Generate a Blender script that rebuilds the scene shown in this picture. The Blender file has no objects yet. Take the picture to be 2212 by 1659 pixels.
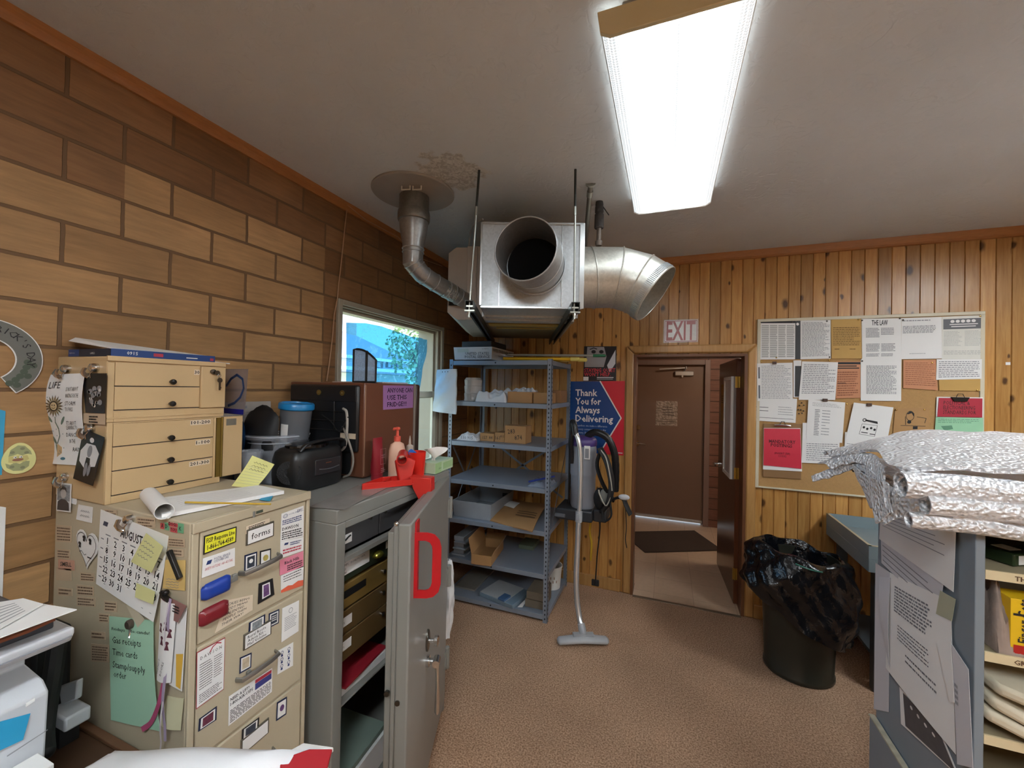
import bpy, math, random
from mathutils import Vector, Matrix
PI=math.pi
SC=bpy.context.scene
COL=SC.collection
# ---------------------------------------------------------------- camera, world, sun, big lights, exposure
YAW,PITCH,ROLL,FPX,CH=0.36707401,0.00884892,0.0202588,873.2,1.70
_f=Vector((-math.sin(YAW)*math.cos(PITCH),math.cos(YAW)*math.cos(PITCH),math.sin(PITCH)))
_r=_f.cross(Vector((0,0,1))).normalized(); _u=_r.cross(_f)
RR=_r*math.cos(ROLL)+_u*math.sin(ROLL); UU=-_r*math.sin(ROLL)+_u*math.cos(ROLL); FF=_f
CAM=Vector((0,0,CH))
cd=bpy.data.cameras.new('camera'); cam=bpy.data.objects.new('camera',cd); COL.objects.link(cam)
cd.sensor_fit='HORIZONTAL'; cd.sensor_width=36; cd.lens=FPX/2212*36; cd.clip_start=0.02; cd.clip_end=300
cam.matrix_world=Matrix(((RR.x,UU.x,-FF.x,CAM.x),(RR.y,UU.y,-FF.y,CAM.y),(RR.z,UU.z,-FF.z,CAM.z),(0,0,0,1)))
SC.camera=cam
SC.view_settings.view_transform='Standard'; SC.view_settings.look='None'
SC.view_settings.gamma=1; SC.view_settings.use_curve_mapping=False
SC.view_settings.exposure=0.58
W=bpy.data.worlds.new('world'); SC.world=W; W.use_nodes=True
_bg=W.node_tree.nodes['Background']; _bg.inputs[0].default_value=(0.62,0.82,1.0,1); _bg.inputs[1].default_value=2.2
_sl=bpy.data.lights.new('sun','SUN'); _sl.energy=6.0; _sl.angle=0.01; _sl.color=(1,0.96,0.88)
_so=bpy.data.objects.new('sun',_sl); COL.objects.link(_so); _so.rotation_euler=(math.radians(38),math.radians(30),math.radians(20)); _so.location=(-6,0,12)
LAMP_PANEL,LAMP_UNSEEN=6.5,70.0   ; HALL_FILL=42.0   # emission of the fluorescent lenses: the one in view, unseen ones raised to brighten the room, added hall lamp
# ---------------------------------------------------------------- pixel rays (2212 x 1659 frame) onto real planes
def ray(x,y): return RR*((x-1106)/FPX)-UU*((y-829.5)/FPX)+FF
def onX(x,y,X): d=ray(x,y); return CAM+d*((X-CAM.x)/d.x)
def onY(x,y,Y): d=ray(x,y); return CAM+d*((Y-CAM.y)/d.y)
def onZ(x,y,Z): d=ray(x,y); return CAM+d*((Z-CAM.z)/d.z)
def onP(x,y,p,n): d=ray(x,y); n=Vector(n); return CAM+d*(((Vector(p)-CAM).dot(n))/d.dot(n))
V=Vector
# ---------------------------------------------------------------- materials
def lin(c):
    if isinstance(c,str): c=tuple(int(c[i:i+2],16)/255 for i in (1,3,5))
    return tuple((x/12.92 if x<=0.04045 else ((x+0.055)/1.055)**2.4) for x in c)
_mats={}
def nodes_of(name):
    m=bpy.data.materials.new(name); m.use_nodes=True
    return m,m.node_tree.nodes,m.node_tree.links,m.node_tree.nodes['Principled BSDF']
def mat(name,col='#808080',rough=0.6,metal=0.0,var=0.08,scale=8.0,bump=0.0,bscale=60.0,alpha=None,trans=0.0,coat=0.0,stretch=None,emit=None,ior=None,sss=0.0):
    if name in _mats: return _mats[name]
    m,N,L,B=nodes_of(name); c=lin(col)
    tc=N.new('ShaderNodeTexCoord'); mp=N.new('ShaderNodeMapping'); L.new(tc.outputs['Object'],mp.inputs[0])
    if stretch: mp.inputs['Scale'].default_value=stretch
    nz=N.new('ShaderNodeTexNoise'); nz.inputs['Scale'].default_value=scale; nz.inputs['Detail'].default_value=4
    L.new(mp.outputs[0],nz.inputs['Vector'])
    mx=N.new('ShaderNodeMix'); mx.data_type='RGBA'
    mx.inputs['A'].default_value=(*[max(0,x*(1-var*1.6)) for x in c],1); mx.inputs['B'].default_value=(*[min(1,x*(1+var*1.6)) for x in c],1)
    L.new(nz.outputs['Fac'],mx.inputs['Factor']); L.new(mx.outputs['Result'],B.inputs['Base Color'])
    B.inputs['Roughness'].default_value=rough; B.inputs['Metallic'].default_value=metal
    if bump:
        n2=N.new('ShaderNodeTexNoise'); n2.inputs['Scale'].default_value=bscale; n2.inputs['Detail'].default_value=3
        L.new(mp.outputs[0],n2.inputs['Vector'])
        bp=N.new('ShaderNodeBump'); bp.inputs['Strength'].default_value=bump; bp.inputs['Distance'].default_value=0.01
        L.new(n2.outputs['Fac'],bp.inputs['Height']); L.new(bp.outputs[0],B.inputs['Normal'])
    if alpha is not None: B.inputs['Alpha'].default_value=alpha
    if trans: B.inputs['Transmission Weight'].default_value=trans
    if coat: B.inputs['Coat Weight'].default_value=coat
    if ior: B.inputs['IOR'].default_value=ior
    if emit:
        B.inputs['Emission Color'].default_value=(*lin(emit[0]),1); B.inputs['Emission Strength'].default_value=emit[1]
    _mats[name]=m; return m
# ---------------------------------------------------------------- mesh builder
class MB:
    def __init__(s): s.v=[]; s.f=[]; s.T=None
    def _a(s,vs,fs):
        o=len(s.v)
        if s.T is not None: vs=[s.T@V(p) for p in vs]
        s.v+= [tuple(p) for p in vs]; s.f+=[tuple(i+o for i in f) for f in fs]; return s
    def box(s,x0,x1,y0,y1,z0,z1):
        return s._a([(x0,y0,z0),(x1,y0,z0),(x1,y1,z0),(x0,y1,z0),(x0,y0,z1),(x1,y0,z1),(x1,y1,z1),(x0,y1,z1)],
            [(0,3,2,1),(4,5,6,7),(0,1,5,4),(1,2,6,5),(2,3,7,6),(3,0,4,7)])
    def hexa(s,a,b,c,d,off):   # quad abcd extruded by the vector off
        off=V(off); P=[V(a),V(b),V(c),V(d)]
        return s._a(P+[p+off for p in P],[(0,1,2,3),(7,6,5,4),(0,4,5,1),(1,5,6,2),(2,6,7,3),(3,7,4,0)])
    def obox(s,c,ax,ay,az,hx,hy,hz):
        c,ax,ay,az=V(c),V(ax).normalized(),V(ay).normalized(),V(az).normalized()
        P=[c+ax*(i*hx)+ay*(j*hy)+az*(k*hz) for k in(-1,1) for i,j in((-1,-1),(1,-1),(1,1),(-1,1))]
        return s._a(P,[(0,3,2,1),(4,5,6,7),(0,1,5,4),(1,2,6,5),(2,3,7,6),(3,0,4,7)])
    def bar(s,p0,p1,w,h,up=(0,0,1)):
        p0,p1=V(p0),V(p1); d=(p1-p0); L=d.length; d.normalize(); up=V(up); sx=d.cross(up)
        if sx.length<1e-4: sx=d.cross(V((1,0,0)))
        sx.normalize(); uz=sx.cross(d)
        return s.obox((p0+p1)/2,d,sx,uz,L/2,w/2,h/2)
    def prism(s,pts,off):
        off=V(off); n=len(pts); P=[V(p) for p in pts]
        return s._a(P+[p+off for p in P],[tuple(range(n)),tuple(range(2*n-1,n-1,-1))]+[(i,i+n,(i+1)%n+n,(i+1)%n) for i in range(n)])
    def quad(s,a,b,c,d): return s._a([a,b,c,d],[(0,1,2,3)])
    def tube(s,pts,r,n=12,cap=True,closed=False,squash=None):
        P=[V(p) for p in pts]; m=len(P); R=r if isinstance(r,(list,tuple)) else [r]*m
        T=[]
        for i in range(m):
            if closed: t=P[(i+1)%m]-P[i-1]
            elif i==0: t=P[1]-P[0]
            elif i==m-1: t=P[-1]-P[-2]
            else: t=(P[i+1]-P[i]).normalized()+(P[i]-P[i-1]).normalized()
            if t.length<1e-9: t=V((0,0,1))
            T.append(t.normalized())
        ref=V((0,0,1)) if abs(T[0].z)<0.9 else V((1,0,0))
        x=T[0].cross(ref).normalized(); vs=[]
        for i in range(m):
            x=(x-T[i]*x.dot(T[i])).normalized(); y=T[i].cross(x)
            sq=squash or (1,1)
            for k in range(n):
                a=2*PI*k/n; vs.append(P[i]+x*(math.cos(a)*R[i]*sq[0])+y*(math.sin(a)*R[i]*sq[1]))
        fs=[]
        for i in range(m if closed else m-1):
            j=(i+1)%m
            for k in range(n): fs.append((i*n+k,i*n+(k+1)%n,j*n+(k+1)%n,j*n+k))
        if cap and not closed: fs+= [tuple(range(n-1,-1,-1)),tuple((m-1)*n+k for k in range(n))]
        return s._a(vs,fs)
    def cyl(s,p0,p1,r,n=20,r2=None): return s.tube([p0,p1],[r,r if r2 is None else r2],n)
    def lathe(s,prof,c,n=28,ax=None,ay=None,az=None,sx=1,sy=1):   # prof: (radius,height)
        c=V(c); ax=V(ax or(1,0,0)); ay=V(ay or(0,1,0)); az=V(az or(0,0,1)); vs=[]
        for r,h in prof:
            for k in range(n):
                a=2*PI*k/n; vs.append(c+ax*(r*sx*math.cos(a))+ay*(r*sy*math.sin(a))+az*h)
        m=len(prof); fs=[]
        for i in range(m-1):
            for k in range(n): fs.append((i*n+k,i*n+(k+1)%n,(i+1)*n+(k+1)%n,(i+1)*n+k))
        if prof[0][0]>1e-6: fs.append(tuple(range(n-1,-1,-1)))
        if prof[-1][0]>1e-6: fs.append(tuple((m-1)*n+k for k in range(n)))
        return s._a(vs,fs)
    def ball(s,c,r,n=14,sz=1.0,sx=1.0,sy=1.0):
        m=n//2+1; pr=[(max(1e-7,r*math.sin(PI*i/m)),-r*sz*math.cos(PI*i/m)) for i in range(m+1)]
        return s.lathe(pr,c,n,sx=sx,sy=sy)
    def grid(s,fn,nu,nv,th=None):   # fn(u,v)->point ; th gives a closed thin solid
        vs=[V(fn(i/nu,j/nv)) for j in range(nv+1) for i in range(nu+1)]
        w=nu+1; fs=[(j*w+i,j*w+i+1,(j+1)*w+i+1,(j+1)*w+i) for j in range(nv) for i in range(nu)]
        if th is None: return s._a(vs,fs)
        n=len(vs); bk=[]
        for j in range(nv+1):
            for i in range(w):
                a=vs[j*w+min(i+1,nu)]-vs[j*w+max(i-1,0)]; b=vs[min(j+1,nv)*w+i]-vs[max(j-1,0)*w+i]
                nn=a.cross(b); nn=nn.normalized() if nn.length>1e-12 else V((0,0,1)); bk.append(vs[j*w+i]+nn*th)
        F=list(fs)+[tuple(n+k for k in reversed(f)) for f in fs]
        for i in range(nu): F+= [(i+1,i,n+i,n+i+1),(nv*w+i,nv*w+i+1,n+nv*w+i+1,n+nv*w+i)]
        for j in range(nv): F+= [(j*w,(j+1)*w,n+(j+1)*w,n+j*w),((j+1)*w+nu,j*w+nu,n+j*w+nu,n+(j+1)*w+nu)]
        return s._a(vs+bk,F)
def wpos(o):
    p=V(o.location)
    while o.parent: o=o.parent; p=p+V(o.location)
    return p
def tag(o,label=None,cat=None,group=None,kind=None):
    if label: o['label']=label
    if cat: o['category']=cat
    if group: o['group']=group
    if kind: o['kind']=kind
    return o
def add(name,mb,m,parent=None,bev=0,smooth=35,recalc=True,origin=None,label=None):
    me=bpy.data.meshes.new(name)
    if origin is None:
        if parent is not None: org=None
        xs=[p[0] for p in mb.v]; ys=[p[1] for p in mb.v]; zs=[p[2] for p in mb.v]
        org=V(((min(xs)+max(xs))/2,(min(ys)+max(ys))/2,min(zs)))
    else: org=V(origin)
    me.from_pydata([tuple(V(p)-org) for p in mb.v],[],mb.f)
    if recalc:
        import bmesh
        b=bmesh.new(); b.from_mesh(me); bmesh.ops.recalc_face_normals(b,faces=b.faces); b.to_mesh(me); b.free()
    me.polygons.foreach_set('use_smooth',[True]*len(me.polygons)); me.set_sharp_from_angle(angle=math.radians(smooth))
    if m is not None: me.materials.append(m)
    o=bpy.data.objects.new(name,me); COL.objects.link(o)
    if parent is not None: o.parent=parent; o.location=org-wpos(parent)
    else: o.location=org
    if bev:
        bm=o.modifiers.new('bevel','BEVEL'); bm.width=bev; bm.segments=2; bm.limit_method='ANGLE'; bm.angle_limit=math.radians(40)
    if label: o['label']=label
    return o
def thing(name,label,cat,loc=(0,0,0),group=None):
    o=bpy.data.objects.new(name,None); COL.objects.link(o); o.location=V(loc); o.empty_display_size=0.05
    return tag(o,label or None,cat if label else None,group)
def struct(name,mb,m,parent=None,**k):
    o=add(name,mb,m,parent,**k)
    if parent is None: o['kind']='structure'
    return o
# ---------------------------------------------------------------- lettering
_tc={}
def glyphs(s,bold=False,serif=False):
    k=(s,bold)
    if k in _tc: return _tc[k]
    cu=bpy.data.curves.new('t','FONT'); cu.body=s; cu.size=1; cu.resolution_u=1
    if bold: cu.offset=0.018
    o=bpy.data.objects.new('t',cu); COL.objects.link(o)
    dg=bpy.context.evaluated_depsgraph_get(); dg.update()
    me=o.evaluated_get(dg).to_mesh()
    vs=[tuple(v.co) for v in me.vertices]; fs=[tuple(p.vertices) for p in me.polygons]
    o.evaluated_get(dg).to_mesh_clear(); bpy.data.objects.remove(o); bpy.data.curves.remove(cu)
    x0=min([v[0] for v in vs] or [0]); x1=max([v[0] for v in vs] or [1]); 
    _tc[k]=(vs,fs,x0,x1); return _tc[k]
class Sheet:   # a flat or curled rectangle: corners TL,TR,BR,BL; u to the right, v down; curl(u,v) metres along the normal
    def __init__(s,TL,TR,BR,BL,curl=None,flip=False):
        s.c=[V(TL),V(TR),V(BR),V(BL)]; s.W=((s.c[1]-s.c[0]).length+(s.c[2]-s.c[3]).length)/2; s.H=((s.c[3]-s.c[0]).length+(s.c[2]-s.c[1]).length)/2
        s.n=(s.c[3]-s.c[0]).cross(s.c[1]-s.c[0]).normalized()
        if flip: s.n=-s.n
        s.curl=curl
    def P(s,u,v,h=0):
        a=s.c[0].lerp(s.c[1],u); b=s.c[3].lerp(s.c[2],u); p=a.lerp(b,v)
        return p+s.n*(h+(s.curl(u,v) if s.curl else 0))
    def body(s,mb,nu=1,nv=1,th=0.0008,h=0): 
        mb.grid(lambda u,v:s.P(u,v,h),nu,nv,None); k=MB(); k.grid(lambda u,v:s.P(u,v,h-th),nu,nv,None)
        o=len(mb.v); n=o//1
        base=len(mb.v)-(nu+1)*(nv+1); mb._a(k.v,[tuple(reversed(f)) for f in k.f]); w=nu+1; b2=base+w*(nv+1)
        for i in range(nu): mb.f+=[(base+i+1,base+i,b2+i,b2+i+1),(base+nv*w+i,base+nv*w+i+1,b2+nv*w+i+1,b2+nv*w+i)]
        for j in range(nv): mb.f+=[(base+j*w,base+(j+1)*w,b2+(j+1)*w,b2+j*w),(base+(j+1)*w+nu,base+j*w+nu,b2+j*w+nu,b2+(j+1)*w+nu)]
        return mb
    def text(s,mb,t,u,v,size,align='l',bold=False,sx=1.0,h=0.0006,rot=0,width=None):  # v = baseline, size in metres
        vs,fs,x0,x1=glyphs(t,bold)
        if width: sx=width*s.W/((x1-x0)*size)
        wd=(x1-x0)*size*sx; off={'l':0,'c':-wd/2,'r':-wd}[align]; ca,sa=math.cos(rot),math.sin(rot)
        o=[]
        for x,y,_ in vs:
            X=(x-x0)*size*sx+off; Y=y*size; X,Y=X*ca-Y*sa,X*sa+Y*ca
            o.append(s.P(u+X/s.W,v-Y/s.H,h))
        mb._a(o,fs)
    def rect(s,mb,u0,v0,u1,v1,h=0.0005,nu=1,nv=1):
        if s.curl: nu=max(nu,4); nv=max(nv,4)
        mb.grid(lambda u,v:s.P(u0+(u1-u0)*u,v0+(v1-v0)*v,h),nu,nv,None)
    def poly(s,mb,pts,h=0.0005): mb._a([s.P(u,v,h) for u,v in pts],[tuple(range(len(pts)))])
    def ell(s,mb,cu,cv,ru,rv,h=0.0005,n=20,rot=0):
        s.poly(mb,[(cu+ru*math.cos(2*PI*k/n)*math.cos(rot)-rv*math.sin(2*PI*k/n)*math.sin(rot),cv+rv*math.sin(2*PI*k/n)*math.cos(rot)+ru*math.cos(2*PI*k/n)*math.sin(rot)) for k in range(n)],h)
    def ring(s,mb,cu,cv,ru,rv,t=0.2,h=0.0005,n=24):
        o=[]
        for k in range(n):
            a=2*PI*k/n; o+=[s.P(cu+ru*math.cos(a),cv+rv*math.sin(a),h),s.P(cu+ru*(1-t)*math.cos(a),cv+rv*(1-t)*math.sin(a),h)]
        mb._a(o,[(2*k,2*k+1,(2*k+3)%(2*n),(2*k+2)%(2*n)) for k in range(n)])
    def path(s,mb,pts,w,h=0.0005):    # thin stroke, w in metres
        for a,b in zip(pts,pts[1:]):
            pa,pb=s.P(*a,h),s.P(*b,h); d=(pb-pa)
            if d.length<1e-9: continue
            q=d.normalized().cross(s.n)*(w/2); e=d.normalized()*(w*0.2)
            mb._a([pa-q-e,pb-q+e,pb+q+e,pa+q-e],[(0,1,2,3)])
    def lines(s,mb,u0,v0,u1,v1,n,rng,fill=0.55,ragged=0.25,words=True,h=0.0005):
        pitch=(v1-v0)/n
        for i in range(n):
            v=v0+pitch*(i+0.2); end=u1-(rng.random()*ragged*(u1-u0) if rng.random()<0.5 else 0); u=u0
            if not words: s.rect(mb,u,v,end,v+pitch*fill,h); continue
            while u<end:
                w=(0.02+0.07*rng.random())*(u1-u0)*1.3; s.rect(mb,u,v,min(u+w,end),v+pitch*fill,h); u+=w+0.014*(u1-u0)*1.3
def sheet_thing(name,label,cat,S,base,prints,group=None,nu=1,nv=1,th=0.0008,parent=None,h=0.0):
    """prints: list of (material, part_name, fn(S,mb)); a thin solid sheet with its printing as parts"""
    mb=MB(); S.body(mb,nu,nv,th,h)
    o=add(name,mb,base,parent,smooth=60)
    if parent is None: tag(o,label,cat,group)
    elif label: o['label']=label
    for m_,pn,fn in prints:
        k=MB(); fn(S,k)
        if k.v: add(pn,k,m_,o,recalc=False)
    return o
R_=random.Random(7)
# ================================================================ setting
XL,YB,ZC=-1.822,3.537,2.785
XR,YF=3.4,-1.9
def block_mat(name,axis,u0,v0,c1,c2,mort,zones=False):
    m,N,L,B=nodes_of(name); tc=N.new('ShaderNodeTexCoord'); sp=N.new('ShaderNodeSeparateXYZ'); 
    geo=N.new('ShaderNodeNewGeometry'); L.new(geo.outputs['Position'],sp.inputs[0])
    cb=N.new('ShaderNodeCombineXYZ')
    a=N.new('ShaderNodeMath'); a.operation='SUBTRACT'; a.inputs[1].default_value=u0; L.new(sp.outputs[axis],a.inputs[0])
    b=N.new('ShaderNodeMath'); b.operation='SUBTRACT'; b.inputs[1].default_value=v0; L.new(sp.outputs[2],b.inputs[0])
    wn=N.new('ShaderNodeTexNoise'); wn.inputs['Scale'].default_value=14; wn.inputs['Detail'].default_value=3; L.new(geo.outputs['Position'],wn.inputs['Vector'])
    def wob(src,amt):
        w=N.new('ShaderNodeMath'); w.operation='MULTIPLY_ADD'; w.inputs[1].default_value=amt; L.new(wn.outputs['Fac'],w.inputs[0]); L.new(src.outputs[0],w.inputs[2]); return w
    L.new(wob(a,0.006).outputs[0],cb.inputs[0]); L.new(wob(b,0.004).outputs[0],cb.inputs[1])
    br=N.new('ShaderNodeTexBrick'); br.inputs['Scale'].default_value=1; br.inputs['Brick Width'].default_value=0.302; br.inputs['Row Height'].default_value=0.1353
    br.inputs['Mortar Size'].default_value=0.0062; br.inputs['Mortar Smooth'].default_value=0.25; br.offset=0.5
    br.inputs['Color1'].default_value=(0,0,0,1); br.inputs['Color2'].default_value=(1,1,1,1); br.inputs['Mortar'].default_value=(0.5,0.5,0.5,1)
    L.new(cb.outputs[0],br.inputs['Vector'])
    rp=N.new('ShaderNodeValToRGB'); rp.color_ramp.elements[0].color=(*lin(c1),1); rp.color_ramp.elements[1].color=(*lin(c2),1)
    L.new(br.outputs['Color'],rp.inputs[0])
    mp=N.new('ShaderNodeMapping'); mp.inputs['Scale'].default_value=(6,6,55) ; L.new(geo.outputs['Position'],mp.inputs[0])
    st=N.new('ShaderNodeTexNoise'); st.inputs['Scale'].default_value=1; st.inputs['Detail'].default_value=5; st.inputs['Roughness'].default_value=0.65; L.new(mp.outputs[0],st.inputs['Vector'])
    sr=N.new('ShaderNodeMapRange'); sr.inputs['From Min'].default_value=0.3; sr.inputs['From Max'].default_value=0.7; sr.inputs['To Min'].default_value=0.80; sr.inputs['To Max'].default_value=1.14; L.new(st.outputs['Fac'],sr.inputs['Value'])
    bl=N.new('ShaderNodeTexNoise'); bl.inputs['Scale'].default_value=3.5; bl.inputs['Detail'].default_value=2; L.new(geo.outputs['Position'],bl.inputs['Vector'])
    b2=N.new('ShaderNodeMapRange'); b2.inputs['From Min'].default_value=0.3; b2.inputs['From Max'].default_value=0.7; b2.inputs['To Min'].default_value=0.86; b2.inputs['To Max'].default_value=1.1; L.new(bl.outputs['Fac'],b2.inputs['Value'])
    mu=N.new('ShaderNodeMath'); mu.operation='MULTIPLY'; L.new(sr.outputs[0],mu.inputs[0]); L.new(b2.outputs[0],mu.inputs[1])
    vm=N.new('ShaderNodeVectorMath'); vm.operation='SCALE'; L.new(rp.outputs[0],vm.inputs[0]); L.new(mu.outputs[0],vm.inputs['Scale'])
    src=vm.outputs[0]
    if zones:   # darker blocks: the top courses and everything past the window edge
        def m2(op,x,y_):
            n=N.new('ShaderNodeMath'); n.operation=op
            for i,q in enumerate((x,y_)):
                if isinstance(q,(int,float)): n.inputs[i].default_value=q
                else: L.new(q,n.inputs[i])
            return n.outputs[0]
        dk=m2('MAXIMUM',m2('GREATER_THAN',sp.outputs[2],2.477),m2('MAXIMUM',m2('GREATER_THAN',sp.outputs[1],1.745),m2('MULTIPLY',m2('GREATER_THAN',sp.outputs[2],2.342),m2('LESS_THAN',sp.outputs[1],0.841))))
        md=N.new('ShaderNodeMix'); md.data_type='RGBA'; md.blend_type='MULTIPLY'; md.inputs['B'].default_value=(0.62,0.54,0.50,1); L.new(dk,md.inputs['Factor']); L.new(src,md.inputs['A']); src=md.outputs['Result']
    mx=N.new('ShaderNodeMix'); mx.data_type='RGBA'; mx.inputs['B'].default_value=(*lin(mort),1); L.new(src,mx.inputs['A']); L.new(br.outputs['Fac'],mx.inputs['Factor'])
    L.new(mx.outputs['Result'],B.inputs['Base Color']); B.inputs['Roughness'].default_value=0.62
    hh=N.new('ShaderNodeMath'); hh.operation='MULTIPLY_ADD'; hh.inputs[1].default_value=0.12; L.new(st.outputs['Fac'],hh.inputs[0])
    iv=N.new('ShaderNodeMath'); iv.operation='SUBTRACT'; iv.inputs[0].default_value=1; L.new(br.outputs['Fac'],iv.inputs[1]); L.new(iv.outputs[0],hh.inputs[2])
    bp=N.new('ShaderNodeBump'); bp.inputs['Strength'].default_value=0.8; bp.inputs['Distance'].default_value=0.007; L.new(hh.outputs[0],bp.inputs['Height']); L.new(bp.outputs[0],B.inputs['Normal'])
    return m
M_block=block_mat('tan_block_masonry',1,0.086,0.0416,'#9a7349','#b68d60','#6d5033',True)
M_block_hall=block_mat('brown_block_masonry_hall',0,0.03,0.09,'#7d5240','#8c5f4a','#4a2f22')
M_block_hall2=block_mat('brown_block_masonry_hall_side',1,0.03,0.09,'#7d5240','#8c5f4a','#4a2f22')
def pine_mat(name,pitch,x0,axis=0,base=('#a9743a','#c99a5a'),plain=False):
    m,N,L,B=nodes_of(name); geo=N.new('ShaderNodeNewGeometry'); sp=N.new('ShaderNodeSeparateXYZ'); L.new(geo.outputs['Position'],sp.inputs[0])
    def mth(op,a,b=None,c=None):
        n=N.new('ShaderNodeMath'); n.operation=op
        for i,q in enumerate((a,b,c)):
            if q is None: continue
            if isinstance(q,(int,float)): n.inputs[i].default_value=q
            else: L.new(q,n.inputs[i])
        return n.outputs[0]
    u=mth('DIVIDE',mth('SUBTRACT',sp.outputs[axis],x0),pitch); idx=mth('FLOOR',u)
    wn=N.new('ShaderNodeTexWhiteNoise'); wn.noise_dimensions='1D'; L.new(idx,wn.inputs['W'])
    rnd=wn.outputs['Value']
    cz=N.new('ShaderNodeCombineXYZ'); L.new(mth('MULTIPLY',sp.outputs[axis],30),cz.inputs[0]); L.new(mth('MULTIPLY',idx,3.7),cz.inputs[1]); L.new(mth('MULTIPLY',sp.outputs[2],2.2),cz.inputs[2])
    gr=N.new('ShaderNodeTexNoise'); gr.inputs['Scale'].default_value=1.6; gr.inputs['Detail'].default_value=5; gr.inputs['Roughness'].default_value=0.6; gr.inputs['Distortion'].default_value=0.6; L.new(cz.outputs[0],gr.inputs['Vector'])
    rp=N.new('ShaderNodeValToRGB'); rp.color_ramp.elements[0].position=0.3; rp.color_ramp.elements[1].position=0.75
    rp.color_ramp.elements[0].color=(*lin(base[0]),1); rp.color_ramp.elements[1].color=(*lin(base[1]),1); L.new(gr.outputs['Fac'],rp.inputs[0])
    sc=mth('MULTIPLY_ADD',rnd,0.46,0.74)
    vm=N.new('ShaderNodeVectorMath'); vm.operation='SCALE'; L.new(rp.outputs[0],vm.inputs[0]); L.new(sc,vm.inputs['Scale'])
    out=vm.outputs[0]
    if not plain:
        ck=N.new('ShaderNodeCombineXYZ'); L.new(mth('ADD',u,0.0),ck.inputs[0]); L.new(mth('MULTIPLY_ADD',rnd,7.0,mth('MULTIPLY',sp.outputs[2],8.0)),ck.inputs[1])
        vo=N.new('ShaderNodeTexVoronoi'); vo.voronoi_dimensions='2D'; vo.inputs['Scale'].default_value=0.62; vo.inputs['Randomness'].default_value=0.9; 
        wv=N.new('ShaderNodeTexNoise'); wv.inputs['Scale'].default_value=1.5; L.new(ck.outputs[0],wv.inputs['Vector'])
        va=N.new('ShaderNodeVectorMath'); va.operation='MULTIPLY_ADD'; L.new(wv.outputs['Color'],va.inputs[0]); va.inputs[1].default_value=(0.35,0.35,0); L.new(ck.outputs[0],va.inputs[2]); L.new(va.outputs[0],vo.inputs['Vector'])
        sc2=N.new('ShaderNodeSeparateColor'); L.new(vo.outputs['Color'],sc2.inputs[0])
        thr=mth('MULTIPLY_ADD',sc2.outputs[1],0.11,0.05)
        inn=mth('SUBTRACT',1.0,mth('DIVIDE',vo.outputs['Distance'],thr)); 
        kn=N.new('ShaderNodeMapRange'); kn.inputs['From Min'].default_value=-0.5; kn.inputs['From Max'].default_value=0.35; L.new(inn,kn.inputs['Value'])
        on=mth('GREATER_THAN',sc2.outputs[0],0.62); kf=mth('MULTIPLY',kn.outputs[0],on)
        mx=N.new('ShaderNodeMix'); mx.data_type='RGBA'; mx.inputs['B'].default_value=(*lin('#3a1a08'),1); L.new(out,mx.inputs['A']); L.new(mth('MULTIPLY',kf,0.9),mx.inputs['Factor']); out=mx.outputs['Result']
    L.new(out,B.inputs['Base Color']); B.inputs['Roughness'].default_value=0.33
    bp=N.new('ShaderNodeBump'); bp.inputs['Strength'].default_value=0.15; bp.inputs['Distance'].default_value=0.003; L.new(gr.outputs['Fac'],bp.inputs['Height']); L.new(bp.outputs[0],B.inputs['Normal'])
    return m
PITCH_B=0.0755
M_pine=pine_mat('knotty_pine_boards',PITCH_B,0.0)
M_pine_side=pine_mat('knotty_pine_boards_side',PITCH_B,0.0,1)
M_trimw=pine_mat('pine_casing',0.9,0.0,0,('#b08048','#c69a62'),True)
M_crown=mat('orange_stained_crown','#a96f3c',0.4,var=0.15,scale=20,stretch=(1,1,8))
# carpet
def carpet():
    m,N,L,B=nodes_of('tan_brown_carpet'); tc=N.new('ShaderNodeNewGeometry')
    n1=N.new('ShaderNodeTexNoise'); n1.inputs['Scale'].default_value=130; n1.inputs['Detail'].default_value=3; L.new(tc.outputs['Position'],n1.inputs['Vector'])
    n2=N.new('ShaderNodeTexNoise'); n2.inputs['Scale'].default_value=2.2; n2.inputs['Detail'].default_value=3; L.new(tc.outputs['Position'],n2.inputs['Vector'])
    r=N.new('ShaderNodeValToRGB'); e=r.color_ramp.elements; e[0].position=0.34; e[0].color=(*lin('#876850'),1); e[1].position=0.66; e[1].color=(*lin('#c8a488'),1)
    L.new(n1.outputs['Fac'],r.inputs[0])
    mr=N.new('ShaderNodeMapRange'); mr.inputs['From Min'].default_value=0.3; mr.inputs['From Max'].default_value=0.7; mr.inputs['To Min'].default_value=0.86; mr.inputs['To Max'].default_value=1.1; L.new(n2.outputs['Fac'],mr.inputs['Value'])
    vm=N.new('ShaderNodeVectorMath'); vm.operation='SCALE'; L.new(r.outputs[0],vm.inputs[0]); L.new(mr.outputs[0],vm.inputs['Scale']); L.new(vm.outputs[0],B.inputs['Base Color'])
    B.inputs['Roughness'].default_value=0.95; B.inputs['Specular IOR Level'].default_value=0.1
    bp=N.new('ShaderNodeBump'); bp.inputs['Strength'].default_value=0.5; bp.inputs['Distance'].default_value=0.004; L.new(n1.outputs['Fac'],bp.inputs['Height']); L.new(bp.outputs[0],B.inputs['Normal'])
    return m
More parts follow.
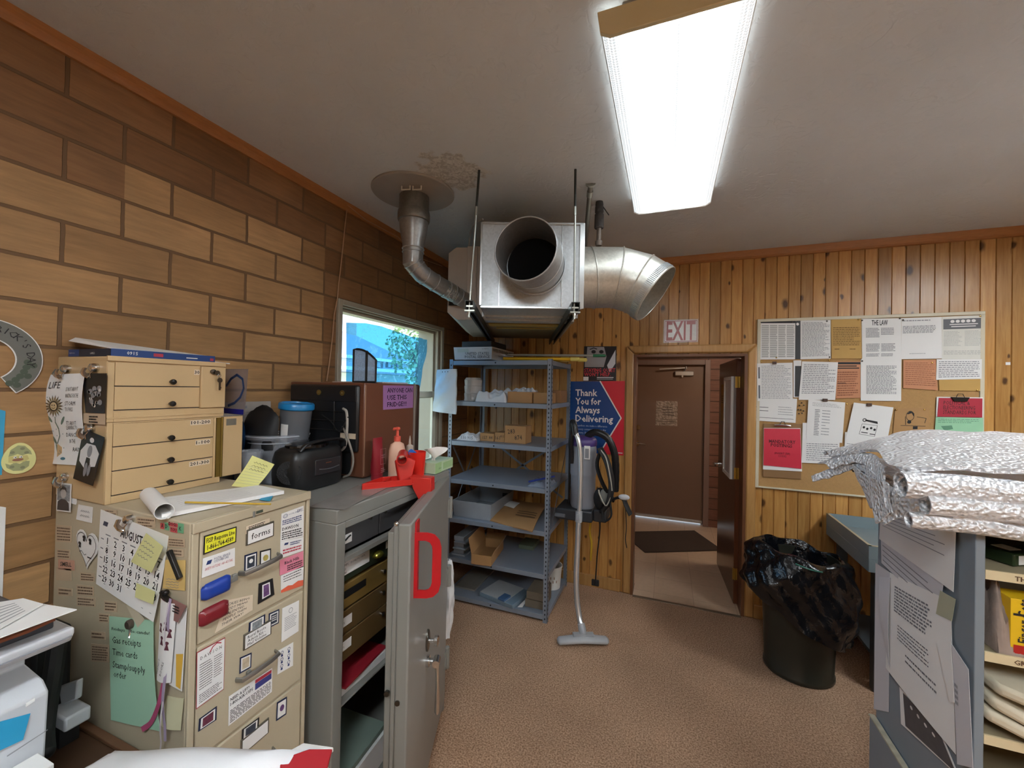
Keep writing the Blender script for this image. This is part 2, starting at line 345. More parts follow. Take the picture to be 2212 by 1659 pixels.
def tile():
    m,N,L,B=nodes_of('beige_vinyl_tile'); g=N.new('ShaderNodeNewGeometry')
    br=N.new('ShaderNodeTexBrick'); br.offset=0.0; br.inputs['Scale'].default_value=1; br.inputs['Brick Width'].default_value=0.305; br.inputs['Row Height'].default_value=0.305; br.inputs['Mortar Size'].default_value=0.0012
    br.inputs['Color1'].default_value=(*lin('#c9a98c'),1); br.inputs['Color2'].default_value=(*lin('#d2b497'),1); br.inputs['Mortar'].default_value=(*lin('#9a7b62'),1)
    mp=N.new('ShaderNodeMapping'); mp.inputs['Location'].default_value=(0.08,0.02,0); L.new(g.outputs['Position'],mp.inputs[0]); L.new(mp.outputs[0],br.inputs['Vector'])
    n=N.new('ShaderNodeTexNoise'); n.inputs['Scale'].default_value=25; n.inputs['Detail'].default_value=4; L.new(g.outputs['Position'],n.inputs['Vector'])
    mr=N.new('ShaderNodeMapRange'); mr.inputs['To Min'].default_value=0.88; mr.inputs['To Max'].default_value=1.1; L.new(n.outputs['Fac'],mr.inputs['Value'])
    vm=N.new('ShaderNodeVectorMath'); vm.operation='SCALE'; L.new(br.outputs['Color'],vm.inputs[0]); L.new(mr.outputs[0],vm.inputs['Scale']); L.new(vm.outputs[0],B.inputs['Base Color'])
    B.inputs['Roughness'].default_value=0.4; return m
def plaster():
    m,N,L,B=nodes_of('grey_plaster_ceiling'); g=N.new('ShaderNodeNewGeometry')
    a=N.new('ShaderNodeTexNoise'); a.inputs['Scale'].default_value=1.1; a.inputs['Detail'].default_value=5; L.new(g.outputs['Position'],a.inputs['Vector'])
    r=N.new('ShaderNodeValToRGB'); e=r.color_ramp.elements; e[0].position=0.3; e[0].color=(*lin('#cbcccc'),1); e[1].position=0.7; e[1].color=(*lin('#dadbdb'),1); L.new(a.outputs['Fac'],r.inputs[0])
    # stained, flaking patch beside the flue plate and a hairline crack
    def patch(cx,cy,rad,soft):
        d=N.new('ShaderNodeVectorMath'); d.operation='DISTANCE'; d.inputs[1].default_value=(cx,cy,ZC)
        w=N.new('ShaderNodeTexNoise'); w.inputs['Scale'].default_value=9; w.inputs['Detail'].default_value=5; L.new(g.outputs['Position'],w.inputs['Vector'])
        wa=N.new('ShaderNodeVectorMath'); wa.operation='MULTIPLY_ADD'; wa.inputs[1].default_value=(0.3,0.3,0); L.new(w.outputs['Color'],wa.inputs[0])
        sb=N.new('ShaderNodeVectorMath'); sb.operation='SUBTRACT'; sb.inputs[1].default_value=(0.15,0.15,0); L.new(g.outputs['Position'],sb.inputs[0]); L.new(sb.outputs[0],wa.inputs[2]); L.new(wa.outputs[0],d.inputs[0])
        k=N.new('ShaderNodeMapRange'); k.inputs['From Min'].default_value=rad; k.inputs['From Max'].default_value=rad-soft; L.new(d.outputs['Value'],k.inputs['Value']); return k.outputs[0]
    p1=patch(-1.04,1.80,0.17,0.02)
    n3=N.new('ShaderNodeTexNoise'); n3.inputs['Scale'].default_value=38; n3.inputs['Detail'].default_value=6; n3.inputs['Distortion'].default_value=1.5; L.new(g.outputs['Position'],n3.inputs['Vector'])
    r3=N.new('ShaderNodeValToRGB'); e=r3.color_ramp.elements; e[0].position=0.42; e[0].color=(*lin('#b4ada3'),1); e[1].position=0.6; e[1].color=(*lin('#d6d1c8'),1); L.new(n3.outputs['Fac'],r3.inputs[0])
    mx=N.new('ShaderNodeMix'); mx.data_type='RGBA'; L.new(p1,mx.inputs['Factor']); L.new(r.outputs[0],mx.inputs['A']); L.new(r3.outputs[0],mx.inputs['B'])
    L.new(mx.outputs['Result'],B.inputs['Base Color']); B.inputs['Roughness'].default_value=0.75
    b=N.new('ShaderNodeTexNoise'); b.inputs['Scale'].default_value=16; b.inputs['Detail'].default_value=6; b.inputs['Distortion'].default_value=1.2; L.new(g.outputs['Position'],b.inputs['Vector'])
    r2=N.new('ShaderNodeMapRange'); r2.inputs['From Min'].default_value=0.52; r2.inputs['From Max'].default_value=0.62; L.new(b.outputs['Fac'],r2.inputs['Value'])
    s=N.new('ShaderNodeMath'); s.operation='MULTIPLY_ADD'; L.new(n3.outputs['Fac'],s.inputs[0]); L.new(p1,s.inputs[1]); L.new(r2.outputs[0],s.inputs[2])
    bp=N.new('ShaderNodeBump'); bp.inputs['Strength'].default_value=0.28; bp.inputs['Distance'].default_value=0.007; bp.invert=True; L.new(s.outputs[0],bp.inputs['Height']); L.new(bp.outputs[0],B.inputs['Normal'])
    return m
DX0,DX1,DZ=-0.262,0.567,1.995
M_carpet,M_tile,M_plaster=carpet(),tile(),plaster()
struct('floor',MB().box(XL-0.2,XR+0.2,YF-0.2,3.50,-0.15,0).box(XL-0.2,DX0+0.02,3.50,YB+0.2,-0.15,0).box(DX1-0.02,XR+0.2,3.50,YB+0.2,-0.15,0),M_carpet)
struct('floor_hall',MB().box(-1.0,1.6,3.50,5.9,-0.15,-0.004),M_tile)
struct('ceiling',MB().box(XL-0.2,XR+0.2,YF-0.2,YB+0.13,ZC,ZC+0.15),M_plaster)
struct('ceiling_hall',MB().box(-1.0,1.6,YB+0.13,5.9,2.45,2.6),mat('hall_ceiling_paint','#8f8478',0.8))
# left wall with window opening
WY0,WY1,WZ0,WZ1=1.872,3.005,1.03,2.172
wl=MB(); wl.box(XL-0.2,XL,YF-0.2,WY0,0,ZC).box(XL-0.2,XL,WY1,YB+0.13,0,ZC).box(XL-0.2,XL,WY0,WY1,0,WZ0).box(XL-0.2,XL,WY0,WY1,WZ1,ZC)
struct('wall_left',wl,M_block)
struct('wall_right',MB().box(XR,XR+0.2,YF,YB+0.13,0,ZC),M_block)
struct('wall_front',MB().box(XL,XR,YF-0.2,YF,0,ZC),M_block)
# back wall: grooved boards around the doorway
DX0,DX1,DZ=-0.262,0.567,1.995
def boards(mb,x0,x1,z0,z1,yf,yb):
    k=math.floor(x0/PITCH_B); g=0.0048; x=x0; prof=[(x0,yf)]
    xs=[i*PITCH_B for i in range(k,int(x1/PITCH_B)+2) if x0+g<i*PITCH_B<x1-g]
    for X in xs: prof+=[(X-g,yf),(X-g*0.35,yf+0.007),(X+g*0.35,yf+0.007),(X+g,yf)]
    prof+=[(x1,yf),(x1,yb),(x0,yb)]
    mb.prism([(a,b,z0) for a,b in prof],(0,0,z1-z0))
wb=MB(); boards(wb,XL,DX0,0,ZC,YB,YB+0.13); boards(wb,DX1,XR,0,ZC,YB,YB+0.13); boards(wb,DX0,DX1,DZ,ZC,YB,YB+0.13)
struct('wall_back',wb,M_pine,smooth=20)
# crown strips
cr=MB(); cr.prism([(XL,0,ZC),(XL+0.028,0,ZC),(XL+0.024,0,ZC-0.03),(XL+0.012,0,ZC-0.042),(XL,0,ZC-0.048)],(0,YB-0.001,0)); 
cr=MB(); cr.prism([(XL,YF,ZC),(XL+0.028,YF,ZC),(XL+0.026,YF,ZC-0.025),(XL+0.014,YF,ZC-0.038),(XL+0.012,YF,ZC-0.048),(XL,YF,ZC-0.048)],(0,YB-YF,0))
struct('trim_1',cr,M_crown)
cr=MB(); cr.prism([(XL,YB,ZC),(XL,YB-0.03,ZC),(XL,YB-0.028,ZC-0.03),(XL,YB-0.016,ZC-0.045),(XL,YB-0.016,ZC-0.058),(XL,YB,ZC-0.062)],(XR-XL,0,0))
struct('trim_2',cr,M_crown)
bb=MB(); bb.box(XL,-0.345,YB-0.018,YB,0,0.10)
struct('baseboard_back',bb,M_trimw,bev=0.004)
bb=MB(); bb.box(0.632,XR,YB-0.018,YB,0,0.10)
struct('baseboard_right',bb,M_trimw,bev=0.004)
# doorway casing (mitred, rounded) and jambs
def casing(x0,x1,z,w,y,t,m,name):
    mb=MB()
    mb.prism([(x0-w,y,0),(x0,y,0),(x0,y,z),(x0-w,y,z+w)],(0,-t,0))
    o1=struct(name,mb,m,bev=0.012)
    mb=MB(); mb.prism([(x1,y,0),(x1+w,y,0),(x1+w,y,z+w),(x1,y,z)],(0,-t,0)); a=add('casing_leg',mb,m,o1,bev=0.012)
    mb=MB(); mb.prism([(x0,y,z),(x1,y,z),(x1+w,y,z+w),(x0-w,y,z+w)],(0,-t,0)); b=add('casing_head',mb,m,o1,bev=0.012)
    return o1
casing(-0.262,0.567,2.005,0.066,YB,0.024,M_trimw,'trim_3')
jb=MB(); jb.box(DX0-0.002,DX0+0.02,YB-0.022,YB+0.135,0,DZ).box(DX1-0.02,DX1+0.002,YB-0.022,YB+0.135,0,DZ).box(DX0+0.02,DX1-0.02,YB-0.022,YB+0.135,DZ-0.02,DZ+0.002)
struct('trim_4',jb,mat('jamb_brown_paint','#6d452c',0.4),bev=0.002)
struct('trim_5',MB().box(DX0+0.02,DX1-0.02,3.485,3.515,0,0.006),mat('threshold_metal','#8d7b68',0.4,0.6),bev=0.002)
# hall walls
YH=5.66
EX0,EX1,EZ=-0.47,0.505,2.10
hb=MB(); hb.box(-1.0,EX0,YH,YH+0.2,0,2.6).box(EX1,1.6,YH,YH+0.2,0,2.6).box(EX0,EX1,YH,YH+0.2,EZ,2.6)
struct('wall_hall_back',hb,M_block_hall)
struct('wall_hall_left',MB().box(-1.2,-1.0,YB+0.13,YH+0.2,0,2.6),M_block_hall2)
struct('wall_hall_right',MB().box(1.3,1.5,YB+0.13,YH+0.2,0,2.6),M_block_hall2)
# ---------------------------------------------------------------- hall doors
M_door=mat('brown_painted_steel','#80624f',0.42,var=0.03,scale=3); M_frame=mat('taupe_frame_paint','#8a6f62',0.45)
M_chrome=mat('bright_chrome','#d8d8d8',0.15,1.0,var=0.02); M_brass=mat('brass_hinge','#b99443',0.35,0.9); M_alu=mat('satin_aluminium','#c2c2c0',0.35,0.85)
fr=MB(); w=0.062
fr.box(EX0,EX0+w,YH-0.02,YH+0.1,0,EZ).box(EX1-w,EX1,YH-0.02,YH+0.1,0,EZ).box(EX0+w,EX1-w,YH-0.02,YH+0.1,EZ-w,EZ)
fr.box(EX0+w,EX0+w+0.02,YH+0.06,YH+0.1,0,EZ-w).box(EX1-w-0.02,EX1-w,YH+0.06,YH+0.1,0,EZ-w)
struct('trim_6',fr,M_frame,bev=0.004)
d2=thing('door_2','','door',(0.0,YH+0.08,0)); d2['kind']='structure'
add('door_leaf',MB().box(EX0+w,EX1-w,YH+0.055,YH+0.099,0.012,EZ-w),M_door,d2,bev=0.002)
add('door_sweep',MB().box(EX0+w+0.005,EX1-w-0.005,YH+0.035,YH+0.056,0.015,0.05),M_alu,d2,bev=0.003)
yy=YH+0.055
c1=onY(1458,803,yy); c2=onY(1498,811,yy)
add('closer_body',MB().box(c1.x,c2.x,yy-0.05,yy,c2.z-0.006,c1.z+0.004),M_alu,d2,bev=0.006)
q=onY(1474,808,yy)
add('closer_valve',MB().cyl((q.x,yy-0.052,q.z-0.03),(q.x,yy-0.005,q.z-0.03),0.013,14),M_alu,d2)
arm=MB(); e0=onY(1425,798,yy); e1=onY(1482,795,yy)
arm.bar((e0.x,yy-0.075,e0.z),(e1.x,yy-0.06,e1.z),0.016,0.012).bar((e1.x,yy-0.06,e1.z),(q.x,yy-0.03,q.z),0.014,0.01).cyl((e1.x,yy-0.07,e1.z-0.012),(e1.x,yy-0.07,e1.z+0.02),0.012,12)
add('closer_arm',arm,M_alu,d2)
k=onY(1379,923,yy); dk=MB(); dk.cyl((k.x,yy,k.z),(k.x,yy-0.02,k.z),0.03,20).cyl((k.x,yy-0.02,k.z),(k.x,yy-0.035,k.z),0.016,16).box(k.x-0.004,k.x+0.004,yy-0.055,yy-0.03,k.z-0.016,k.z+0.016)
add('deadbolt',dk,M_chrome,d2)
k=onY(1376,957,yy); lv=MB(); lv.cyl((k.x,yy,k.z),(k.x,yy-0.018,k.z),0.034,22).cyl((k.x,yy-0.018,k.z),(k.x,yy-0.05,k.z),0.012,12).tube([(k.x-0.008,yy-0.05,k.z),(k.x+0.05,yy-0.055,k.z+0.002),(k.x+0.11,yy-0.05,k.z-0.006)],[0.011,0.01,0.008],10)
add('door_lever',lv,M_chrome,d2)
# notice in clear plastic taped to the outer door
S=Sheet(onY(1418,866,yy-0.004),onY(1464,867,yy-0.004),onY(1463,921,yy-0.004),onY(1416,919,yy-0.004))
rn=random.Random(3)
sheet_thing('plastic_notice','crinkled clear plastic notice taped to the brown outer door','notice',S,mat('crinkled_clear_plastic','#a89585',0.12,0.25,bump=1.0,bscale=35,var=0.5,scale=25),
 [(mat('faded_print','#5b4b40',0.6),'printed_text',lambda s,m:(s.lines(m,0.3,0.2,0.85,0.62,4,rn,0.4),s.lines(m,0.2,0.72,0.85,0.95,3,rn,0.25)))])
# inner door, hinged at the right jamb, swung into the hall
hx,hy=DX1-0.03,YB+0.14
hd=onZ(1584,1318,0.0); fr_=onZ(1556,1178,0.0)
fe=V((0.50,YB+0.14+0.79,0)); hp=V((hx,hy,0)); dd=(fe-hp).normalized(); nn=V((-dd.y,dd.x,0))
d1=thing('door_1','','door',hp); d1['kind']='structure'
M_door1=mat('glossy_brown_door','#5d3421',0.25,var=0.12,scale=12,stretch=(8,8,1))
mb=MB(); mb.obox(hp+dd*0.395+V((0,0,0.99)),dd,nn,(0,0,1),0.395,0.02,0.98); add('door_leaf',mb,M_door1,d1,bev=0.003)
for z in (1.78,1.05,0.25):
    mb=MB(); mb.obox(hp-V((0.012,0.006,0))+V((0,0,z)),(1,0,0),(0,1,0),(0,0,1),0.017,0.003,0.045); mb.cyl(hp+V((-0.012,-0.012,z-0.045)),hp+V((-0.012,-0.012,z+0.045)),0.006,10); add('hinge',mb,M_brass,d1)
lp=hp+dd*0.73+nn*0.02+V((0,0,1.0)); mb=MB(); mb.cyl(lp,lp+nn*0.012,0.03,20).cyl(lp+nn*0.012,lp+nn*0.05,0.011,12).tube([lp+nn*0.05+dd*0.005,lp+nn*0.055-dd*0.05,lp+nn*0.05-dd*0.105],[0.011,0.010,0.008],10)
add('door_lever',mb,M_chrome,d1)
# tall white framed panel hung on the inner door
c=hp+dd*0.27+nn*0.03; t=thing('framed_panel','tall narrow white framed panel hung on the open inner door','panel',c+V((0,0,0.98)))
M_white=mat('white_frame_paint','#e9e6e2',0.4,var=0.02)
fr=MB()
for s0,s1,z0,z1 in ((-0.17,-0.14,0.98,1.83),(0.14,0.17,0.98,1.83),(-0.14,0.14,0.98,1.01),(-0.14,0.14,1.80,1.83)):
    fr.obox(c+dd*((s0+s1)/2)+V((0,0,(z0+z1)/2)),dd,nn,(0,0,1),(s1-s0)/2,0.01,(z1-z0)/2)
add('panel_frame',fr,M_white,t,bev=0.002)
mb=MB(); mb.obox(c-nn*0.002+V((0,0,1.405)),dd,nn,(0,0,1),0.14,0.004,0.395); add('panel_sheet',mb,mat('panel_glossy_sheet','#cfd3d6',0.15),t)
c2=hp+dd*0.60+nn*0.022
t=MB(); t.obox(c2+V((0,0,1.6)),dd,nn,(0,0,1),0.07,0.001,0.17); o=tag(add('yellow_notice',t,mat('yellow_notice_paper','#a8863a',0.5)),'narrow yellow notice on the open inner door behind the white framed panel','notice')
ln=MB()
for i in range(4): ln.obox(c2+nn*0.0018+V((0,0,1.60+0.02*i)),dd,nn,(0,0,1),0.05,0.0004,0.003)
add('printed_text',ln,mat('dark_print','#3a2c20'),o)
# door mat
P=[onZ(1344,1147,0.001),onZ(1500,1147,0.001),onZ(1560,1189,0.001),onZ(1393,1194,0.001)]
P[0]=onZ(1340,1150,0.001); 
mb=MB(); mb.prism(P,(0,0,0.009)); tag(add('door_mat',mb,mat('dark_brown_mat','#4a3a30',0.9,bump=0.5,bscale=200),bev=0.003),'dark brown rubber-edged mat lying before the outer door','mat')
# ---------------------------------------------------------------- window in the left wall
M_sash=mat('grey_beige_window_paint','#a39b8a',0.45,var=0.05); M_vinyl=mat('white_vinyl_sash','#dcdccb',0.35,var=0.03)
w1=thing('window_1','','window',(XL,(WY0+WY1)/2,WZ0)); w1['kind']='structure'
mb=MB(); cw=0.032
mb.box(XL-0.005,XL+0.02,WY0-cw,WY0,WZ0-cw,WZ1+cw).box(XL-0.005,XL+0.02,WY1,WY1+cw,WZ0-cw,WZ1+cw).box(XL-0.005,XL+0.02,WY0,WY1,WZ1,WZ1+cw).box(XL-0.005,XL+0.02,WY0,WY1,WZ0-cw,WZ0)
add('casing',mb,M_sash,w1,bev=0.004)
mb=MB(); mb.box(XL-0.2,XL-0.004,WY0,WY0+0.012,WZ0,WZ1).box(XL-0.2,XL-0.004,WY1-0.03,WY1,WZ0,WZ1).box(XL-0.2,XL-0.004,WY0+0.012,WY1-0.03,WZ1-0.008,WZ1).box(XL-0.2,XL-0.004,WY0+0.012,WY1-0.03,WZ0,WZ0+0.02)
add('window_frame',mb,M_sash,w1,bev=0.002)
def sash(name,y0,y1,z0,z1,x,t,fw,m):
    mb=MB(); mb.box(x-t,x,y0,y0+fw,z0,z1).box(x-t,x,y1-fw,y1,z0,z1).box(x-t,x,y0+fw,y1-fw,z1-fw,z1).box(x-t,x,y0+fw,y1-fw,z0,z0+fw); s=add(name,mb,m,w1,bev=0.003)
    return s
M_glass=bpy.data.materials.new('window_glass'); M_glass.use_nodes=True
_n=M_glass.node_tree; _n.nodes.clear(); _o=_n.nodes.new('ShaderNodeOutputMaterial'); _t=_n.nodes.new('ShaderNodeBsdfTransparent'); _g=_n.nodes.new('ShaderNodeBsdfGlossy'); _g.inputs['Roughness'].default_value=0.02; _m=_n.nodes.new('ShaderNodeMixShader'); _m.inputs[0].default_value=0.06
_n.links.new(_t.outputs[0],_m.inputs[1]); _n.links.new(_g.outputs[0],_m.inputs[2]); _n.links.new(_m.outputs[0],_o.inputs[0])
s1=sash('sash_upper',WY0+0.012,WY1-0.03,1.60,WZ1-0.009,XL-0.035,0.025,0.02,M_sash); 
add('pane',MB().box(XL-0.05,XL-0.046,WY0+0.03,WY1-0.048,1.618,WZ1-0.027),M_glass,s1)
s2=sash('sash_lower',WY0+0.012,WY1-0.03,WZ0+0.02,1.655,XL-0.010,0.022,0.05,M_vinyl)
add('pane',MB().box(XL-0.024,XL-0.020,WY0+0.055,WY1-0.075,WZ0+0.06,1.61),M_glass,s2)
# blue plastic film over the upper pane
M_film=bpy.data.materials.new('blue_crinkled_film'); M_film.use_nodes=True; _n=M_film.node_tree; N=_n.nodes; L=_n.links; N.clear()
_o=N.new('ShaderNodeOutputMaterial'); _t=N.new('ShaderNodeBsdfTransparent'); _t.inputs[0].default_value=(0.30,0.62,0.85,1); _g=N.new('ShaderNodeBsdfGlossy'); _g.inputs['Roughness'].default_value=0.12
_d=N.new('ShaderNodeBsdfTranslucent'); _d.inputs[0].default_value=(0.55,0.82,0.95,1)
_m=N.new('ShaderNodeMixShader'); _m.inputs[0].default_value=0.12; _m2=N.new('ShaderNodeMixShader'); _m2.inputs[0].default_value=0.06
_b=N.new('ShaderNodeBump'); _z=N.new('ShaderNodeTexNoise'); _z.inputs['Scale'].default_value=7; _z.inputs['Distortion'].default_value=2; _b.inputs['Strength'].default_value=0.8; _b.inputs['Distance'].default_value=0.02
L.new(_z.outputs['Fac'],_b.inputs['Height']); L.new(_b.outputs[0],_g.inputs['Normal'])
_r=N.new('ShaderNodeMapRange'); _r.inputs['From Min'].default_value=0.54; _r.inputs['From Max'].default_value=0.7; _r.inputs['To Min'].default_value=0.05; _r.inputs['To Max'].default_value=0.30; L.new(_z.outputs['Fac'],_r.inputs['Value'])
L.new(_r.outputs[0],_m.inputs[0])
L.new(_t.outputs[0],_m.inputs[1]); L.new(_d.outputs[0],_m.inputs[2]); L.new(_m.outputs[0],_m2.inputs[1]); L.new(_g.outputs[0],_m2.inputs[2]); L.new(_m2.outputs[0],_o.inputs[0])
FX=XL-0.022
top=[(748,697),(790,698),(825,705),(860,717),(888,727),(912,731),(922,734)]
bot=[(748,822),(790,822),(825,822),(850,822),(880,822),(898,822),(906,822)]
def film(u,v):
    k=u*6; i=min(5,int(k)); f=k-i
    a=onX(top[i][0]+(top[i+1][0]-top[i][0])*f,top[i][1]+(top[i+1][1]-top[i][1])*f,FX); b=onX(bot[i][0]+(bot[i+1][0]-bot[i][0])*f,bot[i][1]+40,FX)
    p=a.lerp(b,v); w=0.006*math.sin(u*26+v*5)*(0.2+u*u*1.6)+0.005*math.sin(u*11-v*13)*u
    return p+V((w,0,0))
mb=MB(); mb.grid(film,36,14,0.0004)
tag(add('blue_film',mb,M_film,smooth=60),'sagging blue tinted plastic film hung over the upper window pane','plastic film')
# cord running from the ceiling trim down the wall, and another along the trim
X0=XL+0.012
mb=MB(); pts=[onX(x,y,X0) for x,y in ((750,443),(744,500),(738,560),(731,620),(729,645),(722,680),(718,730),(712,780),(706,823))]; mb.tube(pts,0.0032,8)
pts=[onX(x,y,X0+0.012) for x,y in ((750,443),(790,475),(860,512),(900,555),(955,575))]; mb.tube(pts,0.0032,8)
tag(add('hanging_wire',mb,mat('beige_cord','#b08a6a',0.5)),'thin beige wire hanging down the block wall beside the window','wire')

# unseen lamp added to brighten the hall
hl=thing('added_hall_light','unseen round ceiling light added to brighten the hall beyond the doorway','light',(0.75,4.5,2.38))
mb=MB(); mb.lathe([(0.14,2.449),(0.14,2.43),(0.0,2.43)],(0.75,4.5,0),28); add('light_base',mb,M_alu,hl)
mb=MB(); mb.lathe([(0.13,2.43),(0.125,2.39),(0.08,2.36),(0.0,2.35)],(0.75,4.5,0),28); add('frosted_shade',mb,mat('lit_frosted_shade','#ffffff',0.5,emit=('#fff0dc',HALL_FILL)),hl)
# ---------------------------------------------------------------- fluorescent ceiling fixtures
def lens_mat(name,strength):
    m,N,L,B=nodes_of(name); tc=N.new('ShaderNodeTexCoord'); sp=N.new('ShaderNodeSeparateXYZ'); L.new(tc.outputs['Object'],sp.inputs[0])
    def band(cx,w):
        a=N.new('ShaderNodeMath'); a.operation='SUBTRACT'; a.inputs[1].default_value=cx; L.new(sp.outputs[0],a.inputs[0])
        b=N.new('ShaderNodeMath'); b.operation='MULTIPLY'; L.new(a.outputs[0],b.inputs[0]); L.new(a.outputs[0],b.inputs[1])
        c=N.new('ShaderNodeMath'); c.operation='MULTIPLY'; c.inputs[1].default_value=-1/(w*w); L.new(b.outputs[0],c.inputs[0])
        e=N.new('ShaderNodeMath'); e.operation='EXPONENT'; L.new(c.outputs[0],e.inputs[0]); return e
    s=None
    for cx,w in ((-0.115,0.022),(-0.04,0.024),(0.055,0.024),(0.12,0.022)):
        e=band(cx,w)
        if s is None: s=e
        else:
            q=N.new('ShaderNodeMath'); q.operation='ADD'; L.new(s.outputs[0],q.inputs[0]); L.new(e.outputs[0],q.inputs[1]); s=q
    # small pyramids of the lens
    ck=N.new('ShaderNodeTexChecker'); ck.inputs['Scale'].default_value=140; mp=N.new('ShaderNodeMapping'); mp.inputs['Rotation'].default_value=(0,0,PI/4); mp.inputs['Scale'].default_value=(1,1,0.0001); L.new(tc.outputs['Object'],mp.inputs[0]); L.new(mp.outputs[0],ck.inputs['Vector'])
    k=N.new('ShaderNodeMath'); k.operation='MULTIPLY_ADD'; k.inputs[1].default_value=0.62; k.inputs[2].default_value=0.06; L.new(s.outputs[0],k.inputs[0])
    k2=N.new('ShaderNodeMath'); k2.operation='MULTIPLY_ADD'; k2.inputs[1].default_value=0.07; L.new(ck.outputs['Fac'],k2.inputs[0]); L.new(k.outputs[0],k2.inputs[2])
    k3=N.new('ShaderNodeMath'); k3.operation='MULTIPLY'; k3.inputs[1].default_value=strength; L.new(k2.outputs[0],k3.inputs[0])
    B.inputs['Base Color'].default_value=(0.8,0.8,0.8,1); B.inputs['Emission Color'].default_value=(0.86,0.95,1,1); L.new(k3.outputs[0],B.inputs['Emission Strength']); return m
M_lens=lens_mat('lit_prismatic_lens',LAMP_PANEL); M_lens2=lens_mat('lit_prismatic_lens_unseen',LAMP_UNSEEN); M_house=mat('yellowed_end_plate','#d8c9a0',0.4); M_ball=mat('fixture_grey_paint','#9a958d',0.45)
def fixture(cx,y0,y1,label,ml=None):
    t=thing('ceiling_light',label,'light',(cx,(y0+y1)/2,2.69),'fluorescent ceiling fixtures')
    hw=0.20
    add('housing',MB().box(cx-0.14,cx+0.14,y0+0.02,y1-0.02,2.735,2.7855),M_ball,t,bev=0.004)
    # lens: shallow trough with sloped sides
    pr=[(-hw,2.752),(-hw+0.008,2.705),(-hw+0.03,2.692),(hw-0.03,2.692),(hw-0.008,2.705),(hw,2.752)]
    mb=MB(); n=len(pr); o=[(cx+x,y,z) for y in (y0+0.012,y1-0.008) for x,z in pr]
    mb._a(o,[(i,i+1,n+i+1,n+i) for i in range(n-1)]); a=add('lens',mb,ml or M_lens,t,origin=(cx,(y0+y1)/2,2.70),recalc=False)
    mb=MB()
    for s_ in (-1,1): mb.tube([(cx+s_*hw,y0+0.01,2.754),(cx+s_*hw,y1-0.008,2.754)],0.005,8)
    add('lens_rim',mb,mat('white_lens_rim','#e8e8e4',0.3),t)
    for k,(y,dy) in enumerate(((y0,0.014),(y1-0.010,0.008))):
        mb=MB(); q=[(cx-hw-0.005,y,2.760),(cx-hw+0.004,y,2.700),(cx-hw+0.03,y,2.686),(cx+hw-0.03,y,2.686),(cx+hw-0.004,y,2.700),(cx+hw+0.005,y,2.760)]
        mb.prism(q,(0,dy,0)); add('end_plate',mb,M_house if k==0 else mat('white_lens_rim','#e8e8e4'),t,bev=0.002)
    return t
fixture(0.004,1.13,2.37,'white fluorescent ceiling light with a glowing prismatic lens over the carpet')
fixture(0.004,-1.35,-0.11,'unseen fluorescent ceiling light behind the camera, added to brighten the room',M_lens2)  # unseen fixtures from here on, added and boosted to brighten the room
for i,(x,y) in enumerate(((2.3,1.75),(2.3,-0.7))):
    fixture(x,y-0.62,y+0.62,'unseen fluorescent ceiling light added over the right part of the room, '+('nearer the pine wall' if i==0 else 'farther from the pine wall'),M_lens2)
# ---------------------------------------------------------------- outside the window
struct('ground_outside',MB().box(-60,XL-0.21,-40,60,-0.6,-0.5),mat('dry_grass','#a8a888',0.9,scale=0.7,var=0.2))
HXP=-20.0
def hq(x,y): return onX(x,y,HXP)
M_roof=mat('grey_shingle_roof','#8d8f9c',0.8,bump=0.4,bscale=3,stretch=(1,1,6)); M_siding=mat('white_house_siding','#f2f2ee',0.7); M_dark=mat('dark_house_windows','#4b5a66',0.3)
a=hq(800,791); b=hq(872,802); g0=hq(744,770)
ey=lambda z:z
t=thing('house','white house with a grey shingle roof and dark shutters beyond the window','house',(HXP-3,(g0.y+b.y)/2,-0.5))
zE=hq(800,775).z; zR=hq(800,742).z+1.2; y0=hq(735,770).y-6; y1=hq(880,784).y
add('wall',MB().box(HXP-8,HXP,y0,y1,-0.5,zE),M_siding,t)
rf=MB(); rf.prism([(HXP+0.35,y0,zE),(HXP-8.35,y0,zE),(HXP-8.35,y0,zE+0.15),(HXP-4,y0,zR),(HXP+0.35,y0,zE+0.15)],(0,0.01,0))
rf=MB(); ym=(y1-2.2); rf._a([(HXP+0.4,y0-.3,zE),(HXP+0.4,y1+.3,zE),(HXP-8.4,y1+.3,zE),(HXP-8.4,y0-.3,zE),(HXP-4,y0-.3,zR),(HXP-4,ym,zR)],[(0,1,5,4),(1,2,5),(2,3,4,5),(0,4,3),(0,3,2,1)])
add('roof',rf,M_roof,t)
rf=MB(); rf.box(HXP-0.02,HXP+1.6,y0,y1,hq(800,808).z,hq(800,804).z); add('porch_roof',rf,M_roof,t)
rf=MB(); rf.box(HXP+0.36,HXP+0.44,y0-.3,y1+.3,zE-0.14,zE+0.06); add('gutter',rf,M_siding,t)
for (xa,xb) in ((805,826),(833,846),(852,868)):
    A=hq(xa,779); Bq=hq(xb,795); wf=add('window',MB().box(HXP,HXP+0.06,A.y,Bq.y,Bq.z,A.z),M_dark,t)
    add('sash_bars',MB().box(HXP+0.06,HXP+0.09,A.y+(Bq.y-A.y)*.3,A.y+(Bq.y-A.y)*.68,Bq.z+0.05,A.z-0.05),M_siding,wf)
for xx,yy_,w in ((841,748,0.42),(757,736,0.6)):
    c=hq(xx,yy_); add('chimney',MB().box(HXP-4.2,HXP-3.6,c.y-w,c.y+w,zR-0.8,zR+0.75),mat('pale_brick_chimney','#b9a79c',0.8),t)
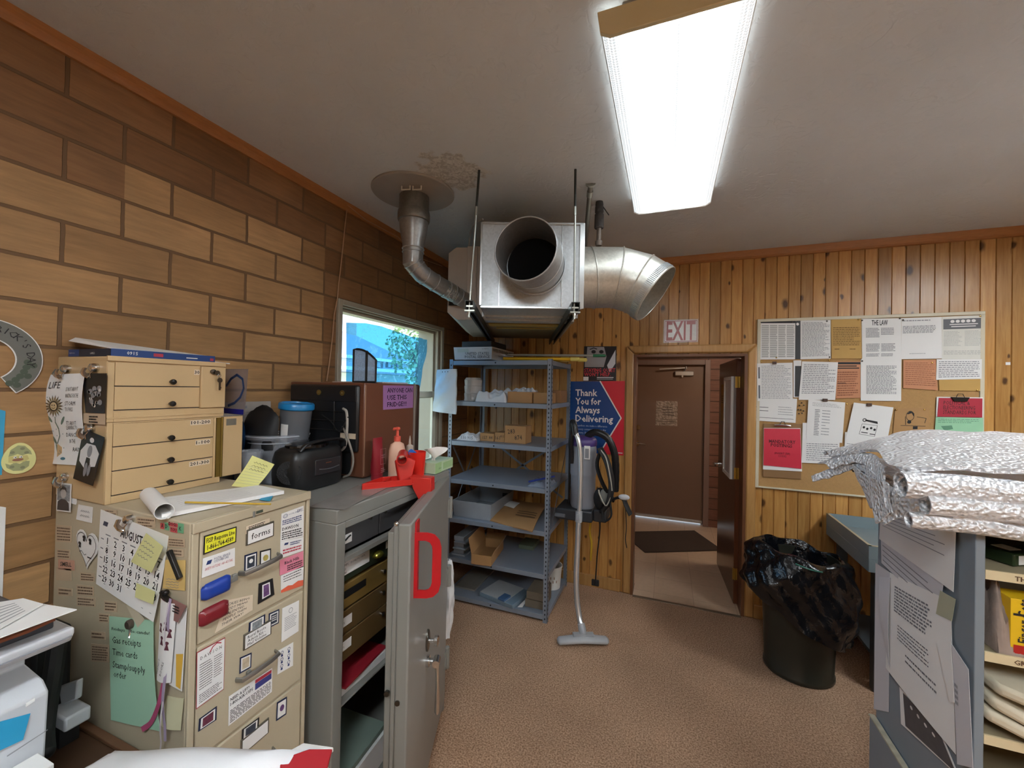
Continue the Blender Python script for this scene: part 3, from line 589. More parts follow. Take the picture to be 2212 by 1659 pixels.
# tree to the right of the house
def tree(px,py,X,r,hgt,label,n=260,seed=1):
    c=onX(px,py,X); t=thing('tree',label,'tree',(X,c.y,-0.5)); tr=MB(); tr.tube([(X,c.y,-0.5),(X+0.1,c.y+0.1,c.z*0.5),(X,c.y,c.z)],[0.22,0.16,0.06],8)
    rg=random.Random(seed)
    for k in range(7):
        a=rg.random()*6.28; tr.tube([(X,c.y,c.z-r*0.7),(X+math.cos(a)*r*.5,c.y+math.sin(a)*r*.5,c.z+rg.uniform(-.3,.6)*r)],[0.07,0.02],6)
    add('trunk',tr,mat('bark','#6a5a4c',0.9),t); mb=MB()
    for k in range(n):
        while True:
            p=V((rg.uniform(-1,1),rg.uniform(-1,1),rg.uniform(-1,1)))
            if p.length<1: break
        q=V((X,c.y,c.z))+V((p.x*r,p.y*r,p.z*r*hgt)); s=r*rg.uniform(.05,.11); A=V((rg.uniform(-1,1),rg.uniform(-1,1),rg.uniform(-1,1))).normalized(); Bv=A.orthogonal().normalized()
        mb._a([q-A*s,q+Bv*s*.6,q+A*s,q-Bv*s*.6],[(0,1,2,3)])
    add('foliage',mb,mat('pale_green_leaves','#7f9a6a',0.7,var=0.3),t,recalc=False)
tree(900,738,-12,1.5,1.5,'leafy green tree beside the white house beyond the window',900,4)
# ================================================================ suspended heater (local axes: a right, b back, turned 19.8 degrees)
TH=math.radians(19.8); HA=V((math.cos(TH),math.sin(TH),0)); HB=V((-math.sin(TH),math.cos(TH),0))
HM=Matrix(((HA.x,HB.x,0,0),(HA.y,HB.y,0,0),(0,0,1,0),(0,0,0,1)))
def HMB(): m=MB(); m.T=HM; return m
def hw(a,b,z): return HM@V((a,b,z))
def galv(name,col='#b9bdc0',rough=0.38,metal=0.55):
    m,N,L,B=nodes_of(name); tc=N.new('ShaderNodeTexCoord'); vo=N.new('ShaderNodeTexVoronoi'); vo.inputs['Scale'].default_value=90; L.new(tc.outputs['Object'],vo.inputs['Vector'])
    s=N.new('ShaderNodeSeparateColor'); L.new(vo.outputs['Color'],s.inputs[0]); nz=N.new('ShaderNodeTexNoise'); nz.inputs['Scale'].default_value=6; nz.inputs['Detail'].default_value=4; L.new(tc.outputs['Object'],nz.inputs['Vector'])
    a=N.new('ShaderNodeMath'); a.operation='MULTIPLY_ADD'; a.inputs[1].default_value=0.16; a.inputs[2].default_value=0.82; L.new(s.outputs[0],a.inputs[0])
    b=N.new('ShaderNodeMath'); b.operation='MULTIPLY_ADD'; b.inputs[1].default_value=0.25; L.new(nz.outputs['Fac'],b.inputs[0]); L.new(a.outputs[0],b.inputs[2])
    vm=N.new('ShaderNodeVectorMath'); vm.operation='SCALE'; vm.inputs[0].default_value=lin(col); L.new(b.outputs[0],vm.inputs['Scale']); L.new(vm.outputs[0],B.inputs['Base Color'])
    r=N.new('ShaderNodeMath'); r.operation='MULTIPLY_ADD'; r.inputs[1].default_value=0.25; r.inputs[2].default_value=rough-0.12; L.new(nz.outputs['Fac'],r.inputs[0]); L.new(r.outputs[0],B.inputs['Roughness'])
    B.inputs['Metallic'].default_value=metal
    bp=N.new('ShaderNodeBump'); bp.inputs['Strength'].default_value=0.12; bp.inputs['Distance'].default_value=0.004; L.new(nz.outputs['Fac'],bp.inputs['Height']); L.new(bp.outputs[0],B.inputs['Normal'])
    return m
M_galv=galv('galvanised_sheet'); M_galv2=galv('dull_galvanised_pipe','#a3a3a2',0.34,0.62); M_galv3=galv('warm_galvanised_elbow','#c3c1b8',0.33,0.6)
M_beige=mat('beige_heater_enamel','#b5aba0',0.45); M_strut=mat('dark_strut_channel','#3f423f',0.4,0.6); M_zinc=mat('zinc_rod','#b6b8b0',0.3,0.9); M_black=mat('matt_black','#131315',0.6)
ht=thing('duct_heater','beige duct heater with galvanised plenum hung from the ceiling on rods and struts','heater',hw(0,2.3,2.1))
z0,z1=2.128,2.578
# plenum box
mb=HMB(); mb.box(-0.223,0.317,2.16,2.56,z0,z1); add('plenum_box',mb,M_galv,ht,bev=0.004)
mb=HMB(); mb.box(-0.231,-0.219,2.152,2.56,z0+0.01,z1+0.004).box(0.300,0.326,2.150,2.172,z0-0.002,z1+0.006).box(0.205,0.209,2.156,2.161,z0,z1).box(-0.128,-0.124,2.156,2.161,z0,2.33).box(-0.223,0.317,2.150,2.162,z1-0.004,z1+0.006).box(-0.223,0.317,2.150,2.162,z0-0.004,z0+0.006)
add('plenum_seams',mb,mat('bright_seam','#cfd2d2',0.25,0.9),ht,bev=0.001)
# insulated underside and flange
mb=HMB(); mb.box(-0.235,0.325,2.52,2.60,z0-0.012,z1-0.01).box(-0.24,0.33,2.40,2.415,z0-0.01,z0+0.02); add('flange',mb,M_galv,ht,bev=0.002)
mb=HMB(); mb.box(-0.48,0.33,2.575,3.50,z0+0.004,2.594)
body=HMB(); body.prism([(-0.48,2.58,2.175),(-0.415,2.58,z0),(0.33,2.58,z0),(0.33,2.58,2.594),(-0.43,2.58,2.594),(-0.48,2.58,2.555)],(0,0.88,0)); add('heater_cabinet',body,M_beige,ht,bev=0.003)
mb=HMB(); mb.box(-0.355,-0.235,2.545,2.585,z0-0.004,2.590).box(-0.30,-0.29,2.53,2.55,z0,2.58).box(-0.262,-0.245,2.50,2.55,z0+0.01,2.57); add('corner_post',mb,M_beige,ht,bev=0.003)
mb=HMB(); mb.box(-0.358,-0.352,2.570,2.579,z0,2.594); add('panel_gap',mb,M_black,ht)
mb=HMB(); mb.box(-0.47,-0.362,2.572,2.581,2.218,2.305); add('flue_opening',mb,M_black,ht)
mb=HMB()
for z in (2.56,2.47,2.40,2.33,2.25): mb.ball((-0.318,2.543,z),0.006,8)

mb=HMB(); mb.box(-0.30,0.30,2.65,3.44,z0-0.006,z0+0.01); add('base_panel',mb,mat('brownish_base_panel','#6e6149',0.5,0.3,var=0.3,scale=5),ht,bev=0.002)
mb=HMB(); mb.box(-0.22,0.26,2.66,2.76,z0-0.012,z0+0.0).box(-0.18,0.24,2.84,2.88,z0-0.01,z0); add('yellow_insulation',mb,mat('yellow_insulation','#9a7f3a',0.9,bump=0.5),ht)
# front round duct: collar on the plenum then an open elbow towards the room
def ring_tube(name,pts,rad,m,parent,n=40,th=0.003):
    mb=MB(); mb.tube(pts,rad,n,cap=False); L_=len(pts); q=MB(); q.tube(pts,[r-th for r in rad] if isinstance(rad,list) else rad-th,n,cap=False)
    o=len(mb.v); mb.v+=q.v; mb.f+=[tuple(reversed([i+o for i in f])) for f in q.f]
    for k in range(n):
        a=k; b=(k+1)%n; mb.f+= [(b,a,o+a,o+b)]; e=(L_-1)*n; mb.f+=[(e+a,e+b,o+e+b,o+e+a)]
    return add(name,mb,m,parent,smooth=50,recalc=False)
def arc_pts(P,n=5):   # smooth catmull-rom through the points
    P=[V(p) for p in P]; Q=[P[0]*2-P[1]]+P+[P[-1]*2-P[-2]]; o=[]
    for i in range(1,len(Q)-2):
        for k in range(n):
            t=k/n; a,b,c,d=Q[i-1],Q[i],Q[i+1],Q[i+2]
            o.append(0.5*((2*b)+(c-a)*t+(2*a-5*b+4*c-d)*t*t+(3*b-a-3*c+d)*t**3))
    o.append(P[-1]); return o
R1=0.152
mb=MB(); mb.cyl(hw(0.066,2.158,2.348),hw(0.066,2.150,2.348),0.149,36); add('duct_shade_disc',mb,mat('duct_shade_black','#030304',1.0),ht)  # black disc standing in for the shade deep inside the duct
cp=[hw(0.066,2.165,2.348),hw(0.064,2.115,2.349)]
ring_tube('duct_collar',cp,R1+0.004,M_galv,ht)
path=[hw(0.064,2.155,2.348),hw(0.058,2.08,2.349),hw(0.038,1.99,2.351),hw(0.008,1.895,2.354)]
ring_tube('front_duct',arc_pts(path,3),R1,M_galv2,ht,th=0.002)
mb=MB()
for i,rr in ((0,R1+0.006),): 
    c=hw(0.060,2.10,2.349); d=HB; mb.tube([c+HB*0.004,c-HB*0.004],R1+0.006,40,cap=False)
def hoop(mb,c,n_,r,t=0.003,seg=40):
    c=V(c); n_=V(n_).normalized(); x=n_.orthogonal().normalized(); y=n_.cross(x)
    mb.tube([c+x*(r*math.cos(2*PI*k/seg))+y*(r*math.sin(2*PI*k/seg)) for k in range(seg)],t,6,closed=True)
mb=MB(); hoop(mb,hw(0.062,2.12,2.349),HB,R1+0.005); hoop(mb,hw(0.045,2.02,2.351),(hw(0.008,1.895,2.354)-hw(0.05,2.03,2.35)),R1+0.002,0.003); hoop(mb,path[-1],path[-1]-path[-2],R1,0.0035)
add('duct_bead',mb,M_galv,ht)
# side duct and elbow (mitred gores)
R2=0.172; ax=(HA*0.731-HB*0.345+V((0,0,-0.589))).normalized(); dm=(HA+ax).normalized()
EA=hw(0.546,2.345,2.345); EB=EA+dm*0.13; P3=EB+ax*0.11
ring_tube('side_duct',[hw(0.315,2.35,2.345),hw(0.43,2.347,2.345),EA,EB,P3],[R2,R2,R2,R2,R2-0.002],M_galv3,ht,n=48)
mb=MB(); hoop(mb,hw(0.40,2.35,2.345),HA*1.0+V((0,0,0.12)),R2+0.004,0.004); hoop(mb,EA,HA+dm,R2+0.002,0.004); hoop(mb,EB,dm+ax,R2+0.002,0.004); hoop(mb,P3,ax,R2-0.003,0.003)
add('duct_bead',mb,M_galv3,ht)
mb=MB(); xx=ax.orthogonal().normalized(); yy_=ax.cross(xx)
for k in range(110):
    a=2*PI*k/110; d=xx*math.cos(a)+yy_*math.sin(a); mb.obox(P3-ax*0.028+d*(R2-0.0005),ax,d,ax.cross(d),0.018,0.0022,0.0022)
add('crimped_edge',mb,M_galv,ht)
# flue: ceiling plate, double wall collar, reducer, elbows, run into the cabinet
fl=ht
fx=lambda px,py,b: hw((px-1125)/873*b,b,1.7+(835-py)/873*b)
fc=V((-1.36,1.93,0)); B1=2.277
mb=MB(); mb.lathe([(0.083,2.782),(0.083,2.690),(0.087,2.688),(0.090,2.672),(0.090,2.640),(0.087,2.632),(0.080,2.628)],(fc.x,fc.y,0),32); add('double_wall_collar',mb,galv('stained_galvanised','#7f7c76',0.45,0.7),fl)
mb=MB(); mb.lathe([(0.081,2.632),(0.080,2.615),(0.074,2.565),(0.060,2.500),(0.056,2.455)],(fc.x,fc.y,0),32); add('reducer',mb,M_galv2,fl)
pts=[V((fc.x,fc.y,2.475)),V((fc.x,fc.y,2.395)),fx(893,588,2.29),fx(912,604,2.32),fx(945,622,2.42),fx(1003,650,2.60)]
pts=[V((fc.x,fc.y,2.475)),V((fc.x,fc.y,2.40)),fx(889,573,2.285),fx(905,592,2.31),fx(935,611,2.38),fx(992,643,2.54),fx(1004,650,2.578)]
mb=MB(); mb.tube(pts,[0.058,0.058,0.055,0.053,0.051,0.051,0.051],32); add('flue_run',mb,M_galv2,fl,smooth=25)
mb=MB(); hoop(mb,pts[0],(0,0,1),0.060,0.003,32); hoop(mb,pts[0]+V((0,0,-0.02)),(0,0,1),0.060,0.002,32)
for i,f in ((1,0.2),(2,0.3),(3,0.2),(3,0.95),(4,0.4),(4,0.62),(4,0.88)):
    c=pts[i].lerp(pts[i+1],f); hoop(mb,c,pts[i+1]-pts[i],(0.058,0.055,0.053,0.051,0.051)[i]+0.0015 if i<5 else 0.05,0.003,32)
add('pipe_bead',mb,M_galv,fl)
c=pts[4].lerp(pts[5],0.50); d=(pts[5]-pts[4]).normalized(); mb=MB(); mb.tube([c-d*0.045,c+d*0.045],0.0535,24,cap=False); add('foil_tape',mb,mat('crinkled_foil_tape','#c4c4c0',0.2,0.9,bump=1.0,bscale=90),fl)
mb=MB(); mb.lathe([(0.0,2.784),(0.225,2.784),(0.226,2.776),(0.222,2.772),(0,2.772)],(-1.345,1.90,0),48)
o=tag(add('ceiling_plate',mb,mat('ceiling_plate_paint','#a39a90',0.6)),'round painted metal plate on the ceiling where the flue pipe goes up','plate')
mb=MB(); 
for px_ in (868,892): 
    q=onZ(px_,402,2.769); mb.tube([q,q+V((0,0.0,-0.02)),q+V((0.045,0.01,-0.02)),q+V((0.045,0.01,0.0))],0.0045,8)
add('wire_clip',mb,mat('white_wire','#d6d0c4',0.5),o)
# hanging rods and struts
for a_ in (-0.262,0.262):
    s_='left' if a_<0 else 'right'
    mb=HMB(); x0,x1=a_-0.021,a_+0.021; zt=2.126; zb=2.085
    mb.box(x0,x1,1.985,3.62 if a_<0 else 3.55,zt-0.003,zt).box(x0,x0+0.003,1.985,3.62 if a_<0 else 3.55,zb,zt).box(x1-0.003,x1,1.985,3.62 if a_<0 else 3.55,zb,zt).box(x0,x0+0.010,1.985,3.62 if a_<0 else 3.55,zb,zb+0.003).box(x1-0.010,x1,1.985,3.62 if a_<0 else 3.55,zb,zb+0.003)
    st=add('strut_channel',mb,M_strut,ht)
    mb=HMB(); mb.box(x0-0.004,x1+0.004,1.996,2.036,zb-0.010,zb-0.003).box(x0+0.004,x1-0.004,2.0,2.03,zb+0.012,zb+0.020); mb.cyl((a_-0.004,2.006,zb-0.022),(a_-0.004,2.006,zb-0.010),0.008,6); add('strut_washer',mb,M_zinc,st)
    top=onZ(1035 if a_<0 else 1243,368 if a_<0 else 366,ZC); bot=hw(a_-0.004,2.006,zb-0.04)
    top=V((bot.x,bot.y,ZC)) if False else top
    mb=MB(); mid=top.lerp(bot,0.27); mb.cyl(mid,bot,0.0052,10); add('hanger_rod',mb,M_zinc,ht)
    mb=MB(); mb.cyl(top,mid,0.0062,10); add('threaded_rod',mb,M_strut,ht)
    mb=MB(); mb.cyl(mid.lerp(top,0.08),mid.lerp(bot,0.05),0.0075,6); add('rod_coupler',mb,M_zinc,ht)
mb=MB(); mb.tube(arc_pts([hw(-0.345,2.56,2.595),hw(-0.335,2.5,2.64),hw(-0.30,2.4,2.665),hw(-0.235,2.3,2.66)],4),0.005,8); add('control_wire',mb,mat('grey_wire','#8c8a85',0.5),ht)
mb=HMB(); mb.box(-0.21,0.09,2.30,2.45,z1+0.0,z1+0.035); add('top_flange',mb,M_strut,ht)
# conduit and gas pipe above the side duct
p0=onZ(1276,396,ZC); p1=hw(0.38,2.50,2.55)
mb=MB(); n=70; 
pts=[p0.lerp(p1,i/n) for i in range(n+1)]; mb.tube(pts,[0.0125+0.0018*(i%2) for i in range(n+1)],12); o=tag(add('flexible_conduit',mb,mat('galvanised_conduit','#8f8c84',0.4,0.7)),'ribbed flexible metal conduit running from the ceiling down behind the heater','conduit')
mb=MB(); mb.cyl(p0.lerp(p1,0.10),p0.lerp(p1,0.17),0.017,14).cyl(p0.lerp(p1,0),p0.lerp(p1,0.02),0.026,16); add('fitting',mb,M_zinc,o)
g0=onZ(1295,436,ZC); 
gp=tag(add('gas_pipe',MB().cyl((g0.x,g0.y,2.535),(g0.x,g0.y,2.70),0.0135,14),mat('weathered_pipe','#7e746c',0.5,0.5)),'short steel gas pipe with dark wrapped joints above the side duct','pipe')
mb=MB(); mb.lathe([(0.020,ZC),(0.023,ZC-0.02),(0.021,ZC-0.025),(0.024,ZC-0.03),(0.025,ZC-0.06),(0.020,ZC-0.068),(0.026,ZC-0.075),(0.0275,ZC-0.15),(0.024,ZC-0.155),(0.014,ZC-0.155)],(g0.x,g0.y,0),18); add('pipe_wrap',mb,mat('dark_pipe_wrap','#4b4746',0.9,bump=0.5),gp)
mb=MB(); mb.lathe([(0.014,2.56),(0.021,2.555),(0.021,2.54),(0.018,2.535),(0.018,2.53)],(g0.x,g0.y,0),16); add('union',mb,mat('weathered_pipe','#7e746c'),gp)
mb=MB(); mb.tube([(g0.x+0.02,g0.y,ZC-0.03),(g0.x+0.055,g0.y,ZC-0.085)],0.003,6); add('tie_wire',mb,M_strut,gp)
# ================================================================ steel shelving unit in the back left corner
M_shelf=mat('blue_grey_shelf_steel','#868f9c',0.4,0.25,var=0.05); M_hole=mat('dark_hole','#20242a',0.8)
M_card=mat('brown_cardboard','#a57c50',0.8,var=0.06,scale=12); M_card2=mat('dark_cardboard','#8a6440',0.8,var=0.08); M_paper=mat('white_paper','#e8e6e4',0.7,var=0.02); M_ink=mat('black_ink','#1c1a1c',0.6); M_grey_ink=mat('grey_print','#8f8f94',0.7); M_pbag=mat('white_plastic_bag','#e4e6e8',0.25,trans=0.25,bump=0.6,bscale=18)
SX0,SX1,SY0,SY1=-1.632,-0.785,2.84,3.46
ZS=[1.905,1.583,1.268,0.966,0.656,0.346,0.055]
su=thing('shelving_unit','tall blue-grey perforated steel shelving unit with seven shelves in the corner','shelving',((SX0+SX1)/2,(SY0+SY1)/2,0))
for x,sx in ((SX0,1),(SX1,-1)):
    for y,sy in ((SY0,1),(SY1,-1)):
        mb=MB(); mb.box(min(x,x+sx*0.032),max(x,x+sx*0.032),min(y,y+sy*0.0025),max(y,y+sy*0.0025),0,1.915); mb.box(min(x,x+sx*0.0025),max(x,x+sx*0.0025),min(y,y+sy*0.032),max(y,y+sy*0.032),0,1.915)
        po=add('post',mb,M_shelf,su)
        mb=MB(); z=0.03
        while z<1.9:
            mb.box(x+sx*0.013,x+sx*0.021,y-sy*0.0005-0.0004,y-sy*0.0005+0.0004,z-0.006,z+0.006); mb.box(x-sx*0.0005-0.0004,x-sx*0.0005+0.0004,y+sy*0.013,y+sy*0.021,z-0.006,z+0.006); z+=0.0317
        add('perforations',mb,M_hole,po,recalc=False)
for z in ZS:
    mb=MB(); mb.box(SX0+0.004,SX1-0.004,SY0+0.004,SY1-0.004,z-0.002,z).box(SX0+0.034,SX1-0.034,SY0+0.002,SY0+0.004,z-0.034,z).box(SX0+0.034,SX1-0.034,SY1-0.004,SY1-0.002,z-0.034,z).box(SX0+0.003,SX0+0.005,SY0+0.004,SY1-0.004,z-0.034,z).box(SX1-0.005,SX1-0.003,SY0+0.004,SY1-0.004,z-0.034,z)
    mb.box(SX0+0.034,SX1-0.034,SY0+0.002,SY0+0.018,z-0.034,z-0.032)
    sh=add('shelf',mb,M_shelf,su,bev=0.001)
    mb=MB(); 
    for x in (SX0+0.40,): mb.cyl((x,SY0+0.0018,z-0.017),(x,SY0+0.0005,z-0.017),0.006,10)
    add('slot',mb,M_hole,sh)
def br(a,b): 
    mb=MB(); mb.bar(a,b,0.018,0.002,(1,0,0) if abs(a[0]-b[0])<.01 else (0,1,0)); add('brace',mb,mat('galvanised_brace','#7c8086',0.4,0.6),su)
br((SX0+0.05,SY1-0.006,0.75),(SX1-0.05,SY1-0.006,1.25)); br((SX0+0.05,SY1-0.006,1.25),(SX1-0.05,SY1-0.006,0.75))
br((SX0+0.006,SY0+0.05,0.60),(SX0+0.006,SY1-0.05,1.25)); br((SX0+0.006,SY0+0.05,1.25),(SX0+0.006,SY1-0.05,0.60)); br((SX1-0.006,SY0+0.05,0.60),(SX1-0.006,SY1-0.05,1.25))
def carton(name,label,x0,x1,y0,y1,z0,z1,m=None,group=None,txt=None,cat='box',rot=0,tape=True):
    T=Matrix.Translation(V(((x0+x1)/2,(y0+y1)/2,z0)))@Matrix.Rotation(rot,4,'Z'); w,d,h=(x1-x0)/2,(y1-y0)/2,z1-z0
    t=thing(name,label,cat,T@V((0,0,0)),group)
    mb=MB(); mb.T=T; mb.box(-w,w,-d,d,0,h); add('carton',mb,m or M_card,t,bev=0.002)
    mb=MB(); mb.T=T; mb.box(-w,w,-0.001,0.001,h,h+0.0008); add('flap_seam',mb,M_card2,t)
    if txt:
        S=Sheet(T@V((-w,-d,h)),T@V((w,-d,h)),T@V((w,-d,0)),T@V((-w,-d,0))); mb=MB()
        for s,u,v,sz,r in txt: S.text(mb,s,u,v,sz,'c',rot=r,h=0.001,sx=0.85)
        add('handwriting',mb,M_ink,t,recalc=False)
    return t
z3=ZS[2]+0.001; z2=ZS[1]+0.001
carton('cardboard_box','cardboard box marked 283 874, largest on the third shelf',-1.178,-1.005,2.93,3.07,z3,z3+0.135,txt=[('283',0.32,0.45,0.05,0.12),('874',0.66,0.78,0.05,0.12)],group='small marked parcels on the third shelf')
carton('cardboard_box','small cardboard box marked 161 815 between two other marked boxes',-1.268,-1.185,2.94,3.06,z3,z3+0.075,txt=[('161',0.3,0.75,0.042,0),('815',0.78,0.5,0.026,0)],group='small marked parcels on the third shelf')
carton('cardboard_box','low cardboard box marked 157 84 beside the white mailer',-1.395,-1.275,2.94,3.06,z3,z3+0.062,txt=[('157',0.35,0.75,0.036,0),('84',0.78,0.7,0.036,0)],group='small marked parcels on the third shelf')
def lumpy(name,label,cat,x0,x1,y0,y1,z0,h,m,seed=1,group=None,n=10,parent=None,amp=0.25,wr=0.25):
    rg=random.Random(seed); ph=[rg.uniform(0,6.28) for _ in range(8)]
    def f(u,v,top=True):
        k=min(1,4.5*min(u,1-u,v,1-v)+0.0); e=math.sqrt(max(0,1-(1-k)**2))
        zz=h*e*(1-amp+amp*math.sin(u*7+ph[0])*math.sin(v*6+ph[1])+wr*0.35*math.sin(u*23+ph[2]+v*9)+wr*0.3*math.sin(v*29+ph[3]-u*8))
        return V((x0+(x1-x0)*u,y0+(y1-y0)*v,z0+max(0.001,zz)))
    mb=MB(); mb.grid(f,n*2,n*2); b=MB(); o=len(mb.v); w=n*2+1
    base=[(p[0],p[1],z0) for p in mb.v]; mb.v+=base; mb.f+=[tuple(reversed([i+o for i in q])) for q in mb.f[:n*2*n*2]]
    for i in range(n*2): mb.f+=[(i+1,i,o+i,o+i+1),((w-1)*w+i,(w-1)*w+i+1,o+(w-1)*w+i+1,o+(w-1)*w+i)]
    for j in range(n*2): mb.f+=[(j*w,(j+1)*w,o+(j+1)*w,o+j*w),((j+1)*w+w-1,j*w+w-1,o+j*w+w-1,o+(j+1)*w+w-1)]
    a=add(name,mb,m,parent,smooth=60); 
    return a if parent else tag(a,label,cat,group)
o=lumpy('mailer_bag','white plastic mailer marked 110 915 at the left end of the third shelf','mailer',-1.585,-1.40,2.90,3.06,z3,0.06,M_pbag,3)
S=Sheet((-1.56,2.895,z3+0.045),(-1.42,2.895,z3+0.045),(-1.42,2.895,z3),(-1.56,2.895,z3)); mb=MB(); S.text(mb,'110 915',0.5,0.75,0.035,'c'); add('handwriting',mb,M_ink,o,recalc=False)
# second shelf
rl=MB(); rl.lathe([(0.072,z2),(0.074,z2+0.01),(0.071,z2+0.02),(0.074,z2+0.06),(0.07,z2+0.065),(0.074,z2+0.12),(0.070,z2+0.125),(0.074,z2+0.17),(0.06,z2+0.19),(0.02,z2+0.19)],(-1.49,2.99,0),28)
tag(add('plastic_roll',rl,mat('cloudy_plastic_wrap','#c9c6c2',0.2,trans=0.3,bump=0.5,bscale=40)),'upright roll of cloudy plastic wrap behind the hanging pad of bags','roll')
lumpy('plastic_bag','crumpled clear bag of white rolls on the second shelf','bag',-1.41,-1.15,2.87,3.05,z2,0.095,M_pbag,5,wr=0.22,n=16)
lumpy('plastic_bag','second pale plastic bag lying behind the crumpled one on the second shelf','bag',-1.33,-1.02,3.16,3.36,z2,0.12,M_pbag,8,wr=0.2,n=16)
def open_box(name,label,x0,x1,y0,y1,z0,h,m,t=0.004,rot=0,flaps=(),cat='box',group=None,taper=0.0,lip=0):
    T=Matrix.Translation(V(((x0+x1)/2,(y0+y1)/2,z0)))@Matrix.Rotation(rot,4,'Z'); w,d=(x1-x0)/2,(y1-y0)/2
    th=thing(name,label,cat,T@V((0,0,0)),group); mb=MB(); mb.T=T; a,b=w*(1-taper),d*(1-taper)
    O=[(-a,-b,0),(a,-b,0),(a,b,0),(-a,b,0),(-w,-d,h),(w,-d,h),(w,d,h),(-w,d,h)]
    I=[(-a+t,-b+t,t),(a-t,-b+t,t),(a-t,b-t,t),(-a+t,b-t,t),(-w+t,-d+t,h),(w-t,-d+t,h),(w-t,d-t,h),(-w+t,d-t,h)]
    mb._a(O+I,[(3,2,1,0),(0,1,5,4),(1,2,6,5),(2,3,7,6),(3,0,4,7),(8,9,10,11),(9,8,12,13),(10,9,13,14),(11,10,14,15),(8,11,15,12),(4,5,13,12),(5,6,14,13),(6,7,15,14),(7,4,12,15)])
    add('box_body',mb,m,th,bev=0.001 if not lip else 0.003)
    for side,ang,ln in flaps:
        mb=MB(); ca,sa=math.cos(ang)*ln,math.sin(ang)*ln; e=0.003
        P={'f':[(-w,-d,h),(w,-d,h),(w,-d-ca,h+sa),(-w,-d-ca,h+sa)],'b':[(-w,d,h),(w,d,h),(w,d+ca,h+sa),(-w,d+ca,h+sa)],'l':[(-w,-d,h),(-w,d,h),(-w-ca,d,h+sa),(-w-ca,-d,h+sa)],'r':[(w,-d,h),(w,d,h),(w+ca,d,h+sa),(w+ca,-d,h+sa)]}[side]
        mb.T=T; mb.hexa(*P,(0,0,0.003) if abs(sa)<abs(ca) else ((0.003,0,0) if side in 'lr' else (0,0.003,0))); add('flap',mb,m,th)
    return th,T
ob,_=open_box('cardboard_box','open cardboard tray with white wrapping spilling over, on the second shelf',-1.15,-0.95,2.90,3.12,z2,0.085,M_card)
lumpy('wrapping','','',-1.09,-0.955,2.92,3.08,z2+0.07,0.04,M_pbag,12,parent=ob,wr=0.5,n=12)
carton('cardboard_box','plain cardboard box behind the white wrapping on the second shelf',-0.94,-0.82,2.90,3.10,z2,z2+0.08)
carton('cardboard_box','cardboard box at the right rear end of the second shelf',-0.91,-0.80,3.18,3.40,z2,z2+0.10,m=M_card2)
# pad of bags hung on the front left post
S=Sheet(onY(944,799,2.80),onY(985,797,2.80),onY(984,895,2.79),onY(934,888,2.79),curl=lambda u,v:0.02*math.sin(u*3.1)+0.004*math.sin(v*17+u*9))
mb=MB(); S.body(mb,12,14,0.018); o=tag(add('bag_pad',mb,mat('pale_blue_white_bags','#cfdde6',0.3,bump=0.7,bscale=14),smooth=60),'pad of pale blue-white plastic bags hung on the shelving front post','bags')
mb=MB(); 
for u in (0.35,0.5,0.65): S.ell(mb,u,0.06,0.02,0.012,h=0.001)
add('punch_holes',mb,M_hole,o)
# fourth to seventh shelves
o=lumpy('zip_bag','crumpled clear bag with a blue zip edge, right end of the fourth shelf','bag',-0.965,-0.80,2.87,3.10,ZS[3]+0.001,0.035,mat('clear_grey_bag','#9aa3b3',0.2,trans=0.4,bump=0.5,bscale=20),21)
mb=MB(); mb.bar((-0.965,2.90,ZS[3]+0.028),(-0.81,3.07,ZS[3]+0.05),0.008,0.012); add('zip_edge',mb,mat('blue_zip','#2c3f8c',0.4),o)
M_tub=mat('grey_white_corrugated_plastic','#c6c9cc',0.45,var=0.05); M_tubd=mat('dusty_grey_plastic','#8f959c',0.5,var=0.1)
z=ZS[4]+0.001
tb,T=open_box('mail_tub','open grey plastic mail tray on the fifth shelf beside flattened cardboard',-1.60,-1.26,2.88,3.38,z,0.13,M_tubd,0.006,taper=0.06)
mb=MB(); mb.box(-1.36,-1.27,3.355,3.36,z+0.07,z+0.10); add('hand_slot',mb,M_hole,tb)
mb=MB(); P=[onZ(1042,1118,z+0.012),onZ(1150,1146,z+0.012),onZ(1182,1090,z+0.03),onZ(1098,1077,z+0.03)]; P[0].z=P[1].z=z+0.004
mb.grid(lambda u,v:P[3].lerp(P[2],u).lerp(P[0].lerp(P[1],u),v)+V((0,0,0.022*math.sin(v*3.1)+0.004*math.sin(u*9))),10,8,0.008); cb_=tag(add('flat_cardboard',mb,M_card,smooth=60),'flattened brown cardboard with an address label, on the fifth shelf','cardboard')
f=lambda u,v:P[3].lerp(P[2],u).lerp(P[0].lerp(P[1],u),v)+V((0,0,0.022*math.sin(v*3.1)+0.004*math.sin(u*9)+0.010))
mb=MB(); mb.grid(lambda u,v:f(0.12+0.3*u,0.22+0.3*v),4,3,None); add('address_label',mb,M_paper,cb_,recalc=False)
mb=MB(); 
for k in range(3): mb.grid(lambda u,v,k=k:f(0.55+0.4*u,0.55+0.07*k+0.025*v),4,1,None)
add('printed_text',mb,mat('brown_print','#5e4228',0.8),cb_,recalc=False)
z=ZS[5]+0.001
open_box('cardboard_box','torn open cardboard box with raised flaps on the sixth shelf',-1.40,-1.24,2.80,3.15,z,0.075,M_card,rot=0.12,flaps=(('l',1.35,0.12),('r',1.1,0.06),('b',0.6,0.06)))
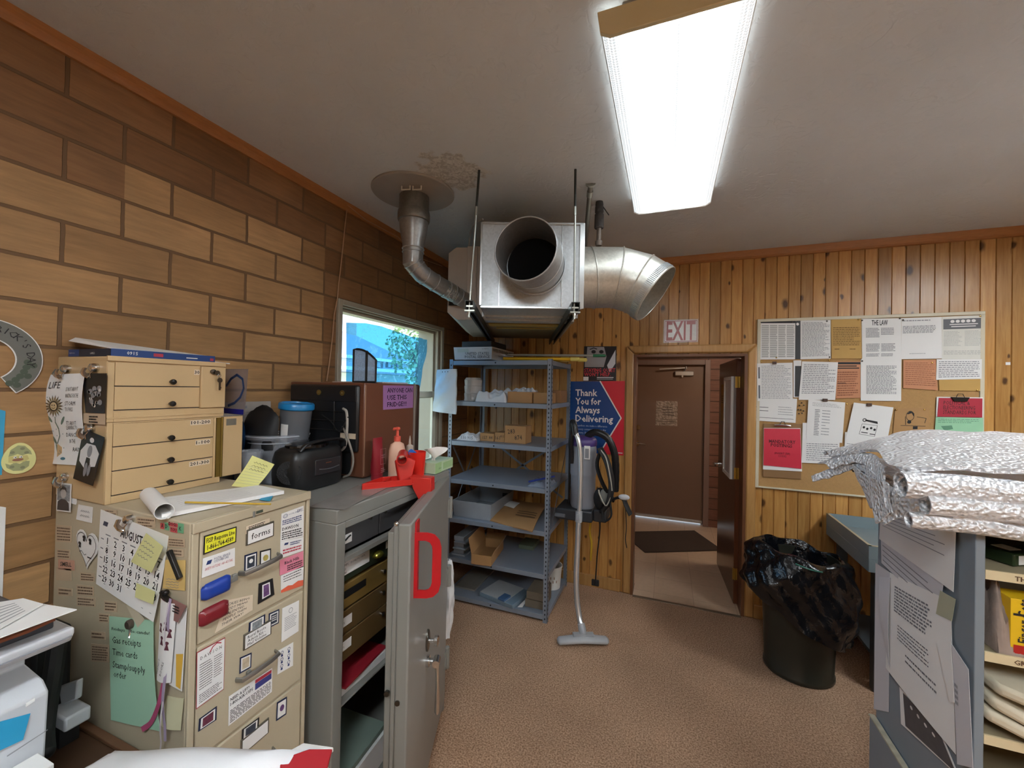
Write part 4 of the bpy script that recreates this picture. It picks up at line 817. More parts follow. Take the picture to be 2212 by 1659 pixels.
for i in range(3):
    mb=MB(); mb.box(-1.60+0.01*i,-1.48+0.004*i,2.88,3.30,z+0.05*i,z+0.05*i+0.012); mb.box(-1.59,-1.50,2.9,3.28,z+0.05*i+0.012,z+0.05*i+0.049)
    tag(add('grey_tray',mb,M_tubd,bev=0.003),'shallow grey tray at the left end of the sixth shelf, '+('lowest of the pile','middle of the pile','topmost of the pile')[i],'tray','grey trays on the sixth shelf')
mb=MB(); mb.box(-1.15,-1.02,3.22,3.40,z,z+0.035); tag(add('small_plate',mb,mat('dull_green_plastic','#56604f',0.6),bev=0.004),'small dull green case at the back of the sixth shelf','case')
z=ZS[6]+0.001
t=thing('storage_lid','flat blue and clear plastic case on the bottom shelf','case',(-1.2,3.0,z))
mb=MB(); mb.T=Matrix.Translation((-1.17,2.99,z))@Matrix.Rotation(-0.25,4,'Z'); mb.box(-0.16,0.16,-0.13,0.13,0.0,0.03); add('case_base',mb,mat('blue_grey_plastic','#6f8291',0.4),t,bev=0.004)
mb=MB(); mb.T=Matrix.Translation((-1.17,2.99,z))@Matrix.Rotation(-0.25,4,'Z'); mb.box(-0.155,0.09,-0.125,0.125,0.03,0.034); add('pale_sheet',mb,mat('pale_grey_sheet','#a9adb0',0.5),t)
mb=MB(); mb.T=Matrix.Translation((-1.17,2.99,z))@Matrix.Rotation(-0.25,4,'Z'); mb.box(0.03,0.09,-0.14,-0.05,0.034,0.05); add('blue_clip',mb,mat('blue_clip','#3f5f85',0.4),t,bev=0.003)
mb=MB(); mb.box(-1.60,-1.42,2.95,3.35,z,z+0.012); tag(add('grey_board',mb,mat('grey_board','#77736c',0.8)),'flat grey board at the left end of the bottom shelf','board')
for i in range(2):
    mb=MB(); mb.box(-0.975+0.01*i,-0.825,2.90,3.10,z+0.062*i,z+0.062*i+0.058); tag(add('brown_carton',mb,mat('grey_brown_carton','#6f6455',0.8),bev=0.003),('lower' if i==0 else 'upper')+' grey-brown carton stacked at the right front of the bottom shelf','box','grey-brown cartons on the bottom shelf')
mb=MB(); S=Sheet(V((-0.998,2.98,z+0.01)),V((-0.982,3.0,z+0.012)),V((-0.985,2.87,z+0.006)),V((-1.02,2.86,z+0.004))); S.body(mb); tag(add('paper_scrap',mb,M_paper),'scrap of white paper lying between the blue case and the cartons','paper')
bk=thing('bucket','white plastic bucket with faint brown print at the rear of the bottom shelf','bucket',(-0.86,3.28,z))
mb=MB(); mb.lathe([(0.072,z),(0.085,z+0.17),(0.09,z+0.171),(0.09,z+0.182),(0.083,z+0.182),(0.083,z+0.172),(0.07,z+0.006),(0.0,z+0.006)],(-0.875,3.28,0),28); add('bucket_body',mb,mat('white_bucket_plastic','#d6d3cd',0.4),bk)
mb=MB(); 
for k in range(10):
    a=-1.9+k*0.12; c=V((-0.875,3.28,0)); r=0.0805; mb._a([c+V((r*math.cos(a+d),r*math.sin(a+d),z+0.06+0.03*(k%3)+e)) for d,e in ((0,0),(0.09,0),(0.09,0.02),(0,0.02))],[(0,1,2,3)])
add('faint_print',mb,mat('brown_faint_print','#8e6f5d',0.7),bk,recalc=False)
# top of the unit: mail tub, dark box, poles
z=ZS[0]+0.011
tb,T=open_box('mail_tub','white postal tub on the top of the shelving unit',-1.62,-1.28,2.88,3.36,z,0.10,M_tub,0.005,taper=0.04)
S=Sheet(T@V((-0.17,-0.242,0.1)),T@V((0.17,-0.242,0.1)),T@V((0.163,-0.232,0)),T@V((-0.163,-0.232,0))); mb=MB(); S.text(mb,'UNITED STATES',0.62,0.62,0.030,'c',True,width=0.62); S.text(mb,'POSTAL SERVICE',0.62,0.88,0.030,'c',True,width=0.66); S.text(mb,'DOMESTIC',0.75,0.2,0.012); add('printed_text',mb,mat('grey_blue_print','#60666e'),tb,recalc=False)
mb=MB(); S.rect(mb,0.1,0.12,0.4,0.42); add('label_window',mb,mat('pale_green_label','#b9c2bb'),tb,recalc=False)
S=Sheet(T@V((0.172,-0.24,0.1)),T@V((0.172,0.24,0.1)),T@V((0.166,0.23,0)),T@V((0.166,-0.23,0))); mb=MB(); S.text(mb,'UNITED STATES POSTAL SERVICE',0.5,0.35,0.03,'c',True); S.text(mb,'PENALTY FOR PRIVATE USE',0.5,0.7,0.018,'c'); add('side_text',mb,mat('grey_blue_print','#60666e'),tb,recalc=False)
mb=MB(); mb.box(-1.60,-1.33,2.98,3.30,z+0.102,z+0.16); tag(add('dark_box',mb,mat('dark_blue_grey_box','#2e333b',0.5),bev=0.006),'dark flat box lying on the white postal tub under the heater','box')
def pole(name,label,p0,p1,r,m,tip=None,group=None,flat=None):
    t=thing(name,label,'pole',p0,group); mb=MB(); mb.cyl(p0,p1,r,12); add('shaft',mb,m,t)
    if tip: q=V(p1)+(V(p1)-V(p0)).normalized()*tip[0]; mb=MB(); mb.tube([p1,V(p1).lerp(q,0.9),q],[r*1.35,r*1.3,r*0.7],12); add('grip',mb,tip[1],t)
    return t
zp=ZS[0]+0.024
pole('duster_pole','grey pole with a green grip lying on the shelving top towards the poster',(-1.22,3.05,zp+0.035),(-0.55,3.19,zp+0.035),0.009,mat('grey_pole','#a7a79c',0.4),(0.10,mat('green_grip','#1f6a45',0.4)))
M_yel=mat('yellow_plastic','#e0b020',0.4)
for i,(a,b,c,r) in enumerate((((-1.20,2.98),(-0.74,3.08),(0.0),0.012),((-1.10,3.20),(-0.70,3.17),0.0,0.012),((-1.05,3.08),(-0.82,3.10),0.0,0.014))):
    pole('yellow_rod',('longest, foremost','rearmost','short, thick')[i]+' yellow plastic rod on top of the shelving unit',(a[0],a[1]-0.06,zp-0.004),(b[0]+0.05,b[1]-0.06,zp-0.004),r,M_yel,(0.07,mat('pale_yellow_tip','#e6d878',0.4)),'yellow rods on the shelving top')
# ================================================================ filing cabinet, coin chests and everything stuck on them
M_cab=mat('putty_cabinet_enamel','#b9ac93',0.42,var=0.03,bump=0.05,bscale=200); M_chest=mat('tan_chest_enamel','#c9ab80',0.42,var=0.03,bump=0.04,bscale=200); M_knob=mat('black_knob','#151415',0.25)
def fX(pts,X): return [onX(x,y,X) for x,y in pts]
def fY(pts,Y): return [onY(x,y,Y) for x,y in pts]
def c3(x,y): return (390+x/2.6806,1040+y/2.6806)
def c2(x,y): return (60+x/2.5917,1000+y/2.5917)
def c1(x,y): return (90+x*.26524,740+y*.26524)
def qX(cf,X,*p,curl=None): return Sheet(*[onX(*cf(*q),X) for q in p],curl=curl)
def qY(cf,Y,*p,curl=None): return Sheet(*[onY(*cf(*q),Y) for q in p],curl=curl)
def rX(cf,X,a,b):   # upright rectangle on a plane facing +X
    A,B_=onX(*cf(*a),X),onX(*cf(*b),X); return Sheet((X,A.y,A.z),(X,B_.y,A.z),(X,B_.y,B_.z),(X,A.y,B_.z))
def rY(cf,Y,a,b):
    A,B_=onY(*cf(*a),Y),onY(*cf(*b),Y); return Sheet((A.x,Y,A.z),(B_.x,Y,A.z),(B_.x,Y,B_.z),(A.x,Y,B_.z))
CX0,CX1,CY0,CY1,CZ=-1.812,-1.150,0.686,1.056,1.33
fc=thing('filing_cabinet','putty coloured four drawer metal filing cabinet covered in magnets and papers','cabinet',((CX0+CX1)/2,(CY0+CY1)/2,0))
mb=MB(); mb.box(CX0,CX1,CY0,CY1,0,CZ); add('cabinet_body',mb,M_cab,fc,bev=0.004)
mb=MB(); mb.box(CX1,CX1+0.008,CY0,CY0+0.017,0.03,1.303).box(CX1,CX1+0.008,CY1-0.012,CY1,0.03,1.303).box(CX1,CX1+0.012,CY0,CY1,1.303,CZ); add('front_frame',mb,M_cab,fc,bev=0.002)
HND={0:((345,575),(560,490)),1:((325,1180),(535,1060))}
for i in range(4):
    z1=1.300-0.305*i; z0=z1-0.295
    mb=MB(); mb.box(CX1-0.002,CX1+0.007,CY0+0.021,CY1-0.018,z0,z1); dr=add('drawer',mb,M_cab,fc,bev=0.003)
    zc=z1-0.145; mb=MB(); yc=0.875
    mb.tube([(CX1+0.006,yc-0.062,zc-0.006),(CX1+0.028,yc-0.058,zc-0.004),(CX1+0.034,yc-0.03,zc-0.001),(CX1+0.034,yc+0.03,zc+0.001),(CX1+0.028,yc+0.058,zc+0.002),(CX1+0.006,yc+0.062,zc+0.003)],0.0058,8,squash=(0.7,1.3)); add('handle',mb,mat('satin_handle_metal','#9b9a97',0.35,0.85),dr)
    zl=z1-0.055; mb=MB(); mb.box(CX1+0.006,CX1+0.010,yc-0.045,yc+0.045,zl-0.024,zl+0.024); lh=add('label_holder',mb,mat('label_holder_metal','#6f6a60',0.4,0.6),dr,bev=0.002)
    mb=MB(); mb.box(CX1+0.010,CX1+0.0108,yc-0.040,yc+0.040,zl-0.020,zl+0.018); cd_=add('label_card',mb,M_paper,dr)
    S=Sheet((CX1+0.0112,yc-0.04,zl+0.018),(CX1+0.0112,yc+0.04,zl+0.018),(CX1+0.0112,yc+0.04,zl-0.02),(CX1+0.0112,yc-0.04,zl-0.02)); mb=MB()
    if i==0: S.text(mb,'forms',0.5,0.72,0.026,'c')
    elif i==1:
        for k,s in enumerate(('Rural Route','Advoa Kit -','Mail Volume')): S.text(mb,s,0.08,0.30+0.29*k,0.012)
    if mb.v: add('lettering',mb,M_ink,dr,recalc=False)
    mb=MB(); mb.box(CX1+0.006,CX1+0.016,CY0+0.045+(0.11 if i==1 else 0.06),CY0+0.058+(0.11 if i==1 else 0.06),zc-0.012,zc); add('latch_button',mb,mat('grey_latch','#8d8c86',0.4,0.4),dr,bev=0.002)
mb=MB(); y=onX(*c3(455,160),CX1+.012).y; mb.box(CX1+0.0115,CX1+0.013,y-0.009,y+0.012,1.308,1.316); add('maker_plate',mb,mat('dark_green_plate','#4a5246',0.4),fc)
mb=MB(); y=onX(*c3(425,155),CX1+.012).y; mb.box(CX1+0.0115,CX1+0.015,y-0.004,y+0.004,1.300,1.318); add('lock',mb,mat('grey_latch','#8d8c86'),fc,bev=0.002)
# --- magnets, stickers and sheets on the drawer fronts
PF=CX1+0.0085
M_yl=mat('yellow_label','#e6e23a',0.4); M_cream=mat('cream_sticker','#dccbb4',0.6,var=0.02); M_pink=mat('pink_card','#e58aa0',0.5,var=0.02); M_red_ink=mat('red_ink','#b8384a',0.6); M_blue_ink=mat('blue_ink','#273a6e',0.5); M_navy=mat('navy_border','#1c2747',0.4); M_orange=mat('orange_red_print','#e2684c',0.5)
rn=random.Random(11)
def stk(name,label,cat,S,base,prints,group=None,nu=1,nv=1,th=0.0009): return sheet_thing(name,label,cat,S,base,prints,group,nu,nv,th,h=0.0009)
def T(*a,**k): return lambda S,mb: S.text(mb,*a,h=0.0014,**k)
def Rr(*a): return lambda S,mb: S.rect(mb,*a,h=0.0013)
def LN(*a,**k): return lambda S,mb: S.lines(mb,*a,rn,h=0.0013,**k)
def ALL(*fs): return lambda S,mb: [f(S,mb) for f in fs] and None
stk('yellow_label','yellow and black response line phone sticker on the top drawer','sticker',qX(c3,PF,(135,316),(324,260),(321,350),(131,425)),M_ink,
 [(M_yl,'yellow_face',lambda S,m:S.rect(m,0.035,0.07,0.965,0.93,h=0.0012)),(M_ink,'lettering',lambda S,m:(S.text(m,'FSSP Response Line',0.5,0.43,0.017,'c',True,h=0.0017,width=0.86),S.text(m,'1-866-764-4589',0.5,0.83,0.018,'c',True,h=0.0017,width=0.8)))])
stk('hotline_sticker','white safety hotline sticker under the yellow phone sticker','sticker',qX(c3,PF,(128,447),(314,384),(313,488),(122,560)),M_paper,[(M_red_ink,'border',lambda S,m:(S.rect(m,0.02,0.03,0.98,0.05),S.rect(m,0.02,0.95,0.98,0.97),S.rect(m,0.02,0.03,0.03,0.97),S.rect(m,0.97,0.03,0.98,0.97),S.text(m,'SAFETY HOTLINE 1-800-457-7682',0.5,0.68,0.01,'c',h=0.0014,width=0.85))),(M_blue_ink,'lettering',lambda S,m:(S.poly(m,[(0.14,0.2),(0.28,0.2),(0.24,0.4),(0.10,0.4)],h=0.0013),S.text(m,'POSTAL SERVICE',0.34,0.28,0.009,h=0.0014,width=0.5),S.text(m,'CUSTOMER CARE',0.34,0.42,0.009,h=0.0014,width=0.45),S.rect(m,0.15,0.8,0.85,0.84)))])
for s_,pts,wd in (('hours_strip',((378,262),(515,212),(515,262),(378,305)),'narrow cream strip sticker above the forms card'),):
    stk(s_,wd,'sticker',qX(c3,PF,*pts),M_cream,[(M_ink,'printed_text',ALL(LN(0.1,0.12,0.9,0.5,2),LN(0.05,0.6,0.95,0.95,1,fill=0.6)))])
def stamp(label,pts,face,bord=M_navy,extra=(),group='stamp magnets on the drawers'):
    return stk('stamp_magnet',label,'magnet',qX(c3,PF,*pts),bord,[(M_paper,'white_border',lambda S,m:S.rect(m,0.10,0.09,0.90,0.91,h=0.0012)),(face,'picture',lambda S,m:S.rect(m,0.2,0.17,0.8,0.83,h=0.0016))]+list(extra))
M_p1=mat('dark_photo_blue','#39404d',0.4,var=0.5,scale=90); M_p2=mat('grey_drawing','#8a8f93',0.5,var=0.6,scale=140); M_p3=mat('purple_photo','#6b4a78',0.4,var=0.5,scale=120); M_p4=mat('maroon_photo','#6a3346',0.4,var=0.5,scale=130); M_p5=mat('gold_emblem','#b9a65a',0.4,var=0.3,scale=100); M_p6=mat('tan_drawing','#c9b79c',0.5,var=0.3,scale=80); M_ph=mat('black_white_photo','#6c6c70',0.4,var=0.9,scale=60)
dot=lambda c,mm,r=0.25:(mm,'emblem',lambda S,m:S.ell(m,0.5,c,r,r*0.8,h=0.002))
stamp('stamp magnet with a dark helmet picture left under the forms card',((370,428),(443,405),(440,500),(368,527)),M_p1,extra=[dot(0.45,M_paper,0.16)])
stamp('stamp magnet with a gold round emblem right under the forms card',((459,403),(523,387),(522,478),(457,497)),M_paper,M_ink,[dot(0.5,M_p5,0.24)])
stamp('stamp magnet with a grey gazebo drawing, at the top of the second drawer',((396,818),(490,768),(487,838),(392,888)),M_p2)
stamp('stamp magnet with a striped bird picture, right of the gazebo magnet',((511,765),(571,738),(568,820),(508,850)),M_p1,extra=[(M_paper,'stripes',lambda S,m:[S.rect(m,0.25,0.3+0.14*k,0.75,0.35+0.14*k,h=0.002) for k in range(3)])])
stamp('stamp magnet with a tan portrait, left above the second drawer handle',((343,1020),(411,990),(408,1076),(340,1115)),M_p6,M_navy)
stamp('stamp magnet with a maroon fruit picture, low at the left corner of the third drawer',((107,1375),(210,1300),(207,1380),(101,1450)),M_p4)
stamp('stamp magnet with a grape picture, right on the third drawer',((558,1280),(615,1245),(612,1347),(553,1388)),M_paper,M_navy,[dot(0.45,M_p3,0.22)])
stamp('dark stamp magnet with a night picture, half hidden above the white bag',((356,1437),(455,1365),(450,1438),(353,1500)),M_p1,M_ink)
o=stk('spool_magnet','black spool shaped magnet with a purple portrait stamp','magnet',qX(c3,PF,(452,592),(533,560),(543,655),(447,712)),M_ink,[(M_paper,'white_border',lambda S,m:S.rect(m,0.24,0.14,0.76,0.86,h=0.0012)),(M_p3,'picture',lambda S,m:S.rect(m,0.32,0.2,0.68,0.8,h=0.0016))])
stk('beige_sticker','beige joke sticker in capital letters beside the maroon clip','sticker',qX(c3,PF,(262,690),(418,655),(416,745),(196,880)),M_cream,[(M_ink,'lettering',lambda S,m:[S.text(m,s,0.12,0.2+0.17*i,0.0095,h=0.0014,width=w) for i,(s,w) in enumerate((('CASES BEING',0.75),('BODY MEANS',0.7),('TALENTED',0.6),('PEOPLE THEN',0.68),('THEIR WAY!',0.6)))])])
def clipm(name,label,pts,m,extra):
    S=qX(c3,PF,*pts); t=thing(name,label,'magnet clip',S.P(.5,1)); mb=MB()
    for k in range(1): mb.grid(lambda u,v:S.P(0.03+0.94*u if v in(0,1) else u,v,0.002+0.012*math.sqrt(max(0,1-(2*u-1)**6))*math.sqrt(max(0,1-(2*v-1)**4))),10,8,-0.004)
    add('clip_body',mb,m,t,smooth=50); extra(S,t); return t
def _e(S,t):
    mb=MB(); a=S.P(1.02,0.45,0.006); mb.obox(a+V((0,0.008,0.001)),(0,1,0.1),(1,0,0),(0,0,1),0.011,0.004,0.007); add('grey_tip',mb,mat('grey_latch','#8d8c86'),t,bev=0.001)
clipm('blue_clip','blue plastic magnetic clip on the top drawer','' and () or ((118,612),(278,536),(277,622),(120,690)),mat('blue_clip_plastic','#1f3f9b',0.3),_e)
def _e(S,t):
    mb=MB(); S.rect(mb,0.09,0.18,0.9,0.72,h=0.0155); a=add('white_label',mb,M_paper,t,recalc=False)
    mb=MB(); S.poly(mb,[(0.14,0.3),(0.26,0.3),(0.23,0.42),(0.11,0.42)],h=0.0165); S.text(mb,'EXPRESS MAIL',0.3,0.40,0.0085,h=0.0165,width=0.55); S.text(mb,'No Return',0.3,0.60,0.0085,h=0.0165,width=0.36); add('lettering',mb,M_ink,t,recalc=False)
clipm('maroon_clip','maroon magnetic clip with a white express mail label','' and () or ((105,757),(264,680),(266,760),(107,842)),mat('maroon_clip_plastic','#7c1f28',0.3),_e)
def usps(S,m,u,v,w): S.poly(m,[(u,v),(u+w,v),(u+w*0.8,v+w*0.8),(u-w*0.2,v+w*0.8)],h=0.0013)
stk('ems_card','white card with a round seal and EMS, topmost of the right hand strip','card',qX(c3,PF,(584,187),(712,140),(712,225),(580,262)),M_paper,[(M_blue_ink,'lettering',lambda S,m:(S.ring(m,0.17,0.28,0.1,0.15,h=0.0013),S.ring(m,0.17,0.28,0.05,0.07,h=0.0013),S.text(m,'EMS.',0.7,0.32,0.013,h=0.0014),S.text(m,'POSTAL SERVICE',0.32,0.3,0.006,h=0.0014),LN(0.05,0.55,0.9,0.95,3)(S,m)))])
stk('dawson_card','white supply company card, second in the right hand strip','card',qX(c3,PF,(581,262),(712,225),(711,318),(577,347)),M_paper,[(M_ink,'lettering',lambda S,m:(S.text(m,'DAWSON',0.05,0.3,0.014,h=0.0014,bold=True),LN(0.05,0.4,0.95,0.95,4)(S,m)))])
stk('postal_card','white card with a blue eagle mark and red lines, third in the strip','card',qX(c3,PF,(577,348),(711,320),(710,400),(577,445)),M_paper,[(M_blue_ink,'lettering',lambda S,m:(usps(S,m,0.18,0.15,0.16),LN(0.4,0.15,0.9,0.4,2)(S,m))),(M_red_ink,'red_text',LN(0.1,0.5,0.9,0.85,2))])
stk('pink_card','pink business card, fourth in the right hand strip','card',qX(c3,PF,(574,457),(710,402),(710,494),(573,545)),M_pink,[(M_ink,'lettering',lambda S,m:(S.text(m,'Black Hills',0.5,0.4,0.014,'c',True,h=0.0014,width=0.62),LN(0.3,0.5,0.95,0.9,3)(S,m)))])
stk('flame_card','white card with a red and orange lower edge, lowest in the strip','card',qX(c3,PF,(580,547),(712,487),(708,602),(580,645)),M_paper,[(M_ink,'printed_text',LN(0.1,0.08,0.9,0.5,3,fill=0.3)),(M_orange,'orange_edge',lambda S,m:S.poly(m,[(0,0.85),(0.3,0.72),(0.5,0.78),(0.75,0.66),(1,0.72),(1,1),(0,1)],h=0.0013))])
stk('dawson_list','long white phone list with a red edge on the left of the second drawer','sheet',qX(c3,PF,(93,990),(257,902),(250,1202),(88,1320)),mat('red_sheet_edge','#a33b40',0.5),[(M_paper,'white_face',lambda S,m:S.rect(m,0.02,0.015,0.98,0.985,h=0.0012)),(M_ink,'lettering',lambda S,m:(S.text(m,'D A W S O N',0.12,0.17,0.012,h=0.0016,width=0.75),S.lines(m,0.1,0.24,0.55,0.72,11,rn,0.3,h=0.0016),S.lines(m,0.6,0.24,0.9,0.66,10,rn,0.3,h=0.0016),S.lines(m,0.1,0.78,0.9,0.95,5,rn,0.35,h=0.0016))),(M_red_ink,'logo_arc',lambda S,m:S.path(m,[(0.45,0.12),(0.55,0.05),(0.7,0.02),(0.85,0.06)],0.003,h=0.0016))])
stk('seal_notice','white notice with a faint seal, upper right of the second drawer','sheet',qX(c3,PF,(588,735),(685,688),(682,866),(583,932)),M_paper,[(M_grey_ink,'printed_text',lambda S,m:(S.ring(m,0.5,0.18,0.12,0.08,h=0.0013),LN(0.15,0.32,0.85,0.75,8,fill=0.35)(S,m)))])
stk('comic_sheet','white sheet of small cartoon figures, right of the second drawer','sheet',qX(c3,PF,(565,980),(652,930),(650,1066),(560,1118)),M_paper,[(M_blue_ink,'doodles',lambda S,m:[(S.ring(m,u,v,0.09,0.07,0.3,h=0.0013),S.rect(m,u-0.06,v+0.08,u+0.06,v+0.17,h=0.0013)) for u in (0.25,0.7) for v in (0.17,0.45,0.73)])])
stk('flyer','phone rates flyer with blue and red blocks under the second handle','sheet',qX(c3,PF,(279,1245),(530,1080),(528,1217),(276,1417)),M_paper,[(M_ink,'lettering',lambda S,m:(S.text(m,'NEED A LIFT?',0.03,0.2,0.012,True and 'l',True,h=0.0014,width=0.42),S.text(m,'1-800-ASK-USPS',0.03,0.36,0.013,'l',True,h=0.0014,width=0.5),S.lines(m,0.03,0.5,0.97,0.95,8,rn,0.45,h=0.0013))),(mat('blue_block','#3b3f7c',0.5),'blue_block',lambda S,m:S.rect(m,0.58,0.18,0.98,0.42,h=0.0013)),(M_red_ink,'red_block',lambda S,m:S.rect(m,0.58,0.04,0.98,0.17,h=0.0013))])
# --- side of the cabinet (faces the camera): plane y = CY0
PS=CY0-0.0012
side=[(160,345,245,440),(165,480,238,533),(160,585,245,655),(170,695,250,740),(295,610,375,660),(275,680,370,740),(275,745,380,800),(430,770,500,830),(400,840,460,890),(355,940,435,985),(355,1010,455,1110),(610,300,715,360),(430,258,500,290),(785,415,880,468),(785,475,875,520),(300,150,392,196)]
desc=['block of small capitals high in the left column','two line note below the block of capitals','map outline of a dog','single bold word, lowest in the left column','three lines beside the heart card','bold two line word, middle column','four lines under the middle column word','short centred text right of the middle column','two words beside the green sheet top','two faint lines left of the green sheet','long paragraph left of the green sheet','four lines just right of the bulldog clip','one line behind the calendar corner','three lines right of the calendar top','two words above the black bar magnet','green and brown lines under the photos']
for (a,b,c,d),ds in zip(side,desc):
    A=onY(*c2(a,b),PS); Bq=onY(*c2(c,d),PS)
    if Bq.x-A.x<0.01: continue
    w=c-a; S=Sheet(onY(*c2(a,b),PS),onY(*c2(c,b+w*0.10),PS),onY(*c2(c,d+w*0.06),PS),onY(*c2(a,d),PS))
    n_=max(1,int((d-b)/16)); dg=ds.startswith('map') and 'grey_map' or 'printed_text'
    stk('beige_sticker','beige sticker on the cabinet side, '+ds,'sticker',S,mat('beige_sticker_paper','#c3ad92',0.6,var=0.03),[(mat('brown_print2','#6b5443',0.7) if not ds.startswith('green') else mat('green_print','#5c9a78',0.7),dg,(lambda S,m:S.poly(m,[(0.1,0.2),(0.5,0.35),(0.9,0.1),(0.95,0.6),(0.6,0.9),(0.4,0.6),(0.1,0.6)])) if ds.startswith('map') else LN(0.08,0.1,0.95,0.95,n_,fill=0.5))])
for s,pts,m_ in (('SMELL',(172,537,262,597),mat('salmon_sticker','#c99a86',0.6)),('RADIOS',(170,697,250,742),None),('SHELLEY',(285,830,365,882),None)):
    if m_ is None: continue
    a,b,c,d=pts; S=Sheet(onY(*c2(a,b),PS),onY(*c2(c,b+9),PS),onY(*c2(c,d+5),PS),onY(*c2(a,d),PS)); stk('salmon_sticker','salmon sticker with one outlined bold word on the cabinet side','sticker',S,m_,[(M_ink,'lettering',T(s,0.15,0.62,0.018,bold=True,width=0.7))])
for i,(m_,a) in enumerate(((mat('red_tag','#d2575c',0.5),(745,335,768,372)),(mat('green_tag','#6fae86',0.5),(768,332,790,378)),(mat('red_tag','#d2575c'),(788,330,842,362)),(mat('red_tag','#d2575c'),(800,358,836,392)),(mat('green_tag','#6fae86'),(842,335,872,395)))):
    S=rY(c2,PS,(a[0],a[1]),(a[2],a[3])); stk('letter_tag',('small red tag, leftmost of the letter tags below the notepad','small green tag beside the leftmost red one','widest red letter tag lettered over the green one','lower red letter tag in the middle','green letter tag, rightmost of the letter tags')[i],'tag',S,m_,[(M_ink,'lettering',T(('A','D','DOGS','YOU','K')[i],0.5,0.75,0.012 if i in(2,3) else 0.015,'c',bold=True))] )
def magclip(p,label,sc=1.0,parent=None,Y=None):   # chrome magnet with a spring hook
    q=V(p); t=thing('clip_magnet',label,'magnet',q,'chrome clip magnets on the cabinet and chests'); mb=MB()
    mb.lathe([(0,0.020*sc),(0.004,0.0205*sc),(0.011*sc,0.017*sc),(0.013*sc,0.010*sc),(0.013*sc,0)],q,20,(1,0,0),(0,0,1),(0,-1,0)); add('magnet_cap',mb,M_chrome,t)
    mb=MB(); a=q+V((-0.002,-0.014,-0.012)); mb.tube([a+V((-0.022,-0.004,0.010)),a+V((-0.016,-0.012,-0.002)),a+V((-0.002,-0.012,-0.010)),a+V((0.006,-0.006,-0.016))],0.0028,8,squash=(2.2,0.7)); mb.tube([a+V((0.006,0.006,0.008)),a+V((0.004,-0.004,-0.008)),a+V((0.008,-0.004,-0.02))],0.002,8,squash=(2.0,0.8)); add('spring_clip',mb,M_chrome,t); return t
LC=0.6858
CHY=0.6805  # side plane of the chests
# calendar
cal=qY(c2,PS-0.006,(398,262),(777,412),(722,882),(372,680),curl=lambda u,v:-0.004+0.012*v*v*u)
S=cal
def calp(S,m):
    S.text(m,'AUGUST',0.34,0.235,0.036,'l',True,h=0.001,width=0.33)
    rows=(('1','2','3','4','5','6','7'),('8','9','10','11','12','13','14'),('15','16','17','18','19','20','21'),('22','23','24','25','26','27','28'),('29','30','31'))
    for i,r in enumerate(rows):
        for j,s in enumerate(r): S.text(m,s,0.15+0.13*j,0.405+0.125*i,0.026,'c',True,h=0.001)
def calg(S,m):
    for j in range(7): S.rect(m,0.11+0.13*j,0.285,0.19+0.13*j,0.30)
    for i in range(5): S.rect(m,0.04,0.36+0.125*i,0.085,0.375+0.125*i)
    for i in range(5):
        for j in range(7):
            if rn.random()<.6: S.rect(m,0.14+0.13*j,0.425+0.125*i,0.17+0.13*j,0.432+0.125*i)
sheet_thing('wall_calendar','white August calendar page clipped to the cabinet side','calendar',S,M_paper,[(M_ink,'lettering',calp),(M_grey_ink,'small_print',calg),(M_navy,'eagle_mark',lambda S,m:S.poly(m,[(0.07,0.13),(0.14,0.13),(0.125,0.19),(0.055,0.19)]))],nu=8,nv=8)
M_note=mat('yellow_sticky_note','#d9d89a',0.6,var=0.03)
hand=lambda S,m:[S.path(m,[(0.1+0.05*k,0.2+0.16*r+0.03*math.sin(k*2.1+r)) for k in range(int(12+3*math.sin(r)))],0.0012,h=0.0012) for r in range(4)]
sheet_thing('sticky_note','yellow sticky note written on and stuck over the calendar middle','note',qY(c2,PS-0.020,(662,393),(758,470),(692,615),(577,553)),M_note,[(M_grey_ink,'handwriting',hand)])
sheet_thing('sticky_note','blank yellow sticky note on the lower right of the calendar','note',qY(c2,PS-0.020,(608,672),(712,722),(700,792),(600,752)),M_note,[])
sheet_thing('sticky_note','deep yellow sticky note under the black bar magnet','note',qY(c2,PS-0.002,(770,543),(882,545),(879,716),(755,702)),mat('deep_yellow_note','#d8b873',0.6),[(M_grey_ink,'handwriting',lambda S,m:[S.path(m,[(0.15+0.06*k,0.65+0.09*r+0.02*math.sin(k*2.1+r)) for k in range(11)],0.001,h=0.0012) for r in range(4)])])
sheet_thing('sticky_note','pale yellow note pinned low beside the ribbon tails','note',qY(c2,PS-0.004,(778,1305),(872,1320),(857,1495),(737,1460),curl=lambda u,v:0.008*v*math.sin(u*3)),mat('pale_yellow_note','#cfc9a6',0.6),[],nu=5,nv=4)
mb=MB(); a,b=onY(*c2(790,492),PS-0.008),onY(*c2(852,648),PS-0.008); mb.bar(a,b,0.014,0.010,(0,-1,0)); tag(add('bar_magnet',mb,mat('black_magnet','#1b1a18',0.4),bev=0.002),'black bar magnet leaning on the deep yellow sticky note','magnet')
